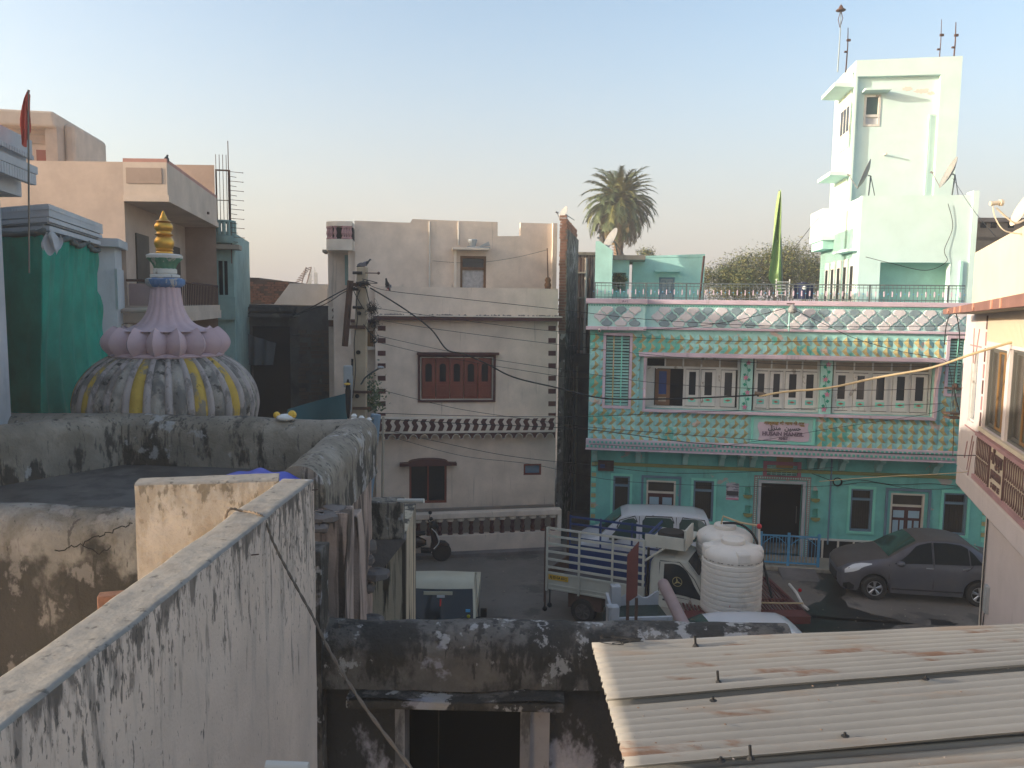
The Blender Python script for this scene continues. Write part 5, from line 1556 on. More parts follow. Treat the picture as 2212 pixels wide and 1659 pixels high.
MB().box(A0.x + .06, B0.x - .1, 15.985, 15.999, 9.45, 9.75).build('inset_panel', K['peachdark'], t)
m = MB(); m.prism([(A0.x - .5, 15.9), (B0.x + .05, 15.9), (B1.x + .05, B1.y), (A1.x, B1.y)], 6.72, 6.92, axis='z'); m.build('balcony_slab', K['peachlight'], t)
m = MB(); m.prism([(A0.x, 15.92), (B0.x + .02, 15.92), (B1.x + .02, B1.y), (A1.x, B1.y)], 6.92, 7.06, axis='z'); m.build('balcony_kerb', K['peachlight'], t)
barm = MB().box(-.008, .008, -.008, .008, 0, .5).mesh('bar', K['board'])
for i in range(30):
    p = B0.lerp(B1, i / 29); inst('bar', barm, t, (p.x - .03, p.y, 7.06))
m = MB(); m.tube([(A0.x, 15.98, 7.56), (B0.x - .03, 15.98, 7.56), (B1.x - .03, B1.y, 7.56)], .025, 6); m.build('hand_rail', K['board'], t)
MB().box(A0.x + .05, B0.x - .05, 15.96, 15.99, 7.06, 7.5).build('balcony_panel', K['mauve_pipe'], t)
SW = frp(A0, math.degrees(math.atan2(A1.y - A0.y, A1.x - A0.x)))
def sidebox(x0, x1, z0, z1, name, mat, y0=-.03, y1=-.002):
    o = MB().box(x0, x1, y0, y1, z0, z1)
    M_ = Matrix.Translation(A0) @ Matrix.Rotation(SW.yaw, 4, 'Z'); o.xf(M_); return o.build(name, mat, t)
sidebox(.7, 1.7, 7.1, 8.55, 'door', K['grill']); sidebox(2.4, 3.3, 7.1, 8.5, 'window', K['grill']); sidebox(3.9, 4.8, 7.1, 8.5, 'window', K['grill'])
sidebox(.6, 1.5, 5.0, 6.5, 'lower_window', K['dark']); sidebox(2.2, 4.6, 4.0, 6.6, 'lower_shutter', K['board'])
MB().box(A0.x - .05, A0.x + .12, 15.7, 15.95, 0, 6.7).build('pillar', K['peachlight'], t)
MB().tube([(-8.3, 15.8, 6.95), (-7.0, 15.6, 6.98)], .05, 8).build('drain_pipe', K['peachlight'], t)
for k in range(3): MB().box(B1.x - .35 + .02 * k, B1.x - .0 + .25 * k * 0 + .3, 19.2 + k * .9, 19.27 + k * .9, 9.3, 9.36).build('rod_stub', K['board'], t) if k < 2 else None
# far peach block
FB = Fr(60, 26, 10)
t2 = empty('far_peach_block', 'tall peach rooftop block with overhanging parapet behind the temple roof', 'building', FB)
a, b, b2_ = FB.x(-30, 300), FB.x(118, 300), FB.x(144, 300)
zt_, zs_ = FB.z(60, 237), FB.z(60, 272)
MB().box(a, b - .3, .5, 5, 8, zs_ + .1).box(b - .35, b, .2, 5, 8, zs_ + .1).build('wall', K['peach'], t2)
MB().box(a, b, 0, 5, zs_, zt_).build('parapet', K['peachlight'], t2, bevel=.08)
MB().box(b, b2_, .8, 4, 8, FB.z(130, 256)).build('stair_block', K['peachlight'], t2, bevel=.1)
MB().box(FB.x(37, 290), FB.x(92, 290), .45, .49, FB.z(60, 304), FB.z(60, 284)).build('lattice_vent', K['peachdark'], t2)
MB().box(FB.x(66, 330), FB.x(91, 330), .45, .49, FB.z(75, 348), FB.z(75, 318)).build('window', K['redwood'], t2)

# ================================================================== temple on the left
t = empty('temple_building', 'bluish white temple building with carved cornices at the left edge', 'building', None, (0, 0, 0))
E0, E1 = V((-6.42, 11.05, 0)), V((-5.95, 9.0, 0))
def plan(pts, z0, z1, name, mat, bevel=0): return MB().prism(pts, z0, z1, axis='z').build(name, mat, t, bevel=bevel)
def corn(off, z0, z1, name, mat=None): return plan([(-14, 13.6), (-8.2, 12.7), (-8.1, 11.2), (-6.95 + off, 11.0 + off * .1), (-6.35 + off, 8.2), (-5.9 + off, 5.6), (-14, 5.6)], z0, z1, name, mat or K['lime'])  # left and near ends stretched out of view to shade parapet and cloth
corn(0, 0, 8.65, 'wall')
corn(.28, 8.55, 8.85, 'cornice_slab'); corn(.50, 8.85, 9.05 - .1, 'cornice_slab'); corn(.36, 8.95, 9.1, 'cornice_course'); corn(.44, 9.1, 9.3, 'parapet_band')
m = MB()
for i in range(34):
    p = V((-6.95 + .47, 10.95, 8.96)).lerp(V((-6.35 + .47, 8.2, 8.96)), i / 34)
    m.box(p.x - .02, p.x + .03, p.y - .02, p.y + .02, 9.03, 9.09)
    m.box(p.x - .02, p.x + .05, p.y - .025, p.y + .02, 8.70, 8.84)
tag(m.build('dentil', K['lime'], t), kind='stuff')
P0 = None
def off_(d): return [(-7.9 - d * .3, 12.7 - d), (-7.08 + d * 1.4, 12.05 - d), (-7.98 + d * 1.6, 15.0 + d * .2), (-11, 15.0)]
plan(off_(0) + [(-11, 12.8)], 0, 8.3, 'porch_wall', K['lime'])
plan(off_(.18) + [(-11, 12.8)], 8.28, 8.38, 'porch_cornice', K['lime']); plan(off_(.1) + [(-11, 12.8)], 8.16, 8.28, 'porch_cornice', K['lime'])
plan(off_(.22) + [(-11, 12.8)], 8.38, 8.56, 'porch_cornice', K['lime'])
m = MB()
for (a, b, n) in ((off_(.2)[0], off_(.2)[1], 18), (off_(.2)[1], off_(.2)[2], 46)):
    for i in range(n):
        x, y = lerp(a[0], b[0], i / n), lerp(a[1], b[1], i / n); m.box(x - .02, x + .03, y - .03, y + .02, 8.30, 8.36); m.box(x - .03, x + .03, y - .03, y + .03, 8.17, 8.24)
        m.box(x - .01, x + .04, y - .03, y + .01, 8.48, 8.53)
tag(m.build('dentil', K['lime'], t), kind='stuff')
plan([(-7.8, 14.9), (-7.5, 15.2), (-7.95, 16.6), (-9, 16.6)], 0, 8.15, 'rear_bay', K['lime'])
plan([(-7.7, 14.8), (-7.30, 14.95), (-7.85, 16.6), (-9, 16.6)], 8.15, 8.3, 'rear_cornice', K['lime'])
for i in range(7):
    p = V((-7.41, 15.05, 0)).lerp(V((-7.93, 16.5, 0)), i / 6)
    o = MB().box(-.02, .03, -.03, .03, 7.0, 7.75).build('lattice_bar', K['lime'], t, loc=(p.x, p.y, 0))
t2 = empty('shade_cloth', 'large dark green shade cloth with scalloped grey hem hung over the temple porch', 'cloth', None, (0, 0, 0))
pl_ = [V((-7.95, 12.35, 0)), V((-6.96, 11.74, 0)), V((-7.76, 15.1, 0))]
L1, L2 = (pl_[1] - pl_[0]).length, (pl_[2] - pl_[1]).length
def cloth(u, v):
    s = u * (L1 + L2)
    p = pl_[0].lerp(pl_[1], s / L1) if s < L1 else pl_[1].lerp(pl_[2], (s - L1) / L2)
    k = math.exp(-((s - L1) / .25) ** 2)
    ztop = 8.16 - .10 * abs(math.sin(s * 2.6)) * (1 if s > L1 * .8 else .4)
    z = lerp(ztop, 4.6, v)
    sh = .07 * math.sin(s * 9 + 2.5 * math.sin(v * 3)) * (.3 + v) + .05 * math.sin(s * 23) * math.exp(-v * 8) + .10 * math.sin(v * 5 + s)
    if u > .97: sh += .06 * math.sin(v * 26)
    sx = 1 - (.05 * v * (1 if s > L1 else 0))
    return (p.x + .12 + sh * .7 - .04 * v * (s > L1), p.y - .1 - sh * .3 - .18 * v * (u > .6) * (u - .6), z)
MB().grid(cloth, 110, 50).build('cloth', K['cloth'], t2, smooth=True)
m = MB(); m.tube([V(cloth(i / 70, 0)) + V((.03, -.02, 0)) for i in range(71)], .045, 6); m.tube([V(cloth(0, i / 30)) + V((.0, -.03, 0)) for i in range(31)], .03, 6)
m.build('hem', K['clothhem'], t2, smooth=True)
t2 = empty('white_rag', 'crumpled white rag caught near the top of the green shade cloth', 'rag', None, tuple(at(113, 528, 11.55)))
m = MB().grid(lambda u, v: (lerp(-.13, .13, u), -.05 * math.sin(u * 9 + v * 4), lerp(-.13, .16, v) * (1 - .5 * abs(u - .45)) + .04 * math.sin(u * 14)), 14, 10)
m.build('rag', K['lime'], t2)
m_ = t2
# red flag
fp = at(63, 590, 10.2); ftp = at(61, 194, 10.2)
t = empty('red_flag', 'furled red flag on a thin pole beside the temple cornice', 'flag', None, tuple(fp))
d = ftp - fp
MB().tube([(0, 0, 0), d * .5, d], .012, 6).build('flagpole', K['aluminium'], t)
def ff_(u, v):
    z = lerp(.72, .995, v); p = d * z
    w = .062 * min(1, (1 - v) * 1.6 + .03) * (1 if v > .3 else .35 + v * 2.2)
    return (p.x + lerp(-w * 1.1, w * .6, u) - .05 * (1 - v), .045 * math.sin(u * 12 + v * 6), p.z - .06 * u + .03 * math.sin(u * 9))
MB().grid(ff_, 18, 30).build('flag_cloth', K['flagred'], t, smooth=True)

# ================================================================== dome
DC = at(365, 860, 12.4)
t = empty('temple_dome', 'ribbed mossy onion dome with pink lotus collar and golden finial', 'dome', None, (DC.x, DC.y, 0))
def zd(py): return at(365, py, 12.4).z
mpx = 12.4 / 1728
Rb = 196 * mpx
Rb *= .925
prof = [(Rb * .80, zd(985)), (Rb * .93, zd(935)), (Rb, zd(880)), (Rb * .995, zd(855)), (Rb * .95, zd(828)), (Rb * .86, zd(803)), (Rb * .74, zd(782)), (Rb * .60, zd(767)), (Rb * .45, zd(760)), (Rb * .3, zd(755))]
prof = [(p.x, p.z) for p in smooth_pts([(a, 0, b) for a, b in prof], 4)]
NR = 28
m = MB()
# background of dome, then alternating panels and ribs as separate strips
def strip(q0, q1, out, mat, name, steps=3, bulge=.03):
    mb = MB(); n = len(prof)
    vs = []
    for (r, z) in prof:
        for j in range(steps + 1):
            q = lerp(q0, q1, j / steps); k = math.sin(math.pi * j / steps)
            rr = r * (1 + bulge * k) + out * (k > .01)
            vs.append((rr * math.cos(q), rr * math.sin(q), z))
    fs = [(i * (steps + 1) + j, i * (steps + 1) + j + 1, (i + 1) * (steps + 1) + j + 1, (i + 1) * (steps + 1) + j) for i in range(n - 1) for j in range(steps)]
    mb.add(vs, fs); return mb.build(name, mat, t, smooth=True)
yel = {18, 22, 24, 19, 15}
for i in range(NR):
    q0 = 2 * math.pi * i / NR; q1 = 2 * math.pi * (i + 1) / NR; qm = lerp(q0, q1, .62)
    strip(q0, qm, .0, K['domey'] if i in (16, 18, 21, 24, 26, 14) else K['domem'], 'dome_panel', 6, .035)
    strip(qm, q1, .035, K['domel'], 'dome_rib', 4, .012)
MB().lathe([(.1, zd(985)), (Rb * .78, zd(985)), (Rb * .9, zd(930)), (Rb * .9, zd(880)), (.1, zd(760))], 24).build('dome_core', K['domem'], t)
MB().lathe([(Rb * .3, zd(764)), (Rb * .62, zd(769)), (Rb * .64, zd(765)), (Rb * .60, zd(760)), (Rb * .3, zd(757))], 40).build('collar_plate', K['lilac'], t, smooth=40)
# petals
pr_ = 118 * mpx; ph = (zd(715) - zd(763))
petal = MB()
def pet(u, v):
    a = lerp(-1, 1, u); z = v
    w = math.sin(math.pi * min(1, .16 + v * .80)) ** .6
    return (.24 * (1 - a * a) * (.35 + .75 * math.sin(math.pi * (.15 + .8 * v))) + .02 * (1 if abs(a) < .01 else 0) - .06, a * .158 * w, ph * v * 1.0 + (.05 * v * (1 - abs(a))))
petal.grid(pet, 10, 12)
pm = petal.mesh('petal', K['lilac'], smooth=50)
NPt = 16
for i in range(NPt):
    q = 2 * math.pi * (i + .5) / NPt
    inst('petal', pm, t, ((pr_ - .16) * math.cos(q), (pr_ - .16) * math.sin(q), zd(764)), (0, 0, q), (1.12, 1.12, 1.08))
MB().lathe([(pr_ - .28, zd(764)), (pr_ - .18, zd(740)), (pr_ - .2, zd(716)), (pr_ - .35, zd(712))], 32).build('petal_core', K['lilac'], t, smooth=True)
# fluted neck
npf = [(96, 714), (72, 708), (52, 697), (40, 680), (33, 660), (30, 640), (28, 622), (27, 606)]
npf = [(p.x, p.z) for p in smooth_pts([(a * mpx, 0, zd(b)) for a, b in npf], 4)]
MB().lathe(npf, 96, fn=lambda q, r, z: r * (1 + .075 * abs(math.sin(q * 8)) ** .7)).build('fluted_neck', K['lilac'], t, smooth=True)
# capital pieces
def lt(name, mat, pts, n=32, fn=None, sm=40): return MB().lathe([(a * mpx, zd(b)) for a, b in pts], n, fn=fn).build(name, mat, t, smooth=sm)
lt('blue_ring', K['oldblue'], [(27, 622), (34, 618), (38, 613), (38, 604), (32, 601), (26, 600)], 64, lambda q, r, z: r * (1 + .05 * abs(math.sin(q * 10))))
lt('stone_ring', K['wht'], [(24, 602), (30, 599), (30, 594), (22, 592), (24, 590), (24, 582), (20, 580)])
lt('green_capital', K['patina'], [(20, 581), (22, 574), (25, 568), (33, 560), (34, 558)], 64, lambda q, r, z: r * (1 + .08 * abs(math.sin(q * 6))))
lt('cap_slab', K['wht'], [(30, 560), (36, 558), (37, 552), (30, 549), (18, 548)])
lt('golden_finial', K['gold'], [(a_ * .9, b_) for a_, b_ in [(19, 549), (20, 546), (17, 543), (21, 540), (18, 538), (20, 534), (22, 529), (22.5, 522), (19, 515), (15, 511), (18, 509), (22, 507), (18, 505), (16, 502), (17, 499), (20, 495), (21, 490), (19, 484), (14, 480), (19, 479), (15, 477), (10, 475), (8, 470), (5, 464), (2.5, 458), (2.5, 456), (.5, 455)]], 32, sm=60)
# ================================================================== teal house beside the peach one and the alley behind
TB = Fr(468, 22.3, 12)
t = empty('teal_narrow_house', 'narrow old teal house with round balcony and iron frame on its roof', 'house', TB)
a, b = 0, TB.x(505, 600)
zr = TB.z(480, 528)
MB().holed(a - 1.0, b, 0, TB.z(480, 500), 0, .3, [(TB.x(471, 600), TB.x(492, 600), TB.z(480, 637), TB.z(480, 563))]).build('wall', K['tealwall'], t)
MB().box(a - 1.0, b, .35, 4, 0, TB.z(480, 500)).build('house_body', K['tealwall'], t)
MB().box(TB.x(469, 600), TB.x(494, 600), .2, .24, TB.z(480, 640), TB.z(480, 560)).build('dark_window', K['dark'], t)
MB().box(TB.x(481, 600), TB.x(484, 600), .05, .1, TB.z(480, 637), TB.z(480, 563)).build('mullion', K['tealwall'], t)
MB().box(a - .8, b + .2, -.35, .3, zr - .14, zr - .02).build('canopy', K['concrete'], t)
lb = MB().box(a - .3, b + .05, -.22, -.002, TB.z(480, 690), TB.z(480, 641)).build('lower_balcony', K['tealwall'], t)
ub = MB().lathe([(.33, 0), (.36, .06), (.36, .2), (.30, .22), (.30, .25)], 14, (b - .25, .1, zr + .03)).build('round_balcony', K['tealwall'], t, smooth=40)
rb = MB().lathe([(.05, 0), (.05, .35)], 6).mesh('baluster', K['tealwall'])
for i in range(9):
    q = math.pi * (1.0 + i / 8 * 1.1); inst('baluster', rb, ub, (b - .25 + .29 * math.cos(q), .1 + .29 * math.sin(q), zr + .25))
MB().lathe([(.28, 0), (.33, .01), (.33, .05), (.28, .06)], 14, (b - .25, .1, zr + .60)).build('balcony_rim', K['tealwall'], ub, smooth=40)
t2 = empty('rooftop_cage', 'open iron cage with reinforcing rods on the roof of the teal house', 'frame', TB)
x0, x1 = TB.x(467, 400), TB.x(494, 400); z0, z1 = TB.z(480, 500), TB.z(480, 366)
m = MB()
for x in (x0, x1): m.box(x - .02, x + .02, 0, .04, z0 - .1, z1)
m.box(x0, x1, 0, .04, z1 - .04, z1); m.box(x0, x1, 0, .03, (z0 + z1) / 2, (z0 + z1) / 2 + .02)
m.build('frame', K['rust'], t2)
rm = MB().cyl((0, 0, 0), (0, 0, z1 - z0 + .4), .009, n=5).mesh('rod', K['rust'])
for i in range(4): inst('rod', rm, t2, (lerp(x0, x1, i / 3.6), .02, z0))
inst('rod', rm, t2, (x1, .02, z0), (0, 0, 0), (1.4, 1.4, 1.18))
t2 = empty('yagi_antenna', 'television antenna with many short horizontal rods beside the iron frame', 'antenna', TB)
x = TB.x(499, 450); za, zb = TB.z(499, 530), TB.z(499, 368)
MB().cyl((x, -.1, za - .5), (x, -.1, zb), .014, n=6).build('mast', K['rust'], t2)
r1 = MB().cyl((0, 0, 0), (.36, 0, -.02), .008, n=5).ball((.36, 0, -.02), .016, 5, k=4).mesh('rod', K['rust'])
for i in range(16): inst('rod', r1, t2, (x, -.1, lerp(zb - .05, za + .1, i / 15)), (0, 0, 0), (.95 if i % 2 == 0 else .45, 1, 1))
# alley backdrop
def blockw(name, lab, pts, Y, yaw, depth, mat, cat='building', base=0):
    f = Fr(sum(p[0] for p in pts) / len(pts), Y, yaw)
    t = empty(name, lab, cat, f)
    q = [f.l(*p) for p in pts]
    xs_ = [p[0] for p in q]
    MB().prism(q + [(max(xs_), base), (min(xs_), base)], 0, depth).build('wall', mat, t)
    return t, f
t, f = blockw('ruined_brick_house', 'unfinished brown brick house seen over the dark alley', [(500, 598), (560, 600), (562, 604), (625, 608)], 30, 4, 4, K['ruin2'])
bk = MB().box(0, .23, -.03, 0, 0, .07).mesh('brick', K['brickm'])
x0, x1 = f.x(503, 650), f.x(622, 650); zt_ = f.z(560, 606)
for r_ in range(14):
    for j in range(8):
        if random.random() < .35: continue
        inst('brick', bk, t, (x0 + j * .26 + (.13 if r_ % 2 else 0) + random.uniform(-.02, .02), 0, zt_ - .12 - r_ * .085))
t, f = blockw('plastered_roof_room', 'pale grey plastered rooftop room between the brick house and the beige house', [(588, 662), (626, 612), (708, 614), (708, 664)], 28.5, 2, 4, K['lime'])
f.l(0, 0)
t, f = blockw('dark_alley_house', 'dark stained old house at the back of the alley with torn pale awning', [(527, 657), (640, 660), (745, 662)], 26, 2, 4, K['ruin'])
MB().box(f.x(525), f.x(640), -.35, .0, f.z(580, 685), f.z(580, 676)).build('ledge', K['ruin'], t)
MB().box(f.x(535), f.x(640), -.3, .0, f.z(580, 672), f.z(580, 663)).build('ledge', K['ruin'], t)
MB().box(f.x(545), f.x(625), -.02, -.001, f.z(580, 900), f.z(580, 705)).build('dark_opening', K['dark'], t)
tag(MB().grid(lambda u, v: (lerp(f.x(530), f.x(603), u * (1 - .1 * v)), -.5 - .06 * math.sin(u * 18), lerp(f.z(560, 716), f.z(560, 786) + .5 * u * 0, v) - .35 * u * (1 - v)), 30, 8).build('awning', M('faded_awning', (.10, .11, .12)), t, smooth=True))
bk2 = MB().box(0, .34, -.05, 0, 0, .10).mesh('stone_block', K['ruin2'])
x0 = f.x(642); zt_ = f.z(690, 720)
for r_ in range(18):
    for j in range(4):
        if random.random() < .25: continue
        inst('stone_block', bk2, t, (x0 + j * .38 + random.uniform(0, .1), 0, zt_ - r_ * .135), (0, 0, 0), (random.uniform(.6, 1.1), random.uniform(.6, 1.6), 1))
for k, py in enumerate((683, 722, 748, 782)): MB().cyl((f.x(640), -.5, f.z(640, py)), (f.x(656), -.55, f.z(656, py - 2)), .02, n=6).build('iron_rod', K['aluminium'], t)
t2 = empty('teal_tarpaulin', 'dull teal tarpaulin sheet low in the dark alley behind the parapet', 'tarpaulin', None, tuple(at(690, 905, 22)))
o = at(690, 905, 22)
MB().grid(lambda u, v: (lerp(-1.1, .75, u), .25 * math.sin(u * 5) + v * .8, -.6 + v * (.75 + .55 * u)), 20, 10).build('sheet', M('teal_tarp', (.03, .12, .13), rough=.5), t2, smooth=True)
# crane jib and far mast
o = at(643, 610, 70)
t2 = empty('lattice_boom', 'small dark lattice boom sticking up above the far roofs', 'boom', None, tuple(o))
e = at(667, 577, 70) - o
m = MB()
for s_ in (-.22, .22): m.tube([(s_, 0, -2), e + V((s_, 0, 0))], .05, 4)
for i in range(7): m.tube([e * (i / 7) + V((-.22, 0, 0)), e * ((i + 1) / 7) + V((.22, 0, 0))], .04, 4)
m.build('boom', K['rust'], t2)
o = at(676, 612, 120)
t2 = empty('far_telecom_mast', 'hazy pale lattice mast far away beside the boom', 'mast', None, tuple(o))
m = MB()
for s_ in (-.5, .5): m.tube([(s_, 0, -5), (s_ * .5, 0, 2.4)], .06, 4)
for i in range(8): m.tube([(-.45, 0, -3 + i * .65), (.45, 0, -2.6 + i * .65)], .04, 4)
m.box(-.7, -.2, -.1, .1, -.4, 1.4); m.box(.2, .7, -.1, .1, -.2, 1.6)
m.build('mast', K['dish'], t2)
# ================================================================== vehicles
class Car:
    """lofted body; x runs front (0) to rear, y to the right hand side seen from the rear"""
    def __init__(s, st, arches=(), ra=.36, cz=.30):
        s.st = st; s.ar = arches; s.ra = ra; s.cz = cz
    def val(s, x):
        st = s.st
        x = min(max(x, st[0][0]), st[-1][0])
        for i in range(len(st) - 1):
            if st[i][0] <= x <= st[i + 1][0]:
                t = (x - st[i][0]) / max(1e-6, st[i + 1][0] - st[i][0])
                return [lerp(a, b, t) for a, b in zip(st[i][1:], st[i + 1][1:])]
    def ring(s, x):
        zb, zl, zt, wl, wt = s.val(x)
        for xc in s.ar:
            d = abs(x - xc)
            if d < s.ra: zb = max(zb, s.cz + math.sqrt(s.ra ** 2 - d * d))
        g = zt - zl
        z2 = max(zb + .02, zb + .28 * (zl - zb))
        return [(0, zb), (wl * .90, zb), (wl * .97, zb + .02), (wl, z2), (wl * 1.005, lerp(z2, zl, .7)), (wl * .975, zl), (lerp(wl * .97, wt, .5) + .02 * min(1, g * 2), zl + g * .46), (wt + .01, zt - .05 * min(1, g * 2.5)), (wt * .86, zt - .008), (wt * .5, zt + .006), (0, zt + .012)]
    def P(s, x, k):
        r = s.ring(x); k = min(max(k, 0), len(r) - 1.0001); i = int(k); t = k - i
        return (lerp(r[i][0], r[i + 1][0], t), lerp(r[i][1], r[i + 1][1], t))
    def body(s, name, mats, par, roofm=None, roofk=8, hoodx=None):
        xs = set(p[0] for p in s.st)
        L0, L1 = s.st[0][0], s.st[-1][0]
        for i in range(61): xs.add(lerp(L0, L1, i / 60))
        for xc in s.ar:
            for k in range(-8, 9): xs.add(xc + s.ra * math.sin(k / 8 * math.pi / 2) * .999)
        xs = sorted(x for x in xs if L0 <= x <= L1)
        mb = MB(); n = 21
        for x in xs:
            r = s.ring(x)
            mb.v += [(x, -y, z) for y, z in r] + [(x, y, z) for y, z in r[::-1][1:]]
        for i in range(len(xs) - 1):
            for j in range(n):
                a, b = i * n + j, i * n + (j + 1) % n
                mb.f.append((a, b, b + n, a + n))
                kk = min(j, 20 - j)
                mb.m.append(1 if roofm and kk >= roofk - 1 and (roofm == 2 or True) else 0)
        mb.f.append(tuple(range(n))); mb.m.append(0)
        mb.f.append(tuple((len(xs) - 1) * n + j for j in range(n))[::-1]); mb.m.append(0)
        return mb.build(name, mats, par, smooth=42)
    def pane(s, name, mat, par, pts, side=-1, off=.008, nx=10, kk=(5, 7)):
        """pts: polygon top/bottom outline as [(x, k_low, k_high)...]"""
        mb = MB()
        xs = [p[0] for p in pts]
        def P(u, v):
            x = lerp(xs[0], xs[-1], u)
            for i in range(len(pts) - 1):
                if pts[i][0] <= x <= pts[i + 1][0] + 1e-6:
                    t = (x - pts[i][0]) / (pts[i + 1][0] - pts[i][0]); a, b = lerp(pts[i][1], pts[i + 1][1], t), lerp(pts[i][2], pts[i + 1][2], t); break
            y, z = s.P(x, lerp(a, b, v))
            return (x, side * (y + off), z + off * .25)
        mb.grid(P, nx, 4)
        return mb.build(name, mat, par, smooth=True)
    def screen(s, name, mat, par, xa, xb, f=.92, off=.012):
        mb = MB()
        def P(u, v):
            x = lerp(xa, xb, v); r = s.ring(x)
            y = lerp(-1, 1, u) * r[8][0] * f / .86 * .98
            ay = abs(y); pts = r[7:]
            z = pts[-1][1]
            for i in range(len(pts) - 1):
                if pts[i + 1][0] <= ay <= pts[i][0]:
                    z = lerp(pts[i + 1][1], pts[i][1], (ay - pts[i + 1][0]) / max(1e-6, pts[i][0] - pts[i + 1][0])); break
            return (x - off * .6, y, z + off)
        mb.grid(P, 12, 6); return mb.build(name, mat, par, smooth=True)
    def seam(s, par, pts, side=-1, r=.009, name='door_seam', mat=None):
        q = []
        for x, k in pts:
            y, z = s.P(x, k); q.append((x, side * (y + .002), z))
        return MB().tube(q, r, 4).build(name, mat or K['black'], par)
def wheel(par, x, y, r, w, side, rim=K['alloy'], spokes=5, name='wheel'):
    """side -1: outer face towards -y"""
    rot = Matrix.Rotation(R(90) * (1 if side < 0 else -1), 4, 'X')
    ty = MB().lathe([(r * .55, -w / 2), (r * .62, -w / 2 - .0), (r * .9, -w / 2), (r, -w * .34), (r, w * .34), (r * .9, w / 2), (r * .62, w / 2), (r * .55, w * .4)], 28, cap=False).xf(rot)
    o = ty.build(name, K['tyre'], par, smooth=40, loc=(x, y, r))
    m = MB().lathe([(r * .56, w * .42), (r * .58, w * .49), (r * .635, w * .5), (r * .62, w * .40)], 28, cap=False)
    b = len(m.v)
    for k in range(spokes):
        q = 2 * math.pi * k / spokes + .3
        c_, s_ = math.cos(q), math.sin(q)
        for dq in ((-.14, .14) if spokes == 5 else (0,)):
            qa = q + dq
            m.tube([(r * .1 * math.cos(q), r * .1 * math.sin(q), w * .42), (r * .57 * math.cos(qa), r * .57 * math.sin(qa), w * .40)], r * .06, 5)
    m.lathe([(r * .14, w * .3), (r * .14, w * .46), (.01, w * .47)], 14)
    m.xf(rot).build('rim', rim, o, smooth=35)
    MB().lathe([(.02, w * .12), (r * .58, w * .2), (r * .6, w * .3)], 20).xf(rot).build('wheel_disc', K['dulliron'] if rim is K['dulliron'] else K['black'], o, smooth=35)
    return o
def mirror(par, x, y, z, mat, s=1):
    o = MB().ball((0, 0, 0), .5, 12, k=8).build('wing_mirror', mat, par, smooth=True, loc=(x, y, z))
    o.scale = (.20 * s, .16 * s, .15 * s); return o

# ---- grey saloon on the right
GC = frp(gz(1822, 1288, 0) + V((0, .0, 0)), -9)
f0 = Fr(1805, 19.95, -9); p = gz(1885, 1293, 0); q = gz(2110, 1308, 0)
yaw = math.degrees(math.atan2(q.y - p.y, q.x - p.x))
u_ = V((math.cos(R(yaw)), math.sin(R(yaw)), 0)); nrm = V((-u_.y, u_.x, 0))
wbs = (q - p).length / 2.43
org = p - u_ * (.80 * wbs) + nrm * (.74)
t = empty('parked_saloon_car', 'dusty dark grey saloon car parked before the turquoise house at the right', 'car', None, (org.x, org.y, 0), R(yaw))
t.scale = (wbs, 1, 1)
st = [(0, .36, .60, .64, .50, .38), (.05, .22, .68, .74, .68, .55), (.18, .19, .76, .84, .78, .62), (.45, .18, .84, .93, .83, .68), (.8, .18, .89, 1.0, .845, .71), (1.12, .18, .925, 1.06, .845, .72),
      (1.45, .18, .94, 1.29, .845, .66), (1.82, .18, .95, 1.49, .845, .585), (2.1, .18, .955, 1.545, .845, .575), (2.5, .18, .965, 1.55, .845, .57), (2.85, .18, .975, 1.52, .845, .565), (3.08, .18, .985, 1.45, .845, .56),
      (3.4, .18, 1.0, 1.22, .84, .60), (3.6, .19, 1.01, 1.13, .835, .64), (3.85, .21, 1.0, 1.08, .80, .62), (3.95, .28, .92, .98, .74, .55), (3.99, .40, .80, .84, .66, .48)]
car = Car(st, (.80, 3.23), .355, .29)
car.body('body', [K['cargrey'], K['dustroof']], t, roofm=1, roofk=8)
MB().box(.3, 3.7, -.6, .6, .2, .6).build('underbody', K['black'], t)
for x in (.80, 3.23):
    for s_ in (-1, 1): wheel(t, x, s_ * .76, .30, .19, s_)
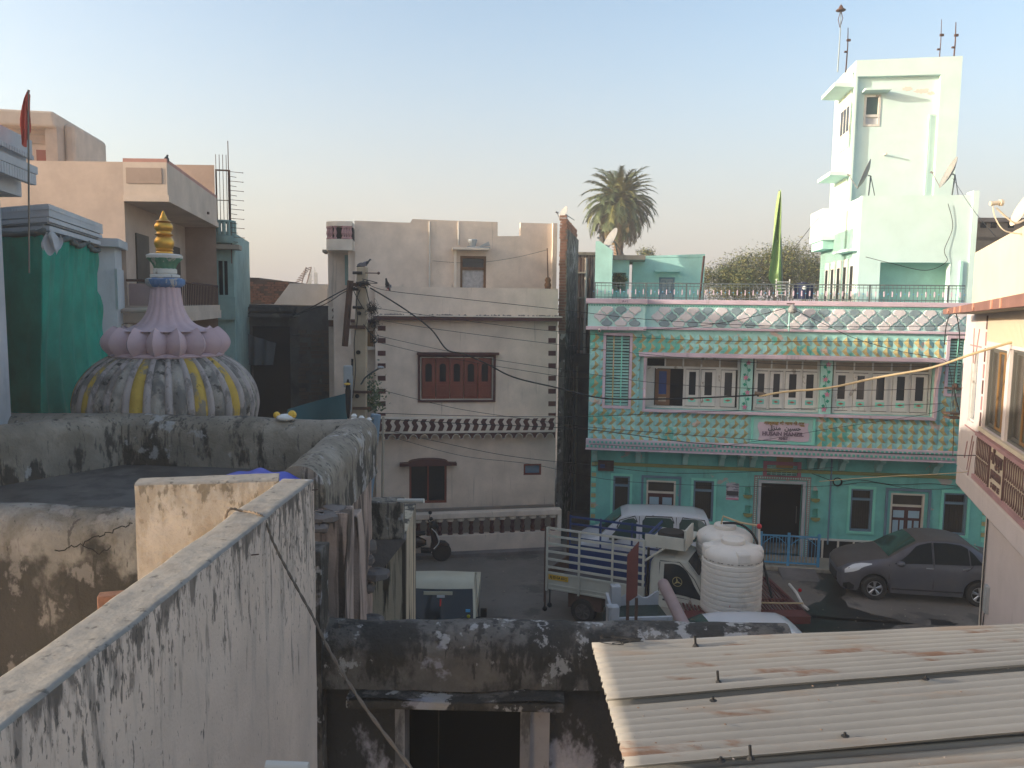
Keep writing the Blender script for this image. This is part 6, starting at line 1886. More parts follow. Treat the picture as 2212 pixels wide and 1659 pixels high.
for sd in (-1, 1):
    car.pane('side_window', K['carglass'], t, [(1.24, 5.08, 5.12), (1.75, 5.1, 6.75), (2.1, 5.1, 6.88), (2.13, 5.1, 6.88)], sd)
    car.pane('side_window', K['carglass'], t, [(2.18, 5.1, 6.88), (2.5, 5.1, 6.88), (2.83, 5.1, 6.85), (2.98, 5.1, 6.7)], sd)
    car.pane('side_window', K['carglass'], t, [(3.01, 5.1, 6.6), (3.12, 5.15, 6.3), (3.28, 5.2, 5.4)], sd, nx=5)
    car.seam(t, [(1.12, 1), (1.13, 3), (1.12, 5)], sd); car.seam(t, [(2.16, 1), (2.16, 3), (2.155, 5), (2.15, 6.9)], sd); car.seam(t, [(2.9, 4), (3.0, 4.4), (3.05, 5), (3.02, 6.6)], sd)
    car.seam(t, [(1.2, 2.6), (2.0, 2.6), (2.85, 2.6)], sd, .016, 'side_moulding')
    for x in (1.98, 2.82): car.seam(t, [(x, 4.55), (x + .17, 4.55)], sd, .014, 'door_handle', K['alloy'])
    mirror(t, 1.36, sd * .93, .98, K['cargrey'])
    hl = car.pane('headlight', K['lamp_c'], t, [(.10, 4.1, 4.9), (.3, 4.15, 6.3), (.5, 4.5, 6.2), (.72, 5.2, 5.6)], sd, .012)
    car.pane('tail_light', K['lamp_r'], t, [(3.70, 4.0, 5.0), (3.85, 3.4, 5.6), (3.97, 3.3, 5.3)], sd, .012)
    car.pane('fog_lamp_recess', K['black'], t, [(.08, 2.2, 3.0), (.2, 2.0, 3.2), (.32, 2.2, 2.9)], sd, .01)
car.screen('windscreen', K['carglassg'], t, 1.14, 1.80)
car.screen('rear_screen', K['carglass'], t, 3.08, 3.5)
MB().box(-.01, .06, -.35, .35, .30, .52).build('grille', K['black'], t)

# ---- white people carrier
VF = Fr(1262, 20.9, -6)
org = V((VF.o.x, VF.o.y, 0)) + V((math.sin(R(6)), math.cos(R(6)), 0)) * .66
t = empty('parked_van', 'white high roofed passenger van parked behind the pickup truck', 'van', None, tuple(org), R(-6))
t.scale = (.965, .95, .915)
st = [(0, .40, .72, .78, .58, .48), (.06, .26, .86, .93, .68, .58), (.25, .23, .96, 1.04, .72, .62), (.55, .22, 1.0, 1.14, .735, .64), (.9, .22, 1.02, 1.50, .74, .62), (1.18, .22, 1.03, 1.76, .74, .60), (1.35, .22, 1.03, 1.82, .74, .60),
      (2.2, .22, 1.03, 1.84, .74, .60), (3.2, .22, 1.03, 1.82, .74, .60), (3.5, .24, 1.02, 1.74, .735, .58), (3.62, .27, 1.0, 1.45, .72, .58), (3.68, .35, .95, 1.1, .70, .56)]
car = Car(st, (.72, 3.05), .34, .28)
car.body('body', [K['carwhite']], t)
MB().box(.3, 3.4, -.55, .55, .22, .6).build('underbody', K['black'], t)
for x in (.72, 3.05):
    for s_ in (-1, 1): wheel(t, x, s_ * .66, .28, .16, s_, K['dulliron'], 8)
for sd in (-1, 1):
    car.pane('side_window', K['carglassg'], t, [(.82, 5.15, 5.5), (1.15, 5.15, 6.7), (1.5, 5.15, 6.8), (1.56, 5.3, 6.6)], sd)
    car.pane('side_window', K['carglassg'], t, [(1.72, 5.3, 6.6), (1.78, 5.15, 6.85), (2.5, 5.15, 6.85), (2.56, 5.3, 6.6)], sd)
    car.pane('side_window', K['carglassg'], t, [(2.72, 5.4, 6.5), (2.8, 5.15, 6.85), (3.35, 5.2, 6.85), (3.47, 5.5, 6.5)], sd)
    for (a_, b_) in ((.95, 1.62), (1.66, 2.62), (2.66, 3.5)):
        car.seam(t, [(a_ + .08, 6.4), (a_ + .15, 6.95), (b_ - .1, 6.95), (b_ - .04, 6.5)], sd, .016, 'rain_visor')
    for x in (1.64, 2.64): car.seam(t, [(x, 1), (x, 3), (x, 5), (x, 6.95)], sd)
    car.seam(t, [(.55, 1.5), (.6, 4), (.58, 5)], sd)
    car.seam(t, [(.9, 7.1), (2.0, 7.1), (3.55, 7.1)], sd, .008, 'roof_gutter')
    car.seam(t, [(2.4, 3.6), (3.5, 3.6)], sd, .024, 'stripe'); car.seam(t, [(2.1, 4.15), (2.8, 4.3)], sd, .016, 'stripe')
    car.pane('headlight', K['lamp_c'], t, [(.08, 3.8, 4.8), (.25, 3.9, 5.1), (.42, 4.3, 4.9)], sd, .012)
    mirror(t, .98, sd * .84, 1.15, K['black'])
car.screen('windscreen', K['carglassg'], t, .55, 1.15)

# ---- pickup truck with stake sides
TF_ = Fr(1180, 17.85, -25)
t = empty('pickup_truck', 'off-white pickup truck with slatted cargo sides facing right', 'truck', TF_)
def tl(px, py, off=0): return TF_.l(px, py, off)
xb0, xb1 = TF_.x(1182, 1250), TF_.x(1392, 1290)
zpb = (tl(1182, 1272)[1] + tl(1388, 1308)[1]) / 2; zpt = (tl(1182, 1240)[1] + tl(1390, 1262)[1]) / 2; zst = (tl(1188, 1147)[1] + tl(1391, 1161)[1]) / 2
BWD = 1.42
ZW = .28
bed = MB().box(xb0, xb1, .02, BWD - .02, zpb, zpb + .06).build('cargo_bed', K['dulliron'], t)
sp = MB().box(xb0, xb1, 0, .03, zpb, zpt)
for z in (zpb + .03, zpb + .12, zpt - .03): sp.box(xb0, xb1, -.015, 0, z - .015, z + .015)
sp = sp.build('side_panel', K['cartruck'], t)
tag(sp, 'cream near side panel with yellow number plate')
MB().box(xb0, xb1, BWD - .03, BWD, zpb, zpt + .25).build('side_panel', K['bluepaint'], t)['label'] = 'blue far side panel'
MB().box(xb1 - .03, xb1, .03, BWD - .03, zpb, zpt + .25).build('front_panel', K['bluepaint'], t)
MB().box(xb0 - .03, xb0, .0, BWD, zpb, zpt).build('tail_panel', K['rust'], t)
L_ = xb1 - xb0
rail = MB().box(0, L_, 0, .025, -.025, .025).mesh('rail', K['cartruck']); raib = MB().box(0, L_, 0, .025, -.025, .025).mesh('rail', K['bluepaint'])
nr = 6
for i in range(nr):
    z = lerp(zst, zpt + .12, i / (nr - 1)); inst('rail', rail, t, (xb0, -.03, z))
for i in range(5):
    z = lerp(zst - .08, zpt + .25, i / 4); inst('rail', raib, t, (xb0, BWD - .03, z))
for f in (0, .34, .68, .985):
    x = xb0 + L_ * f
    MB().box(x - .02, x + .025, -.06, -.03, zpb - .02, zst + .02).build('stake', K['cartruck'], t)
for f in (.0, .34, .68, .98):
    x = xb0 + L_ * f
    MB().box(x - .02, x + .02, BWD, BWD + .03, zpb, zst - .05).build('stake', K['bluepaint'], t)
for y in (.0, BWD): MB().box(xb0 - .06, xb0 - .02, y - .05, y, zpb - .3, zst + .04).build('corner_post', K['rust'], t)
text('RJ 03 GA 6512', .085, K['black'], MB().box(xb0 + .04, xb0 + .52, -.022, -.0155, zpt - .17, zpt - .05).build('number_plate', K['platey'], t), (xb0 + .28, -.024, zpt - .11), ext=.001, bold=.002, sx=.8)
MB().box(xb0, xb1 + 1.2, .35, .45, zpb - .14, zpb).box(xb0, xb1 + 1.2, BWD - .45, BWD - .35, zpb - .14, zpb).box(xb0 + .5, xb0 + 1.3, .05, .5, zpb - .35, zpb - .02).build('chassis', K['rust'], t)
xr = TF_.x(1258, 1300)
for y, s_ in ((.10, -1), (BWD - .1, 1)):
    wheel(t, xr, y, ZW + .01, .17, s_, K['dulliron'], 8)
xf_ = xb1 + .95
for y, s_ in ((.10, -1), (BWD - .1, 1)): wheel(t, xf_, y, ZW + .01, .17, s_, K['dulliron'], 8)
for x_, y_, z_ in ((xb0 - .04, -.02, .42), (xb0 + .05, .05, .5)):
    MB().cyl((x_, y_, z_ - .2), (x_, y_, z_ + .25), .02, n=6).ball((x_, y_, z_ - .2), .06, 8).build('tail_fitting', K['black'], t)
cabr = bpy.data.objects.new('cab', None)
st = [(-.0, .30, .98, 1.70, .70, .62), (.06, .28, 1.0, 1.80, .72, .63), (.5, .28, 1.0, 1.84, .72, .62), (.75, .28, 1.0, 1.78, .72, .60), (1.05, .28, .98, 1.42, .72, .60), (1.25, .30, .95, 1.08, .70, .60), (1.38, .32, .88, .94, .66, .55), (1.42, .45, .70, .74, .60, .5)]
car = Car(st, (.87,), .33, .28)
cb = car.body('cab', [K['cartruck']], t)
cb.location = (xb1 + .1, BWD / 2, 0)
for sd in (-1, 1):
    car.pane('door_window', K['carglass'], cb, [(.30, 5.15, 6.75), (.62, 5.15, 6.8), (.85, 5.15, 6.6), (1.12, 5.2, 5.6)], sd)
    car.seam(cb, [(.2, 6.85), (.2, 5), (.2, 3), (.28, 1.4)], sd); car.seam(cb, [(.2, 6.9), (.62, 6.95), (.95, 6.7), (1.18, 5.6)], sd); car.seam(cb, [(.2, 4.95), (.7, 4.95), (1.18, 4.95)], sd, .006)
    car.seam(cb, [(.30, 4.4), (.44, 4.4)], sd, .02, 'door_handle')
    car.pane('side_marker', K['lamp_r'], cb, [(.07, 3.9, 4.15), (.13, 3.9, 4.15)], sd, nx=2)
car.pane('side_marker', K['lamp_o'], cb, [(.28, 2.6, 3.3), (.36, 2.6, 3.3)], -1, .015, nx=2)
car.screen('windscreen', K['carglass'], cb, .78, 1.22)
# window sticker: three pointed star in a ring
yy, zz = car.P(.62, 5.9); yy += .012
m = MB(); m.tube([(.60 + .1 * math.cos(q), -yy - .006, zz + .1 * math.sin(q)) for q in [2 * math.pi * k / 20 for k in range(21)]], .006, 4)
for k in range(3):
    q = math.pi / 2 + k * 2 * math.pi / 3 + .2
    m.prism([(.60 + .1 * math.cos(q), zz + .1 * math.sin(q)), (.60 + .02 * math.cos(q + 1.2), zz + .02 * math.sin(q + 1.2)), (.60 + .02 * math.cos(q - 1.2), zz + .02 * math.sin(q - 1.2))], -yy - .01, -yy - .004)
m.build('star_sticker', K['yellow_tile'], cb)
hb = MB().box(xb1 - .02, xb1 + .85, -.02, .02, zst - .1, zst + .16).build('head_board', K['cartruck'], t)
MB().box(xb1 + .82, xb1 + .86, -.02, .7, zst - .1, zst + .34).build('head_board', K['cartruck'], t)
MB().box(xb1 - .02, xb1 + .84, 0, BWD, zst - .08, zst - .05).build('luggage_floor', K['cartruck'], t)
MB().box(xb1 - .03, xb1 + .0, 0, BWD, zst + .06, zst + .11).box(xb1 - .03, xb1, 0, BWD, zst - .1, zst - .04).build('luggage_back', K['bluepaint'], t)
MB().tube([(xb1, -.03, zst - .42), (xb1 + .4, -.03, zst - .1)], .025, 6).build('brace', K['cartruck'], t)
MB().tube([(xb1 + .04, .05, zpb - .2), (xb1 + .05, .05, zst - .15)], .03, 8).build('exhaust_pipe', K['black'], t)
sp_ = empty('spare_tyre', 'black spare tyre lying in the rack above the pickup cab', 'tyre', None, tuple(TF_.w(xb1 + .42, .55, zst - .04)))
MB().lathe([(.14, .0), (.26, .0), (.30, .05), (.30, .13), (.26, .18), (.14, .17)], 28).build('tyre', K['tyre'], sp_, smooth=40)

# ---- cream pickup facing the camera
HF = Fr(950, 15.35, 0)
t = empty('cream_small_truck', 'cream small truck facing the camera with big dark windscreen beside the streaked wall', 'truck', HF)
t.scale = (1, 1, .955)
W2 = .74
zf = 1.66
def scr(u, v, o=0): return (lerp(-1, 1, u) * lerp(W2 * 1.0, W2 * .93, v), lerp(-.02, .52, v) - o, lerp(.78, 1.55, v))
m = MB()
pf = [(-.25, .30), (-.28, .60), (-.22, .84), (-.06, .91), (.36, 1.50), (.42, zf - .07), (.56, zf), (.95, zf), (1.04, zf - .12), (1.06, .4), (1.0, .28), (-.2, .28)]
def cabsec(f, w): return [(-.0 + 0, 0)]
xsn = [(-W2, .93), (-W2 * .96, .985), (-W2 * .8, 1.0), (0, 1.012), (W2 * .8, 1.0), (W2 * .96, .985), (W2, .93)]
for i, (x, sc) in enumerate(xsn):
    for y, z in pf:
        wf = 1 if z < .8 else lerp(1, .93, (z - .8) / 1)
        m.v.append((x * wf, y + (1 - sc) * .6 + (.04 * (x / W2) ** 2 if y < .6 else 0), z * (sc if z > 1.5 else 1)))
n = len(pf)
for i in range(len(xsn) - 1):
    for j in range(n): m.f.append((i * n + j, i * n + (j + 1) % n, (i + 1) * n + (j + 1) % n, (i + 1) * n + j)); m.m.append(0)
m.f.append(tuple(range(n))); m.m.append(0); m.f.append(tuple((len(xsn) - 1) * n + j for j in range(n))); m.m.append(0)
cbody = m.build('cab', K['carcream'], t, smooth=35)
ws = MB().grid(lambda u, v: (lerp(-.69, .69, u) * lerp(1.0, .94, v), lerp(-.05, .36, v) - .04 + .05 * abs(2 * u - 1) ** 2, lerp(.925, 1.50, v)), 12, 6).build('windscreen', K['carglass'], t, smooth=True)
MB().box(-.33, .25, .25, .27, 1.40, 1.47).build('sun_visor', K['carcream'], ws)
MB().box(-.06, .10, .20, .215, 1.36, 1.41).build('rear_view_mirror', K['lamp_c'], ws)
MB().tube([(.02, .17, 1.34), (.02, .09, 1.22)], .018, 6).build('hanging_charm', K['lamp_r'], ws)
MB().box(.53, .62, .035, .05, 1.12, 1.18).build('sticker', K['stickb'], ws)
MB().cyl((.59, -.02, 1.05), (.59, .0, 1.055), .034, n=14).build('sticker', K['sticky'], ws)
m = MB(); m.tube([(-.2, -.12, .93), (-.42, -.03, 1.05)], .008, 4); m.tube([(.2, -.12, .93), (.5, -.02, 1.06)], .008, 4); m.build('wiper', K['black'], t)
for s_ in (1, -1):
    MB().box(s_ * .82, s_ * .95, .1, .14, .98, 1.18).build('wing_mirror', K['black'], t, bevel=.03)
    MB().tube([(s_ * .72, .15, .95), (s_ * .87, .13, 1.0)], .012, 5).build('mirror_arm', K['black'], t)
    MB().box(s_ * .45, s_ * .68, -.30, -.24, .5, .64).build('headlight', K['lamp_c'], t)
    MB().box(s_ * .62, s_ * .72, 1.35, 3.0, .62, .92).build('side_panel', K['carcream'], t)
    for yy in (.25, 2.4): 
        w_ = wheel(t, s_ * .62, yy, .27, .16, 1, K['dulliron'], 8); w_.rotation_euler = (0, 0, R(90))
MB().box(-.7, .7, 1.3, 3.0, .56, .62).build('cargo_floor', K['dulliron'], t)
MB().box(-.7, .7, 2.96, 3.0, .62, .92).build('tail_panel', K['carcream'], t)

# ---- white hatchback under the tank stand
WF = Fr(1380, 14.25, 4)
t = empty('white_hatchback', 'white hatchback whose roof shows over the corrugated sheets below the tank stand', 'car', None, tuple(gz(1392, 1500, 1.0).xy) + (0,), R(4))
t.location = (at(1385, 1400, 13.3).x - .15, 13.85, 0)
st = [(0, .36, .60, .66, .52, .4), (.06, .22, .70, .78, .70, .56), (.3, .2, .80, .92, .78, .64), (.8, .2, .88, 1.02, .80, .68), (.95, .2, .90, 1.08, .80, .68), (1.25, .2, .92, 1.36, .80, .60), (1.5, .2, .93, 1.47, .80, .585), (1.8, .2, .94, 1.51, .80, .58),
      (2.4, .2, .95, 1.51, .80, .57), (2.9, .2, .97, 1.48, .80, .56), (3.1, .2, .98, 1.40, .79, .55), (3.35, .22, .98, 1.16, .78, .57), (3.5, .3, .9, .96, .72, .55)]
car = Car(st, (.7, 2.9), .34, .28)
car.body('body', [K['carwhite']], t)
for x in (.7, 2.9):
    for s_ in (-1, 1): wheel(t, x, s_ * .72, .28, .17, s_)
for sd in (-1, 1):
    car.pane('side_window', K['carglass'], t, [(1.1, 5.1, 5.3), (1.45, 5.1, 6.7), (1.9, 5.1, 6.85)], sd); car.pane('side_window', K['carglass'], t, [(2.0, 5.1, 6.85), (2.7, 5.1, 6.85), (2.95, 5.2, 6.2)], sd)
    car.seam(t, [(1.15, 5.3), (1.45, 6.95), (2.2, 7.05), (2.9, 6.95), (3.2, 6.5)], sd, .007); car.seam(t, [(1.3, 7.9), (2.2, 7.9), (3.05, 7.9)], sd, .006, 'roof_groove')
    mirror(t, 1.25, sd * .9, .98, K['carwhite'], .9)
    car.pane('headlight', K['lamp_c'], t, [(.1, 4.1, 4.9), (.3, 4.2, 5.4), (.5, 4.6, 5.2)], sd, .012)
car.screen('windscreen', K['carglassg'], t, .97, 1.5); car.screen('rear_screen', K['carglass'], t, 3.08, 3.34)

# ---- scooter
SF = Fr(872, 21.6, 8)
t = empty('parked_scooter', 'dark maroon scooter with black seat parked by the balustrade wall', 'scooter', SF)
x0, x1 = SF.x(862, 1200), SF.x(958, 1200)
L_ = x1 - x0
def sc_w(x, zr=.25):
    rot = Matrix.Rotation(R(90), 4, 'X')
    o = MB().lathe([(.15, -.045), (.24, -.045), (.27, 0), (.24, .045), (.15, .045)], 22).xf(rot).build('wheel', K['tyre'], t, smooth=40, loc=(x, 0, .27))
    MB().lathe([(.02, .03), (.15, .035), (.15, -.035), (.02, -.03)], 16).xf(rot).build('rim', K['dulliron'], o); return o
sc_w(x1 - .05); sc_w(x0 + .05)
bm = M('maroon_gloss', (.022, .012, .014), rough=.25, coat=.5, var=0, bump=0)
MB().grid(lambda u, v: (lerp(x0 - .15, x0 + .75, u), .17 * math.sin(math.pi * (v - .0) * 2) * math.sin(math.pi * (.12 + .8 * u)), .55 + .22 * math.cos(math.pi * 2 * v) * math.sin(math.pi * (.2 + .7 * u)) + .08 * (1 - u)), 16, 14).build('rear_body', bm, t, smooth=True)
MB().grid(lambda u, v: (lerp(x0 - .05, x0 + .72, u), .15 * math.sin(math.pi * 2 * v) * math.sin(math.pi * (.15 + .75 * u)), .82 + .06 * math.cos(math.pi * 2 * v)), 14, 10).build('seat', K['black'], t, smooth=True)
MB().prism([(x0 + .6, .3), (x1 - .35, .28), (x1 - .35, .36), (x0 + .6, .38)], -.14, .14).build('foot_board', K['black'], t)
MB().prism([(x1 - .40, .28), (x1 - .12, .45), (x1 - .16, .62), (x1 - .30, 1.0), (x1 - .40, 1.02), (x1 - .34, .6)], -.17, .17).build('front_shield', bm, t, bevel=.05)
MB().prism([(x1 - .34, .5), (x1 + .12, .42), (x1 + .18, .46), (x1 + .05, .58), (x1 - .1, .60)], -.07, .07).build('mudguard', bm, t, bevel=.03)
m = MB(); m.tube([(x1 - .05, .06, .27), (x1 - .3, .05, .95)], .025, 6); m.tube([(x1 - .42, -.3, 1.10), (x1 - .34, 0, 1.04), (x1 - .42, .3, 1.10)], .02, 6); m.build('handlebar', K['black'], t)
MB().ball((x1 - .28, 0, 1.03), .13, 10).build('head_cowl', K['black'], t, smooth=True)
for s_ in (-1, 1): 
    MB().tube([(x1 - .4, s_ * .25, 1.1), (x1 - .36, s_ * .32, 1.28)], .008, 5).ball((x1 - .36, s_ * .33, 1.31), .055, 8).build('mirror', K['black'], t)
MB().tube(smooth_pts([(x1 - .34, -.19, 1.0), (x1 - .18, -.2, .82), (x1 - .14, -.19, .6), (x1 - .28, -.19, .42)], 5), .014, 5).build('trim_line', K['insul'], t)
MB().tube([(x0 + .35, -.12, .35), (x0 + .45, -.3, .02)], .012, 5).build('side_stand', K['rust'], t)
# ================================================================== tank stand
TSF = Fr(1590, 15.75, 3)
t = empty('tank_stand', 'red oxide steel grating platform on a concrete pier carrying two water tanks', 'platform', TSF)
zp_ = TSF.z(1590, 1330)
a, b = TSF.x(1472, 1335), TSF.x(1748, 1335)
D_ = 2.3
sk = MB()
for (y0, y1) in ((-.02, .30),):
    sk.box(a, b, y0, y1, zp_ - .06, zp_)
sk.box(a, b, -.07, -.02, zp_ - .16, zp_ - .0)
sk.box(a, b, D_ - .06, D_, zp_ - .10, zp_ + .01); sk.box(a, a + .07, .3, D_, zp_ - .1, zp_ + .01); sk.box(b - .07, b, .3, D_, zp_ - .1, zp_ + .01)
sk.box(a, b, .9, .94, zp_ - .06, zp_)
sk.build('frame', K['redox'], t)
gb = MB().box(-.014, .014, .3, D_ - .06, -.03, .0).mesh('grating_bar', K['redox'])
n = int((b - a - .14) / .075)
for i in range(n): inst('grating_bar', gb, t, (a + .1 + i * .075, 0, zp_ - .005), (0, 0, R(-4)))
pa, pb = TSF.x(1412, 1400), TSF.x(1475, 1400)
MB().box(pa, b - .5, .06, 1.3, 0, zp_ - .17).build('pier', K['concrete'], t)
MB().prism([(a - .02, zp_ - .03), (a - .02, 0), (pa - .2, 0)], .1, .25).build('sloping_buttress', K['concrete'], t)
def tank(px, py_base, Y, rpx, lab, seed, tall=1.0, lugs=(-.08, 3.15, 4.95)):
    c = at(px, py_base, Y)
    r = rpx * Y / FPX
    t = empty('water_tank', lab, 'water tank', None, (c.x, c.y, zp_ + .01), seed)
    k = r / .62
    h = 1.16 * k * tall
    prof = [(r * .95, 0), (r, .04)]
    nb_ = 10
    for i in range(nb_):
        z0, z1 = .06 + (h - .1) * i / nb_, .06 + (h - .1) * (i + 1) / nb_
        prof += [(r, z0 + .012), (r * 1.008, lerp(z0, z1, .5)), (r, z1 - .012), (r * .972, z1)]
    prof += [(r * .99, h + .02), (r * .985, h + .09), (r * .95, h + .16), (r * .80, h + .23), (r * .5, h + .285), (r * .36, h + .295)]
    def fn(q, rr, z):
        return rr
    MB().lathe(prof, 64).build('body', K['tank'], t, smooth=38)
    lid = MB().lathe([(r * .37, h + .26), (r * .38, h + .29), (r * .39, h + .30), (r * .39, h + .37), (r * .36, h + .385), (r * .05, h + .395)], 40).build('lid', K['tank'], t, smooth=35)
    for q in lugs:
        m = MB()
        # moulded shoulder lugs
        c_, s_ = math.cos(q), math.sin(q)
        pr = [(r * .46, h + .18), (r * .5, h + .265), (r * .90, h + .25), (r * .99, h + .225), (r * 1.0, h + .02), (r * .6, h + .02)]
        w = .14 * k
        vs = []
        for sd in (-w, w):
            for rr, z in pr: vs.append((c_ * rr - s_ * sd, s_ * rr + c_ * sd, z))
        n_ = len(pr)
        m.add(vs, [tuple(range(n_)), tuple(range(2 * n_ - 1, n_ - 1, -1))] + [(i, (i + 1) % n_, n_ + (i + 1) % n_, n_ + i) for i in range(n_)])
        m.build('shoulder_lug', K['tank'], t, bevel=.035)
    m = MB()
    for i in range(30):
        q = 3.4 + i * .11
        if i % 3 == 2: continue
        z = h + .01
        p0 = V((r * 1.001 * math.cos(q), r * 1.001 * math.sin(q), z)); p1 = V((r * 1.001 * math.cos(q + .08), r * 1.001 * math.sin(q + .08), z))
        m.tube([p0, p1], .006, 4)
    m.build('printed_line', K['grill'], t)
    return t
tank(1577, 1322, 16.05, 65.5, 'front white ribbed plastic water tank with red streaks', -.1)
tank(1561, 1270, 17.4, 61, 'rear white plastic water tank half hidden behind the front one', .5, .93, ())
base = at(1577, 1262, 17)
t = empty('tank_pipework', 'white and buff plumbing pipe rising beside the tanks with a red joint', 'pipe', None, (at(1640, 1270, 16.9).x, 16.9, zp_))
o = t.location.copy()
P_ = lambda px, py, Y: at(px, py, Y) - o
MB().tube([P_(1645, 1262, 16.9), P_(1641, 1192, 16.9), P_(1640, 1140, 16.9)], .024, 8).build('riser', K['pipe_w'], t)
MB().tube([P_(1640, 1136, 16.9), P_(1600, 1129, 16.95), P_(1562, 1115, 17.1), P_(1558, 1132, 17.1)], .022, 8).build('inlet_pipe', K['cablebuff'], t)
MB().ball(P_(1640, 1137, 16.9), .06, 10).build('red_joint', K['lamp_r'], t)
MB().tube(smooth_pts([P_(1562, 1130, 17.2), P_(1600, 1133, 17.2), P_(1630, 1160, 17.1), P_(1648, 1215, 16.9), P_(1660, 1262, 16.6), P_(1668, 1292, 16.5)], 6), .028, 8).build('black_hose', K['wire'], t)
MB().tube([P_(1642, 1302, 16.2), P_(1690, 1303, 16.2), P_(1735, 1303, 16.2)], .02, 8).build('outlet_pipe', K['cablebuff'], t)
MB().tube([P_(1705, 1262, 17.1), P_(1720, 1280, 16.7), P_(1735, 1308, 16.2), P_(1745, 1316, 16.0)], .03, 8).build('corner_pipe', K['pipe_w'], t)
MB().ball(P_(1728, 1275, 16.8), .04, 8).build('red_tap', K['lamp_r'], t)
t = empty('leaning_pipe', 'thick mauve pipe leaning from the truck down to the foreground roof', 'pipe', None, tuple(at(1500, 1395, 12.3)))
o = t.location.copy()
MB().cyl((0, 0, 0), at(1433, 1262, 15.2) - o, .10, .115, 16).build('pipe', K['mauve_pipe'], t, smooth=40)
t = empty('steel_gate_frame', 'rusty maroon steel channel standing upright on two legs before the pickup', 'frame', None, tuple(at(1366, 1385, 12.0)))
o = t.location.copy()
Q_ = lambda px, py: at(px, py, 12.0) - o
a_, b_ = Q_(1350, 1200), Q_(1374, 1180)
m = MB()
x0, x1 = Q_(1354, 1380).x, Q_(1375, 1380).x
ztop0, ztop1, zlow = Q_(1350, 1198).z, Q_(1374, 1174).z, Q_(1360, 1300).z
m.add([(x0 - .03, 0, zlow - .02), (x1 + .01, .12, zlow + .06), (x1 + .01, .12, ztop1), (x0 - .03, 0, ztop0), (x0 - .03, -.02, zlow - .02), (x1 + .01, .10, zlow + .06), (x1 + .01, .10, ztop1), (x0 - .03, -.02, ztop0)],
      [(0, 1, 2, 3), (7, 6, 5, 4), (0, 4, 5, 1), (1, 5, 6, 2), (2, 6, 7, 3), (3, 7, 4, 0)])
m.build('channel', K['redox'], t)
for x, y in ((x0, 0), (x1, .11)): MB().box(x - .022, x + .022, y - .02, y + .02, -2.2, zlow + .02).build('leg', K['rust'], t)
# marble trough
TF2 = Fr(1370, 13.3, 6)
t = empty('marble_trough', 'white marble trough with wavy rim and dark green water near the pickup', 'trough', TF2)
a, b = TF2.x(1312, 1360), TF2.x(1452, 1360)
zt_ = TF2.z(1330, 1330)
MB().box(a + .12, b, 0, .06, 0, zt_ - .05).build('front_slab', K['marble'], t)
yb = .85
m = MB(); pts = [(a + .3, 0), (b, 0)] + [(lerp(b, a + .3, i / 24), zt_ + .03 + .06 * math.cos(i / 24 * 6.28 * 1.7)) for i in range(25)]
m.prism(pts, yb, yb + .05); m.build('wavy_back_slab', K['marble'], t)
MB().box(a + .12, b, .06, yb, 0, zt_ - .16).build('water', K['greenwater'], t)
MB().box(a, a + .2, -.03, .15, 0, zt_ + .16).build('corner_post', K['marble'], t, bevel=.015)
MB().box(a + .25, a + .43, yb - .05, yb + .12, 0, zt_ + .22).build('corner_post', K['marble'], t, bevel=.015)
MB().prism([(.05, 0), (yb, 0), (yb, zt_ + .1), (.6, zt_ - .0), (.05, zt_ - .05)], a + .15, a + .2, axis='x').build('side_slab', K['marble'], t)

# ================================================================== foreground: long whitewashed wall
def wallmesh(P, nu, nv, amp, sc, seed=0):
    """grid surface with a little unevenness along its normal"""
    mb = MB()
    def Q(u, v):
        p = V(P(u, v)); e = .004
        du = V(P(min(1, u + e), v)) - V(P(max(0, u - e), v)); dv = V(P(u, min(1, v + e))) - V(P(u, max(0, v - e)))
        n = du.cross(dv)
        if n.length < 1e-9: return tuple(p)
        n.normalize()
        q = p * sc + V((seed, 0, 0))
        return tuple(p + n * (noise.noise(q) + .5 * noise.noise(q * 2.7) + .25 * noise.noise(q * 6)) * amp)
    mb.grid(Q, nu, nv); return mb
def box_rough(x0, x1, y0, y1, z0, z1, name, mats, par, amp=.012, sc=2.5, seg=.08, topm=None, rnd=.03):
    """box with rounded upper edges, uneven faces"""
    prof = []
    r = rnd
    for k in range(5): q = math.pi - k * math.pi / 8; prof.append((0 + r + r * math.cos(q), z1 - r + r * math.sin(q)))
    left = [(0, lerp(z0, z1 - r, i / 14)) for i in range(14)]
    W = x1 - x0
    mid = [(lerp(r, W - r, i / 6), z1) for i in range(1, 6)]
    right = [(W - a, z) for a, z in reversed(left + prof)]
    full_ = left + prof + mid + right
    n = max(4, int((y1 - y0) / seg)); k = len(full_)
    mb = MB()
    for j in range(n + 1):
        y = lerp(y0, y1, j / n)
        for a, z in full_:
            p = V((x0 + a, y, z)); q = p * sc
            d = V((noise.noise(q), noise.noise(q + V((7, 3, 1))), noise.noise(q + V((1, 9, 4))))) * amp + V((noise.noise(q * 5), noise.noise(q * 5 + V((3, 3, 3))), noise.noise(q * 5 + V((5, 1, 2))))) * amp * .35
            mb.v.append(tuple(p + d))
    for j in range(n):
        for i in range(k - 1):
            mb.f.append((j * k + i, j * k + i + 1, (j + 1) * k + i + 1, (j + 1) * k + i))
            z = (full_[i][1] + full_[i + 1][1]) / 2
            mb.m.append(1 if (z > z1 - r * .6) and topm else 0)
    mb.f.append(tuple(range(k))); mb.m.append(0); mb.f.append(tuple(n * k + i for i in range(k))[::-1]); mb.m.append(0)
    return mb.build(name, mats, par, smooth=50)
ZWL = 5.9
t = empty('whitewashed_roof_wall', 'long L shaped whitewashed wall with black mould streaks in the foreground', 'wall', None, (0, 0, 0))
s0, s1 = gz(0, 1575, ZWL), gz(678, 1035, ZWL)
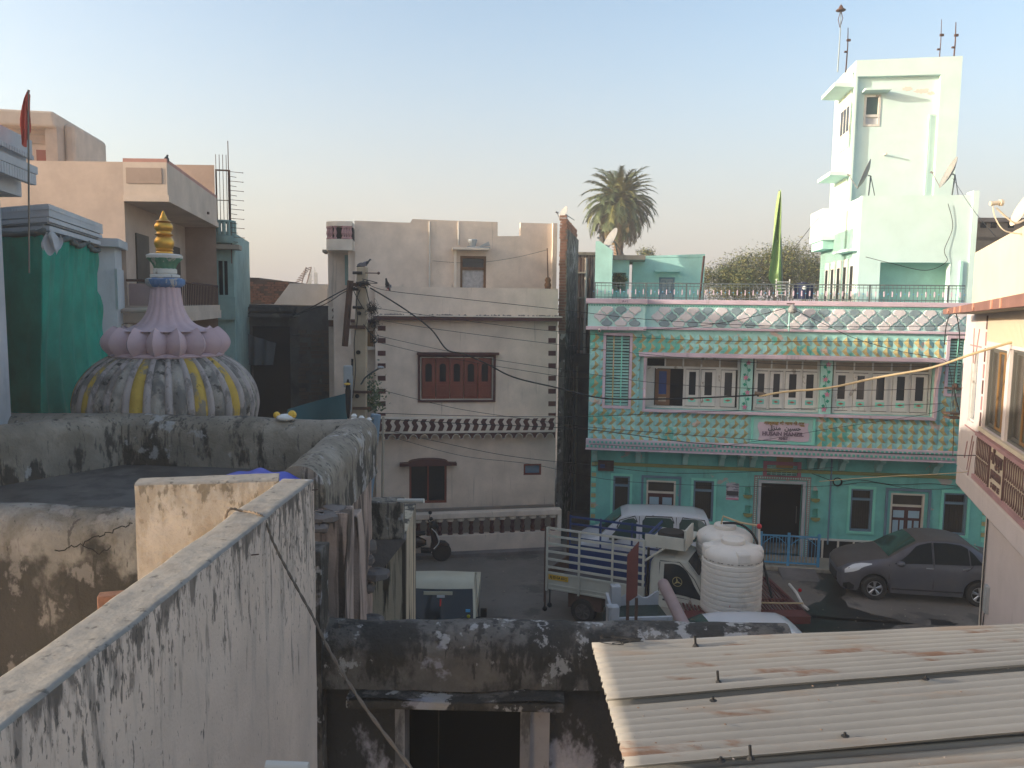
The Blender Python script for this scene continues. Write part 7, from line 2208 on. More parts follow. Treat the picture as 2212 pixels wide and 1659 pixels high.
# long arm built in its own frame
LW = frp(V((s0.x, s0.y, 0)), math.degrees(math.atan2(s1.y - s0.y, s1.x - s0.x)))
Lw = (s1 - s0).length
arm = box_rough(-.235, 0, -1.6, Lw, 2.3, ZWL, 'long_arm', [K['longwall'], K['walltop']], t, .010, 2.0, .05, True, .02)
arm.location = LW.o; arm.rotation_euler = (0, 0, LW.yaw - math.pi / 2)
hd = MB(); m = hd
p0 = gz(290, 1046, ZWL); p1 = gz(600, 1034, ZWL)
sh = box_rough(-.22, 0, 0, (p1 - p0).length, 4.2, ZWL, 'short_arm', [K['limeface'], K['walltop']], t, .010, 2.5, .05, True, .025)
ya = math.atan2(p1.y - p0.y, p1.x - p0.x)
sh.location = (p0.x, p0.y, 0); sh.rotation_euler = (0, 0, ya - math.pi / 2)
sh.location = V((p0.x, p0.y, 0))
for px, py in ((793, 0), (0, 0)): pass
for i, (px, py) in enumerate(((750, 0),)): pass
nl = gz(744, 1, 5) if False else None
for k, (u_, z) in enumerate(((2.15, 5.75), (Lw - .05, 5.83))):
    p = LW.w(u_, 0, z); MB().tube([tuple(p), tuple(p + V((.045, -.004, .006)))], .004, 5).build('nail', K['rust'], t)
# rope over the wall
q = [(494, 1108), (520, 1103), (556, 1110), (572, 1122), (590, 1170), (625, 1240), (675, 1330), (720, 1420), (790, 1530), (895, 1668)]
t = empty('jute_rope', 'brown rope thrown over the whitewashed wall and running down to the lower right', 'rope', None, (0, 0, 0))
pts = []
a0 = gz(494, 1110, ZWL + .0); 
pts.append(a0 + V((-.03, 0, -.25))); pts.append(a0 + V((-.01, 0, .01)))
pts.append(gz(525, 1104, ZWL + .014)); pts.append(gz(556, 1110, ZWL + .014))
Ys = [None, None, None, 4.72, 4.66, 4.5, 4.2, 3.9, 3.45, 2.9]
for (px, py), Y in zip(q[3:], Ys[3:]): pts.append(at(px, py, Y))
sp = smooth_pts(pts, 10)
m = MB(); r_ = .0070
for s_ in (0, math.pi):
    tw = []
    for i, p in enumerate(sp): tw.append(p + V((math.cos(i * 1.1 + s_) * .004, 0, math.sin(i * 1.1 + s_) * .004)))
    m.tube(tw, r_ * .8, 6)
m.build('rope', K['rope'], t, smooth=True)

# ---- terrace with rounded parapets
def rounded_wall(pts, w, z0, z1, name, mat, par, amp=.03, sc=1.6, seg=.12, hr=.45, top=None):
    """wall along pts (world xy) with a half round top; w thickness"""
    pts = [V((p[0], p[1], 0)) for p in pts]
    prof = []
    h = w * hr
    for i in range(9): prof.append((-w / 2, lerp(z0, z1 - h, i / 9)))
    for i in range(13): q = math.pi - math.pi * i / 12; prof.append((w / 2 * math.cos(q), z1 - h + h * math.sin(q)))
    for i in range(1, 10): prof.append((w / 2, lerp(z1 - h, z0, i / 9)))
    path = []
    for i in range(len(pts) - 1):
        n = max(2, int((pts[i + 1] - pts[i]).length / seg))
        for j in range(n): path.append((pts[i].lerp(pts[i + 1], j / n), (pts[i + 1] - pts[i]).normalized()))
    path.append((pts[-1], (pts[-1] - pts[-2]).normalized()))
    mb = MB(); k = len(prof)
    for p, d in path:
        s = V((d.y, -d.x, 0))
        for a, z in prof:
            v = p + s * a + V((0, 0, z)); q = v * sc
            dd = V((noise.noise(q), noise.noise(q + V((7, 3, 1))), noise.noise(q + V((1, 9, 4))))) * amp + V((noise.noise(q * 4), noise.noise(q * 4 + V((3, 3, 3))), noise.noise(q * 4 + V((5, 1, 2))))) * amp * .4
            mb.v.append(tuple(v + dd))
    for j in range(len(path) - 1):
        for i in range(k - 1): mb.f.append((j * k + i, (j + 1) * k + i, (j + 1) * k + i + 1, j * k + i + 1)); mb.m.append(0)
    mb.f.append(tuple(range(k))); mb.m.append(0); mb.f.append(tuple((len(path) - 1) * k + i for i in range(k))[::-1]); mb.m.append(0)
    return mb.build(name, mat, par, smooth=45)
t = empty('old_terrace', 'old roof terrace enclosed by thick round topped mouldy parapets', 'terrace', None, (0, 0, 0))
ZP = 5.6
pb0, pb1 = gz(-80, 900, ZP), gz(740, 914, ZP)
rounded_wall([(-8.2, 11.1), (-5.0, 11.05), (pb1.x + .1, 10.75)], .5, 3.2, ZP, 'back_parapet', K['mould'], t)
rounded_wall([(-2.12, 10.95), (-2.10, 9.6), (-2.06, 7.65)], .52, 4.85, ZP + .0, 'right_parapet', K['mould'], t, amp=.035)
rounded_wall([(-7.3, 6.45), (-4.0, 6.4), (-2.3, 6.38)], .5, 2.6, ZP - .10, 'front_parapet', K['mould2'], t, amp=.035)
rounded_wall([(-5.5, 11.0), (-6.4, 9.6), (-7.9, 7.4)], .5, 3.2, ZP + .03, 'left_parapet', K['mould'], t)
MB().box(-8.4, -2.0, 6.3, 11.1, 2.4, 4.93).build('terrace_floor', K['tar'], t)
mm = MB().box(-2.75, -1.86, 7.5, 7.62, 3.4, 4.9)
MB().box(-3.4, -1.9, 6.9, 7.6, 4.35, 4.75).build('blue_tarp_support', K['stone'], t)
box_rough(-2.3, -1.93, 7.45, 10.9, 2.0, 4.9, 'parapet_base', [K['streak']], t, .02, 1.5, .1)
t2 = empty('blue_tarpaulin', 'bright blue tarpaulin bulging above the sunlit short wall', 'tarpaulin', None, (0, 0, 0))
a0, a1 = at(445, 1026, 7.2), at(634, 1026, 7.0)
MB().grid(lambda u, v: (lerp(a0.x, a1.x, u), lerp(6.75, 7.6, v) + .05 * math.sin(u * 7), a0.z - .22 + .30 * (math.sin(math.pi * min(1, u * .93 + .05)) ** .5) * (1 - .35 * v) + .015 * math.sin(u * 21 + v * 5)), 40, 12).build('sheet', K['tarpblue'], t2, smooth=True)
t2 = empty('loose_brick', 'single red brick resting on the old parapet below the short wall', 'brick', None, tuple(at(243, 1296, 5.5)), .3)
MB().box(-.09, .09, -.05, .05, -.08, .05).build('brick', K['brickm'], t2, bevel=.008)
# crack plaster chips on the front parapet
m = MB(); rr_ = random.Random(8)
pth = [(120, 1192), (150, 1182), (180, 1176), (205, 1160), (235, 1152), (262, 1140), (286, 1132)]
pp = [at(px, py, 6.12) for px, py in pth]
jit = lambda L: [p + V((rr_.uniform(-.012, .012), 0, rr_.uniform(-.015, .015))) for p in L]
m.tube(jit(smooth_pts([V(p) for p in pp], 5)), .0045, 4); m.tube(jit(smooth_pts([V(pp[2]), V(at(215, 1195, 6.12)), V(at(240, 1178, 6.12))], 5)), .0035, 4)
m.build('crack', K['dark'], t)
# rubbish on the back parapet
g = at(617, 897, 10.75)
t2 = empty('rubbish_packet', 'crumpled white and yellow packet lying on the back parapet of the terrace', 'rubbish', None, (g.x, g.y, ZP - .02))
MB().ball((0, 0, .04), .13, 9, 0, .05).build('packet', K['insul'], t2, smooth=True); MB().ball((.09, 0, .08), .06, 8).ball((-.12, 0, .07), .05, 8).build('yellow_wrap', K['platey'], t2)

# ---- crumbling side walls below the terrace
t = empty('crumbling_side_wall', 'crumbling old wall with rain streaks and broken stone ledges below the terrace', 'wall', None, (0, 0, 0))
def slab(px0, py0, px1, py1, Y0, depth, name, mat, amp=.02, sc=2.5, z0=None, par=None):
    a, b = at(px0, py1, Y0), at(px1, py0, Y0)
    zb = a.z if z0 is None else z0
    o = box_rough(a.x, b.x, Y0, Y0 + depth, zb, b.z, name, [mat], par or t, amp, sc, .1, rnd=.02)
    return o
slab(676, 1112, 748, 1700, 7.45, .3, 'pilaster', K['streak'], .05, 1.3, 1.2)
slab(700, 1120, 776, 1700, 8.4, .3, 'recessed_wall', K['streak'], .06, 1.3, 1.0)
slab(640, 1190, 692, 1700, 6.9, .3, 'broken_edge', K['mould_dark'], .03, 3, 1.0)
# lower wall with eaves slab
EB = Fr(822, 11.2, 4)
a, b = EB.x(774, 1120), EB.x(871, 1120)
zt_, zm_ = EB.z(822, 1086), EB.z(822, 1166)
o = MB().box(a - .3, b, 0, .35, zm_, zt_).build('eaves_parapet', K['mould'], t, bevel=.02); EB.pl(o)
q_ = [EB.l(*p) for p in ((760, 1166), (874, 1161), (876, 1168), (814, 1247), (760, 1247))]
o = MB().prism([(p[0], min(p[1], zm_ - .003)) for p in q_], .02, .3).build('soffit', K['stone'], t); EB.pl(o)
SB = Fr(874, 11.9, 76)
o = MB().box(-3.5, .3, -.02, .25, 0, EB.z(840, 1172)).build('streaked_wall', K['streaky'], t)
o.location = at(846, 1300, 11.6).xy.to_3d(); o.rotation_euler = (0, 0, 0)
bpy.data.objects.remove(o)
SBf = Fr(820, 11.55, 2)
o = MB().box(SBf.x(770, 1250), SBf.x(876, 1250), 0, 1.8, 0, zm_ - .02).build('streaked_wall', K['streaky'], t); SBf.pl(o)
rs = random.Random(3)
for (px, py, w, h, Y) in ((812, 1240, 62, 26, 10.7), (800, 1180, 30, 30, 10.8), (796, 1270, 30, 20, 10.6), (806, 1340, 52, 26, 9.9), (800, 1365, 60, 50, 9.2), (796, 1210, 26, 22, 10.7), (700, 1118, 60, 22, 7.4), (722, 1098, 50, 14, 7.6), (690, 1140, 44, 18, 7.3)):
    c = at(px, py, Y); sx = w * Y / FPX / 2; sz = h * Y / FPX / 2
    mb = MB(); mb.ball((0, 0, 0), 1, 9, k=6)
    for i in range(len(mb.v)):
        v = V(mb.v[i]); v = V((max(-.8, min(.8, v.x)) * sx * 1.2, v.y * sx, max(-.7, min(.7, v.z)) * sz * 1.35)); v += V((rs.uniform(-1, 1), rs.uniform(-1, 1), rs.uniform(-1, 1))) * .012
        mb.v[i] = tuple(v)
    mb.build('stone_block', K['stone'], t, smooth=30, loc=c)
t2 = empty('drain_spout', 'buff plastic drain spout sticking out of the low mouldy parapet before the beige house', 'drain pipe', None, tuple(at(872, 1086, 11.2)))
MB().cyl((-.1, .1, 0), (.29, 0, .03), .035, n=12).build('spout', K['pipe_w'], t2, smooth=40)
t2 = empty('grey_steel_post', 'blue grey steel pole with white insulators leaning behind the terrace corner', 'pole', None, (at(792, 1086, 13).x, 13, 0))
o = V(t2.location)
MB().tube([(0, 0, 0), at(791, 1100, 13) - o, at(812, 895, 13) - o], .085, 8).build('post', K['blue_grey'], t2)
for i, py in enumerate((905, 925, 945)): MB().tube([at(812, py, 13) - o, at(800, py, 12.9) - o], .03, 6).build('bracket', K['steel'], t2)
MB().tube([at(826, 1080, 13.5) - o, at(828, 900, 13.5) - o], .022, 6).build('thin_pipe', K['concrete'], t2)
for i, (px, py) in enumerate(((765, 906), (781, 910), (797, 914))):
    c = at(px, py, 11.2)
    t3 = empty('porcelain_insulator', ['left', 'middle', 'right'][i] + ' of the three white porcelain insulators at the terrace corner', 'insulator', None, (c.x, c.y, c.z - .05), group='insulators at the terrace corner')
    MB().lathe([(.03, 0), (.045, .02), (.03, .04), (.05, .06), (.03, .08), (.045, .10), (.02, .13)], 12).build('insulator', K['insul'], t3, smooth=40)

# ---- dark lower house in the foreground
t = empty('dark_lower_house', 'black mould covered low house front with an open dark doorway', 'house', None, (0, 0, 0))
LH = Fr(1040, 7.0, -1)
a, b = LH.x(770, 1500), 2.2
zt_ = LH.z(1040, 1376)
da, db_, dc, dd = LH.rect(858, 1502, 1140, 1700)
dc = -.0
zl = LH.z(1000, 1490)
dh = LH.z(1000, 1502)
def disp(mb, amp, sc=2):
    for i in range(len(mb.v)):
        q = V(mb.v[i]) * sc; mb.v[i] = tuple(V(mb.v[i]) + V((0, noise.noise(q), noise.noise(q + V((4, 4, 4))))) * amp)
    return mb
o = MB().holed(a - .6, b, 0, zl + .3, .05, .4, [(da, db_, dc + .01, dh)]).build('front_wall', K['lowwall'], t); LH.pl(o)
o = rounded_wall([(-2.4, 7.18), (0, 7.2), (2.6, 7.22)], .5, zl + .02, zt_ + .06, 'parapet', K['mould_dark'], t, .03, 1.8); 
o = disp(MB().grid(lambda u, v: (lerp(a - .05, db_ + .32, u), lerp(-.22, .1, v), zl + .02 * math.sin(u * 9)), 30, 3), .01).build('ledge_top', K['mould_dark'], t); LH.pl(o)
o = MB().box(a - .05, db_ + .32, -.22, .06, zl - .09, zl - .01).build('lintel_ledge', K['mould_dark'], t, bevel=.015); LH.pl(o)
for x0, x1, mt in ((da - .02, da + .07, K['jamb']), (db_ - .07, db_ + .02, K['jamb'])):
    o = MB().box(x0, x1, -.0, .3, 0, dh).build('door_post', mt, t); LH.pl(o)
o = MB().box(db_ + .02, db_ + .20, .02, .3, 0, dh).build('white_reveal', K['jamb2'], t); LH.pl(o)
o = MB().box(da - .1, db_ + .1, .75, .8, 0, dh + .03).build('room_back', K['dark'], t); LH.pl(o)
o = MB().box(da + .3, da + .31, .68, .72, 0, dh).build('door_edge', K['grill'], t); LH.pl(o)
o = MB().box(a - .6, b, .3, .9, zl + .02, zl + .1).build('roof', K['tar'], t); LH.pl(o)
o = MB().box(a - .6, b, .85, .95, 0, zl + .02).build('rear_wall', K['mould_dark'], t); LH.pl(o)
t = empty('iron_grille_sheet', 'pale plastic pipe end poking in at the bottom edge below the whitewashed wall', 'pipe', None, tuple(at(600, 1650, 3.2)))
t.name = 'white_pipe_end'
MB().cyl((-.05, 0, -.01), (.13, .0, -.015), .022, n=12).build('pipe', K['pipe_w'], t, smooth=40)

# ---- corrugated roof
def sheet(cs, name, label, ncor, amp, seed, sag=.0, tears=0):
    """cs: four world corners far-left, far-right, near-left, near-right"""
    fl, fr__, nl_, nr_ = [V(c) for c in cs]
    nu, nv = 70, ncor * 8
    rn = random.Random(seed)
    mb = MB()
    def P(u, v):
        p = fl.lerp(fr__, u).lerp(nl_.lerp(nr_, u), v)
        w = math.cos(v * ncor * 2 * math.pi)
        e = .006 * noise.noise(V((u * 4, v * 2, seed))) + .012 * noise.noise(V((u * 1.5, 1.2, 5)))
        edge = 0
        if v > .985 or v < .015: edge = .012 * noise.noise(V((u * 9, seed, 1)))
        return (p.x + .006 * noise.noise(V((v * 40, seed, 3))) * (u < .02), p.y + edge, p.z + amp * w + e)
    mb.grid(P, nu, nv)
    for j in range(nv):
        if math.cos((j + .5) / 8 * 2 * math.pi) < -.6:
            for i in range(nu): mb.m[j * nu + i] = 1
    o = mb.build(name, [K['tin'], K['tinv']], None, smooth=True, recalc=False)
    tag(o, label, 'roof sheet', 'corrugated roof sheets')
    sm = o.modifiers.new('thickness', 'SOLIDIFY'); sm.thickness = .0025
    return o
ZS = 5.62
def s_(px, py, z): return gz(px, py, z)
def ext(a, b, k): return a + (b - a) * ((4.85 - a.x) / (b.x - a.x))
fl, fr1 = s_(1278, 1394, ZS), s_(2212, 1352, ZS + .02); nl_, nr_ = s_(1312, 1523, ZS), s_(2212, 1448, ZS)
k = 1.25
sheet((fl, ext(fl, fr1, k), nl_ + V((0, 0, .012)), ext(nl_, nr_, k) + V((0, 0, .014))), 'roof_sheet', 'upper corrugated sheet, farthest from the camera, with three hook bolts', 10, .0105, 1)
fl2, fr2 = s_(1304, 1500, ZS - .01), s_(2212, 1425, ZS - .01); nl2, nr2 = s_(1352, 1664, ZS), s_(2212, 1588, ZS)
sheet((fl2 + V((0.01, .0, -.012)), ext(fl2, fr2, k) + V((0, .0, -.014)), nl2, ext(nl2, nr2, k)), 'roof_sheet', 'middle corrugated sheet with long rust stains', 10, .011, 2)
fl3, fr3 = s_(1352, 1640, ZS - .05), s_(2212, 1565, ZS - .05); nl3, nr3 = s_(1380, 1800, ZS - .06), s_(2212, 1740, ZS - .06)
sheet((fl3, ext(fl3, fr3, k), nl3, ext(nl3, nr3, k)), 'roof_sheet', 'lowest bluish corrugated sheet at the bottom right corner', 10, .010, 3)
bolt = MB().cyl((0, 0, 0), (0, 0, .045), .0055, n=6).lathe([(.016, 0), (.012, .006), (.006, .012)], 8)
bme = bolt.mesh('shank', K['wire'])
for i, (px, py, s, w) in enumerate(((1503, 1391, 1.2, 'at the far edge of the upper sheet'), (1552, 1470, 1.2, 'left of centre on the upper sheet'), (1622, 1632, 1.1, 'near the bottom of the middle sheet'), (1541, 1507, .35, 'flat headed on the seam between the sheets'), (2000, 1461, .35, 'at the right on the upper sheet'), (1558, 1636, .3, 'small one left of the lower hook'), (1826, 1583, .3, 'small one among the rust stains'))):
    c = gz(px, py, ZS + .02)
    t = empty('hook_bolt', 'dark bolt ' + w, 'bolt', None, (c.x, c.y, ZS + .008), group='bolts in the corrugated roof')
    inst('shank', bme, t, (0, 0, 0), (0, R(-6), 0), (1, 1, s))
def roof_bits():
    rn = random.Random(77); m = MB()
    for i in range(40):
        p = gz(rn.uniform(1330, 2200), rn.uniform(1420, 1650), ZS + .012); s = rn.uniform(.002, .005); q = rn.uniform(0, 3)
        c, d = math.cos(q) * s * 1.6, math.sin(q) * s
        m.add([(p.x - c, p.y - d, p.z), (p.x + d, p.y - c, p.z), (p.x + c, p.y + d, p.z), (p.x - d, p.y + c, p.z), (p.x, p.y, p.z + s * .7)], [(0, 1, 4), (1, 2, 4), (2, 3, 4), (3, 0, 4)], rn.choice((0, 1)))
    tag(m.build('roof_grit', [K['stone'], K['trunk']]), 'bits of grit and dry leaf lying on the corrugated sheets', 'grit', kind='stuff')
roof_bits()
t = empty('binding_wire', 'tangle of thin binding wire on the far edge of the corrugated roof', 'wire', None, tuple(gz(1345, 1392, ZS + .03)))
m = MB(); rw = random.Random(2)
for i in range(7):
    m.tube(smooth_pts([(rw.uniform(-.12, .1), rw.uniform(-.02, .05), rw.uniform(0, .02)) for _ in range(4)], 5), .0018, 4)
m.build('strand', K['wire'], t)
t = empty('roof_support_wall', 'shaded brick wall carrying the corrugated roof sheets', 'wall', None, (.62, 2.0, 0))
MB().box(0, 4.2, -.6, 1.55, 0, ZS - .22).build('wall', K['mould_dark'], t)
MB().box(-.15, 4.2, .1, .16, ZS - .13, ZS - .07).box(-.15, 4.2, 1.45, 1.51, ZS - .12, ZS - .06).build('roof_batten', K['brown_wood'], t)

def litter():
    rn = random.Random(21); m = MB()
    for i in range(420):
        px, py = rn.choice(((rn.uniform(880, 1180), rn.uniform(1204, 1212)), (rn.uniform(880, 1180), rn.uniform(1215, 1345)), (rn.uniform(1750, 2150), rn.uniform(1310, 1375)), (rn.uniform(1560, 1820), rn.uniform(1215, 1240))))
        p = gz(px, py, 0); s = rn.uniform(.006, .026)
        q = rn.uniform(0, 3); c, d = math.cos(q) * s, math.sin(q) * s
        m.add([(p.x - c, p.y - d, .002), (p.x + d, p.y - c, .002), (p.x + c, p.y + d, .002), (p.x - d, p.y + c, .002), (p.x, p.y, s * .6)], [(0, 1, 4), (1, 2, 4), (2, 3, 4), (3, 0, 4)], rn.choice((0, 0, 1, 2)))
    tag(m.build('street_litter', [K['stone'], K['concrete'], K['trunk']]), 'small stones and scraps of litter scattered over the dusty street', 'litter', kind='stuff')
litter()
if HAZE:
    hm = bpy.data.materials.new('haze_air'); hm.use_nodes = True
    hn = hm.node_tree.nodes; hn.clear()
    pv = hn.new('ShaderNodeVolumePrincipled'); ho = hn.new('ShaderNodeOutputMaterial')
    pv.inputs['Color'].default_value = (.95, .95, .97, 1); pv.inputs['Density'].default_value = HAZE; pv.inputs['Anisotropy'].default_value = .2
    hm.node_tree.links.new(pv.outputs[0], ho.inputs['Volume'])
    MB_ = MB().box(-60, 60, -8, 128, -1, 21)
    tag(MB_.build('haze', hm), kind='stuff')
# ================================================================== utility pole
PF = at(778, 900, 19)
t = empty('concrete_pole', 'tall tapering concrete electricity pole loaded with wires', 'pole', None, (at(765, 1000, 19).x, 19, 0))
o = V(t.location)
topp = at(783, 577, 19) - o
def tapered(p0, p1, w0, w1, d0, d1, name, mat, par):
    m = MB(); p0, p1 = V(p0), V(p1)
    vs = []
    for p, w, d in ((p0, w0, d0), (p1, w1, d1)): vs += [p + V((sx * w, sy * d, 0)) for sx, sy in ((-1, -1), (1, -1), (1, 1), (-1, 1))]
    m.add(vs, [(0, 1, 2, 3), (7, 6, 5, 4), (0, 4, 5, 1), (1, 5, 6, 2), (2, 6, 7, 3), (3, 7, 4, 0)]); return m.build(name, mat, par, bevel=.02)
tapered((0, 0, 0), topp, .24, .115, .14, .10, 'pole_shaft', K['polec'], t)
for f in (.62, .75, .865): MB().cyl((topp.x * f - .03, -.16, topp.z * f), (topp.x * f - .03, .0, topp.z * f), .05, n=10).build('step_hole', K['dark'], t)
Pz = lambda px, py, Y=19: at(px, py, Y) - o
ironp = MB().box(-.05, .05, -.05, .05, 0, 1)
a_, b_ = Pz(745, 748, 18.8), Pz(757, 606, 18.8)
MB().tube([a_, b_], .075, 4).build('iron_strut', K['rust'], t)
for py in (615, 706): MB().box(Pz(756, py).x, Pz(790, py).x, -.16, -.10, Pz(770, py).z - .04, Pz(770, py).z + .04).build('cross_iron', K['rust'], t)
for py in (845, 880): MB().box(Pz(765, py).x, Pz(805, py).x, -.17, -.12, Pz(770, py).z - .03, Pz(770, py).z + .03).build('clamp', K['rust'], t)
for x_, z_ in ((783, 590), (783, 664), (775, 625), (790, 612)):
    p = Pz(x_, z_); MB().cyl(p + V((-.2, -.15, 0)), p + V((.02, -.15, 0)), .035, n=8).build('shackle', K['black'], t)
p = Pz(790, 590); MB().cyl(p + V((0, -.1, 0)), p + V((.3, -.1, 0)), .012, n=6).ball(p + V((.32, -.1, 0)), .035, 8).build('eye_rod', K['rust'], t)
mb_ = MB().box(Pz(747, 890).x, Pz(747, 890).x + .2, -.25, -.12, Pz(760, 810).z - .28, Pz(760, 788).z).build('meter_box', K['skin'], t, bevel=.03)
MB().tube([Pz(760, 812, 18.8), Pz(757, 890, 18.8)], .03, 8).build('conduit', K['skin'], t)
MB().tube(smooth_pts([Pz(780, 830, 18.8), Pz(790, 815, 18.7), Pz(808, 802, 18.5), Pz(820, 795, 18.4)], 4), .022, 6).build('lamp_arm', K['steel'], t)
p = Pz(822, 794, 18.35); MB().ball(p, .09, 10, 0, .04).build('lamp_head', K['dish'], t)
# tangle of cables
m = MB(); rw = random.Random(9)
def tang(px, py, rx, ry, n, rad=.008):
    for i in range(n):
        q = [at(px + rw.gauss(0, rx), py + rw.gauss(0, ry), 18.7 + rw.uniform(-.15, .15)) - o for _ in range(5)]
        m.tube(smooth_pts(q, 5), rad, 4)
tang(788, 612, 8, 4, 14, .010); tang(803, 668, 7, 9, 34, .004); tang(808, 698, 7, 8, 24, .004); tang(808, 735, 5, 6, 8, .006)
tag(m.build('wire_tangle', K['wire'], t), kind='stuff')
m = MB()
for q in ([(778, 625), (770, 650), (772, 690), (765, 740), (768, 800), (762, 860)], [(756, 615), (752, 640), (756, 690)], [(790, 620), (797, 650), (800, 665)], [(785, 700), (800, 720), (815, 735)], [(760, 620), (775, 650), (786, 668)]):
    m.tube(smooth_pts([Pz(x, y, 18.75) for x, y in q], 5), .010, 4)
m.build('drop_cable', K['wire'], t)
t = empty('garbage_bag', 'black and yellow bag hanging at the foot of the meter conduit', 'bag', None, tuple(at(752, 845, 18.7)))
MB().lathe([(.02, .28), (.04, .2), (.07, .0), (.06, -.4), (.03, -.62), (.01, -.65)], 10).build('bag', K['wire'], t, smooth=True)
MB().ball((0, -.1, .18), .08, 7, 0, .03).build('yellow_knot', K['platey'], t)
t = empty('climbing_plant', 'small green creeper growing in the recess behind the concrete pole', 'plant', None, tuple(at(797, 890, 20.6)))
rr_ = random.Random(12); m = MB()
for i in range(500):
    p = V((rr_.gauss(0, .18), rr_.gauss(0, .12), abs(rr_.gauss(.35, .28)))); a = V((rr_.gauss(0, 1), rr_.gauss(0, 1), rr_.gauss(0, 1))).normalized() * .045; b = a.orthogonal() * .5
    m.add([p - a, p + b, p + a, p - b], [(0, 1, 2, 3)])
m.build('foliage', K['frond'], t, recalc=False)
# ---- pigeons
def pigeon(px, py, Y, rz, lab, up=0):
    p = at(px, py, Y)
    t = empty('pigeon', lab, 'pigeon', None, tuple(p), rz)
    m = MB(); n = 12
    stn = [(-.17, .01, .012, .012), (-.12, .02, .028, .016), (-.06, .045, .05, .04), (0, .065, .062, .058), (.06, .085, .055, .055), (.10, .115, .036, .038), (.125, .15, .026, .03), (.145, .175, .026, .026), (.165, .175, .012, .012)]
    if up: stn = [(x * .6, z + max(0, x + .17) * .28, a, b) for x, z, a, b in stn]
    for x, z, ry, rz_ in stn:
        for j in range(n): q = 2 * math.pi * j / n; m.v.append((x, ry * math.cos(q), z + rz_ * math.sin(q)))
    for i in range(len(stn) - 1):
        for j in range(n): m.f.append((i * n + j, i * n + (j + 1) % n, (i + 1) * n + (j + 1) % n, (i + 1) * n + j)); m.m.append(1 if i > 3 or i == 0 else 0)
    m.f += [tuple(range(n))[::-1], tuple((len(stn) - 1) * n + j for j in range(n))]; m.m += [0, 1]
    m.build('body', [K['pigeon'], K['pigeondark']], t, smooth=True)
    x, z = stn[-1][0], stn[-1][1]
    m = MB(); m.cyl((x, 0, z), (x + .03, 0, z - .012), .006, .001, 5); m.build('beak', K['black'], t)
    for s_ in (-1, 1): MB().tube([(.01, s_ * .02, stn[3][1] - .05), (.01, s_ * .02, -.005)], .005, 4).build('leg', K['lamp_r'], t)
    for s_ in (-1, 1): MB().grid(lambda u, v: (lerp(-.15, .07, u) * (.6 if up else 1), s_ * (.045 + .018 * math.sin(math.pi * u)), lerp(.02, .09, v) * math.sin(math.pi * (.15 + .7 * u)) + .015 + (.04 if up else 0)), 6, 3).build('wing', K['pigeon'], t, smooth=True)
pigeon(786, 577, 19, 0, 'grey pigeon standing on top of the concrete pole')
pigeon(838, 628, 18.7, -1.9, 'grey pigeon perched on the wire right of the pole', 1)
def small_pigeon():
    p = at(360, 352, 16.1); t = empty('pigeon', 'tiny dark pigeon on the coping corner of the peach building', 'pigeon', None, tuple(p), 1)
    MB().ball((0, 0, .06), .05, 8, 0, .07).ball((.02, 0, .14), .025, 6).build('body', K['pigeondark'], t, smooth=True)
small_pigeon()

# ================================================================== wires
def wire(lab, pts, r=.006, mat='wire', sm=6, cat='wire', name='overhead_wire'):
    P = [at(*p) for p in pts]
    t = empty(name, lab, cat, None, tuple(P[0]))
    MB().tube(smooth_pts([p - P[0] for p in P], sm), r, 5).build('strand', K[mat], t, smooth=True)
wire('topmost thin wire from the pole, on which the pigeon sits', [(790, 612, 18.9), (838, 628, 18.7), (1000, 646, 18.3), (1205, 668, 17.9), (1400, 690, 17.6), (1700, 705, 17.2), (2060, 704, 16.8)], .007)
wire('second thin wire from the pole across the maroon cornice', [(808, 665, 18.9), (1000, 692, 18.3), (1205, 716, 17.9), (1500, 735, 17.4), (1800, 738, 17), (2080, 735, 16.6)], .006)
wire('third thin wire passing below the right cornice', [(812, 690, 18.8), (950, 712, 18.4), (1205, 744, 17.9), (1500, 775, 17.4), (1800, 790, 17), (2075, 792, 16.8)], .006)
wire('fourth thin wire crossing above the brown shutters', [(815, 725, 18.8), (1000, 765, 18.3), (1205, 797, 17.8), (1450, 830, 17.4), (1800, 843, 17), (2080, 838, 16.8)], .006)
wire('fifth thin wire crossing the upper part of the brown shutters', [(812, 738, 18.8), (950, 770, 18.4), (1205, 812, 17.8), (1275, 818, 17.7)], .006)
wire('thick black service cable sagging across the beige house to the splice', [(800, 622, 18.8), (870, 665, 18.5), (930, 710, 18.3), (965, 755, 18.2), (1000, 764, 18.1), (1050, 785, 18), (1110, 815, 17.8), (1205, 838, 17.6), (1300, 860, 17.3), (1420, 862, 17.0), (1550, 858, 16.7), (1640, 853, 16.4)], .017)
wire('buff coloured cable rising from the splice to the right edge', [(1640, 856, 16.4), (1700, 846, 16.1), (1790, 838, 15.7), (1900, 815, 15.3), (2010, 795, 14.9), (2110, 762, 14.5), (2225, 728, 14.2)], .024, 'cablebuff', name='buff_cable')
wire('black taped splice where the black cable meets the buff cable', [(1630, 849, 16.42), (1655, 853, 16.35)], .04, 'rope', name='cable_splice')
wire('lower thin wire crossing under the brown shutter window', [(815, 840, 18.8), (900, 862, 18.5), (1000, 885, 18.3), (1150, 907, 18), (1300, 925, 17.6), (1700, 955, 17)], .006)
wire('nearly level thin wire at the height of the wavy chevron band', [(808, 892, 13), (1000, 898, 14), (1250, 900, 15), (1500, 890, 16), (1750, 882, 16.8), (2035, 872, 17.5)], .006)
wire('dark wire slanting down from the pole to the plaque', [(820, 905, 18.5), (1000, 915, 18.2), (1270, 928, 17.8), (1500, 957, 17.4), (1750, 972, 17), (2000, 982, 16.8), (2212, 985, 16)], .009)
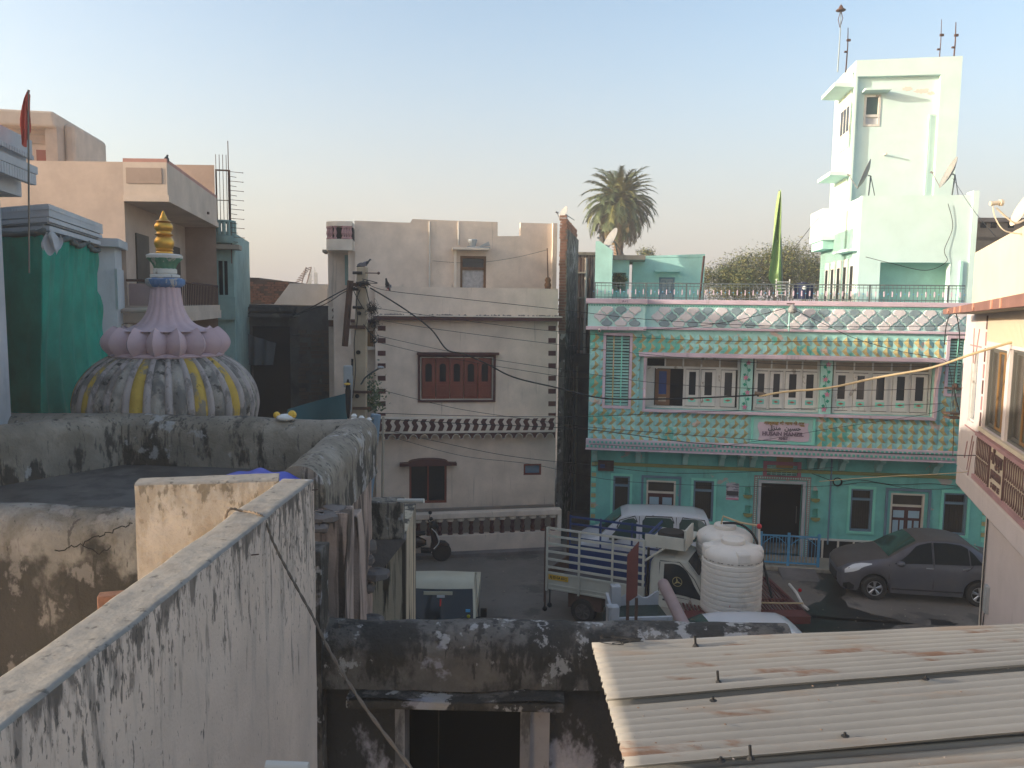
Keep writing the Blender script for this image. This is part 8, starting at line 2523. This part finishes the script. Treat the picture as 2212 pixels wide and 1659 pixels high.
wire('wire rising from the cornice across the plaque to the right window', [(1275, 960, 20.6), (1500, 968, 20.6), (1640, 952, 20.6), (1800, 925, 20.3), (2000, 895, 19.6), (2040, 880, 19.4)], .006)
wire('thin wire crossing the arched window, upper one', [(830, 928, 17), (950, 955, 17), (1100, 985, 17), (1280, 1005, 17), (1450, 1022, 17.5), (1650, 1018, 18), (1800, 1010, 18.5)], .006)
wire('thin wire crossing the arched window, lower one', [(850, 945, 16), (1000, 985, 16.5), (1150, 1003, 17), (1350, 1040, 17.5), (1700, 1052, 18), (1850, 1045, 18.5)], .005)
wire('cable looping from the parapet lamp down to the left', [(1390, 712, 21.2), (1480, 708, 21.1), (1600, 690, 21), (1700, 665, 20.9)], .009)
wire('cable sagging from the parapet lamp to the right window canopy', [(1712, 668, 20.9), (1780, 700, 20.8), (1850, 732, 20.7), (1950, 760, 20.6), (2030, 775, 20.5), (2052, 800, 20.4), (2060, 900, 20.3), (2058, 985, 20.3)], .008)
wire('yellowish thin cable slanting up to the grille balcony', [(1770, 1040, 20), (1900, 1030, 19), (2060, 1022, 17.5), (2140, 1010, 16), (2220, 995, 14.5)], .009, 'cablebuff')
wire('pair of thick dark cables running left from the pole, upper', [(783, 610, 18.9), (740, 628, 18.9), (690, 655, 19.5), (640, 680, 20.5)], .015)
wire('pair of thick dark cables running left from the pole, lower', [(783, 613, 18.9), (742, 632, 18.9), (700, 658, 19.6), (630, 683, 21)], .012)
wire('long slack wire behind the flag from the palm side to the tower', [(1545, 570, 30), (1640, 575, 29), (1700, 550, 28), (1760, 480, 27), (1775, 470, 26.5)], .010)
wire('wire from the tower corner dish down to the right wall', [(2058, 385, 25.2), (2100, 450, 20), (2150, 510, 16)], .006)
wire('thin cable hanging on the pale annex wall', [(2048, 440, 24.6), (2058, 490, 24.6), (2040, 540, 24.6), (2045, 565, 24.6), (2000, 584, 24.5), (1930, 570, 24.5), (1870, 555, 24.6)], .009)
wire('looped black cable between the louvre window and the terracotta roof edge', [(2040, 745, 18.6), (2045, 700, 18.6), (2060, 668, 18.6), (2070, 700, 18.6), (2072, 745, 18.6), (2060, 830, 18.6), (2075, 900, 18.6)], .013)
t = empty('balcony_basket', 'rusty grey window basket hanging at the right end of the turquoise house', 'basket', None, tuple(at(2064, 905, 18.9)))
bmq = MB().box(-.006, .006, -.006, .006, 0, .62).mesh('bar', K['steel'])
for i in range(9): inst('bar', bmq, t, (lerp(-.13, .13, i / 8), 0, .1))
for z in (0, .1, .7): MB().box(-.15, .15, -.02, .3, z, z + .04).build('shelf', K['rust'], t)
MB().ball((0, .1, .78), .07, 8).build('pot', K['rust'], t)
print('objects', len(bpy.data.objects), 'tris', sum(len(o.data.polygons) for o in bpy.data.objects if o.type == 'MESH'))
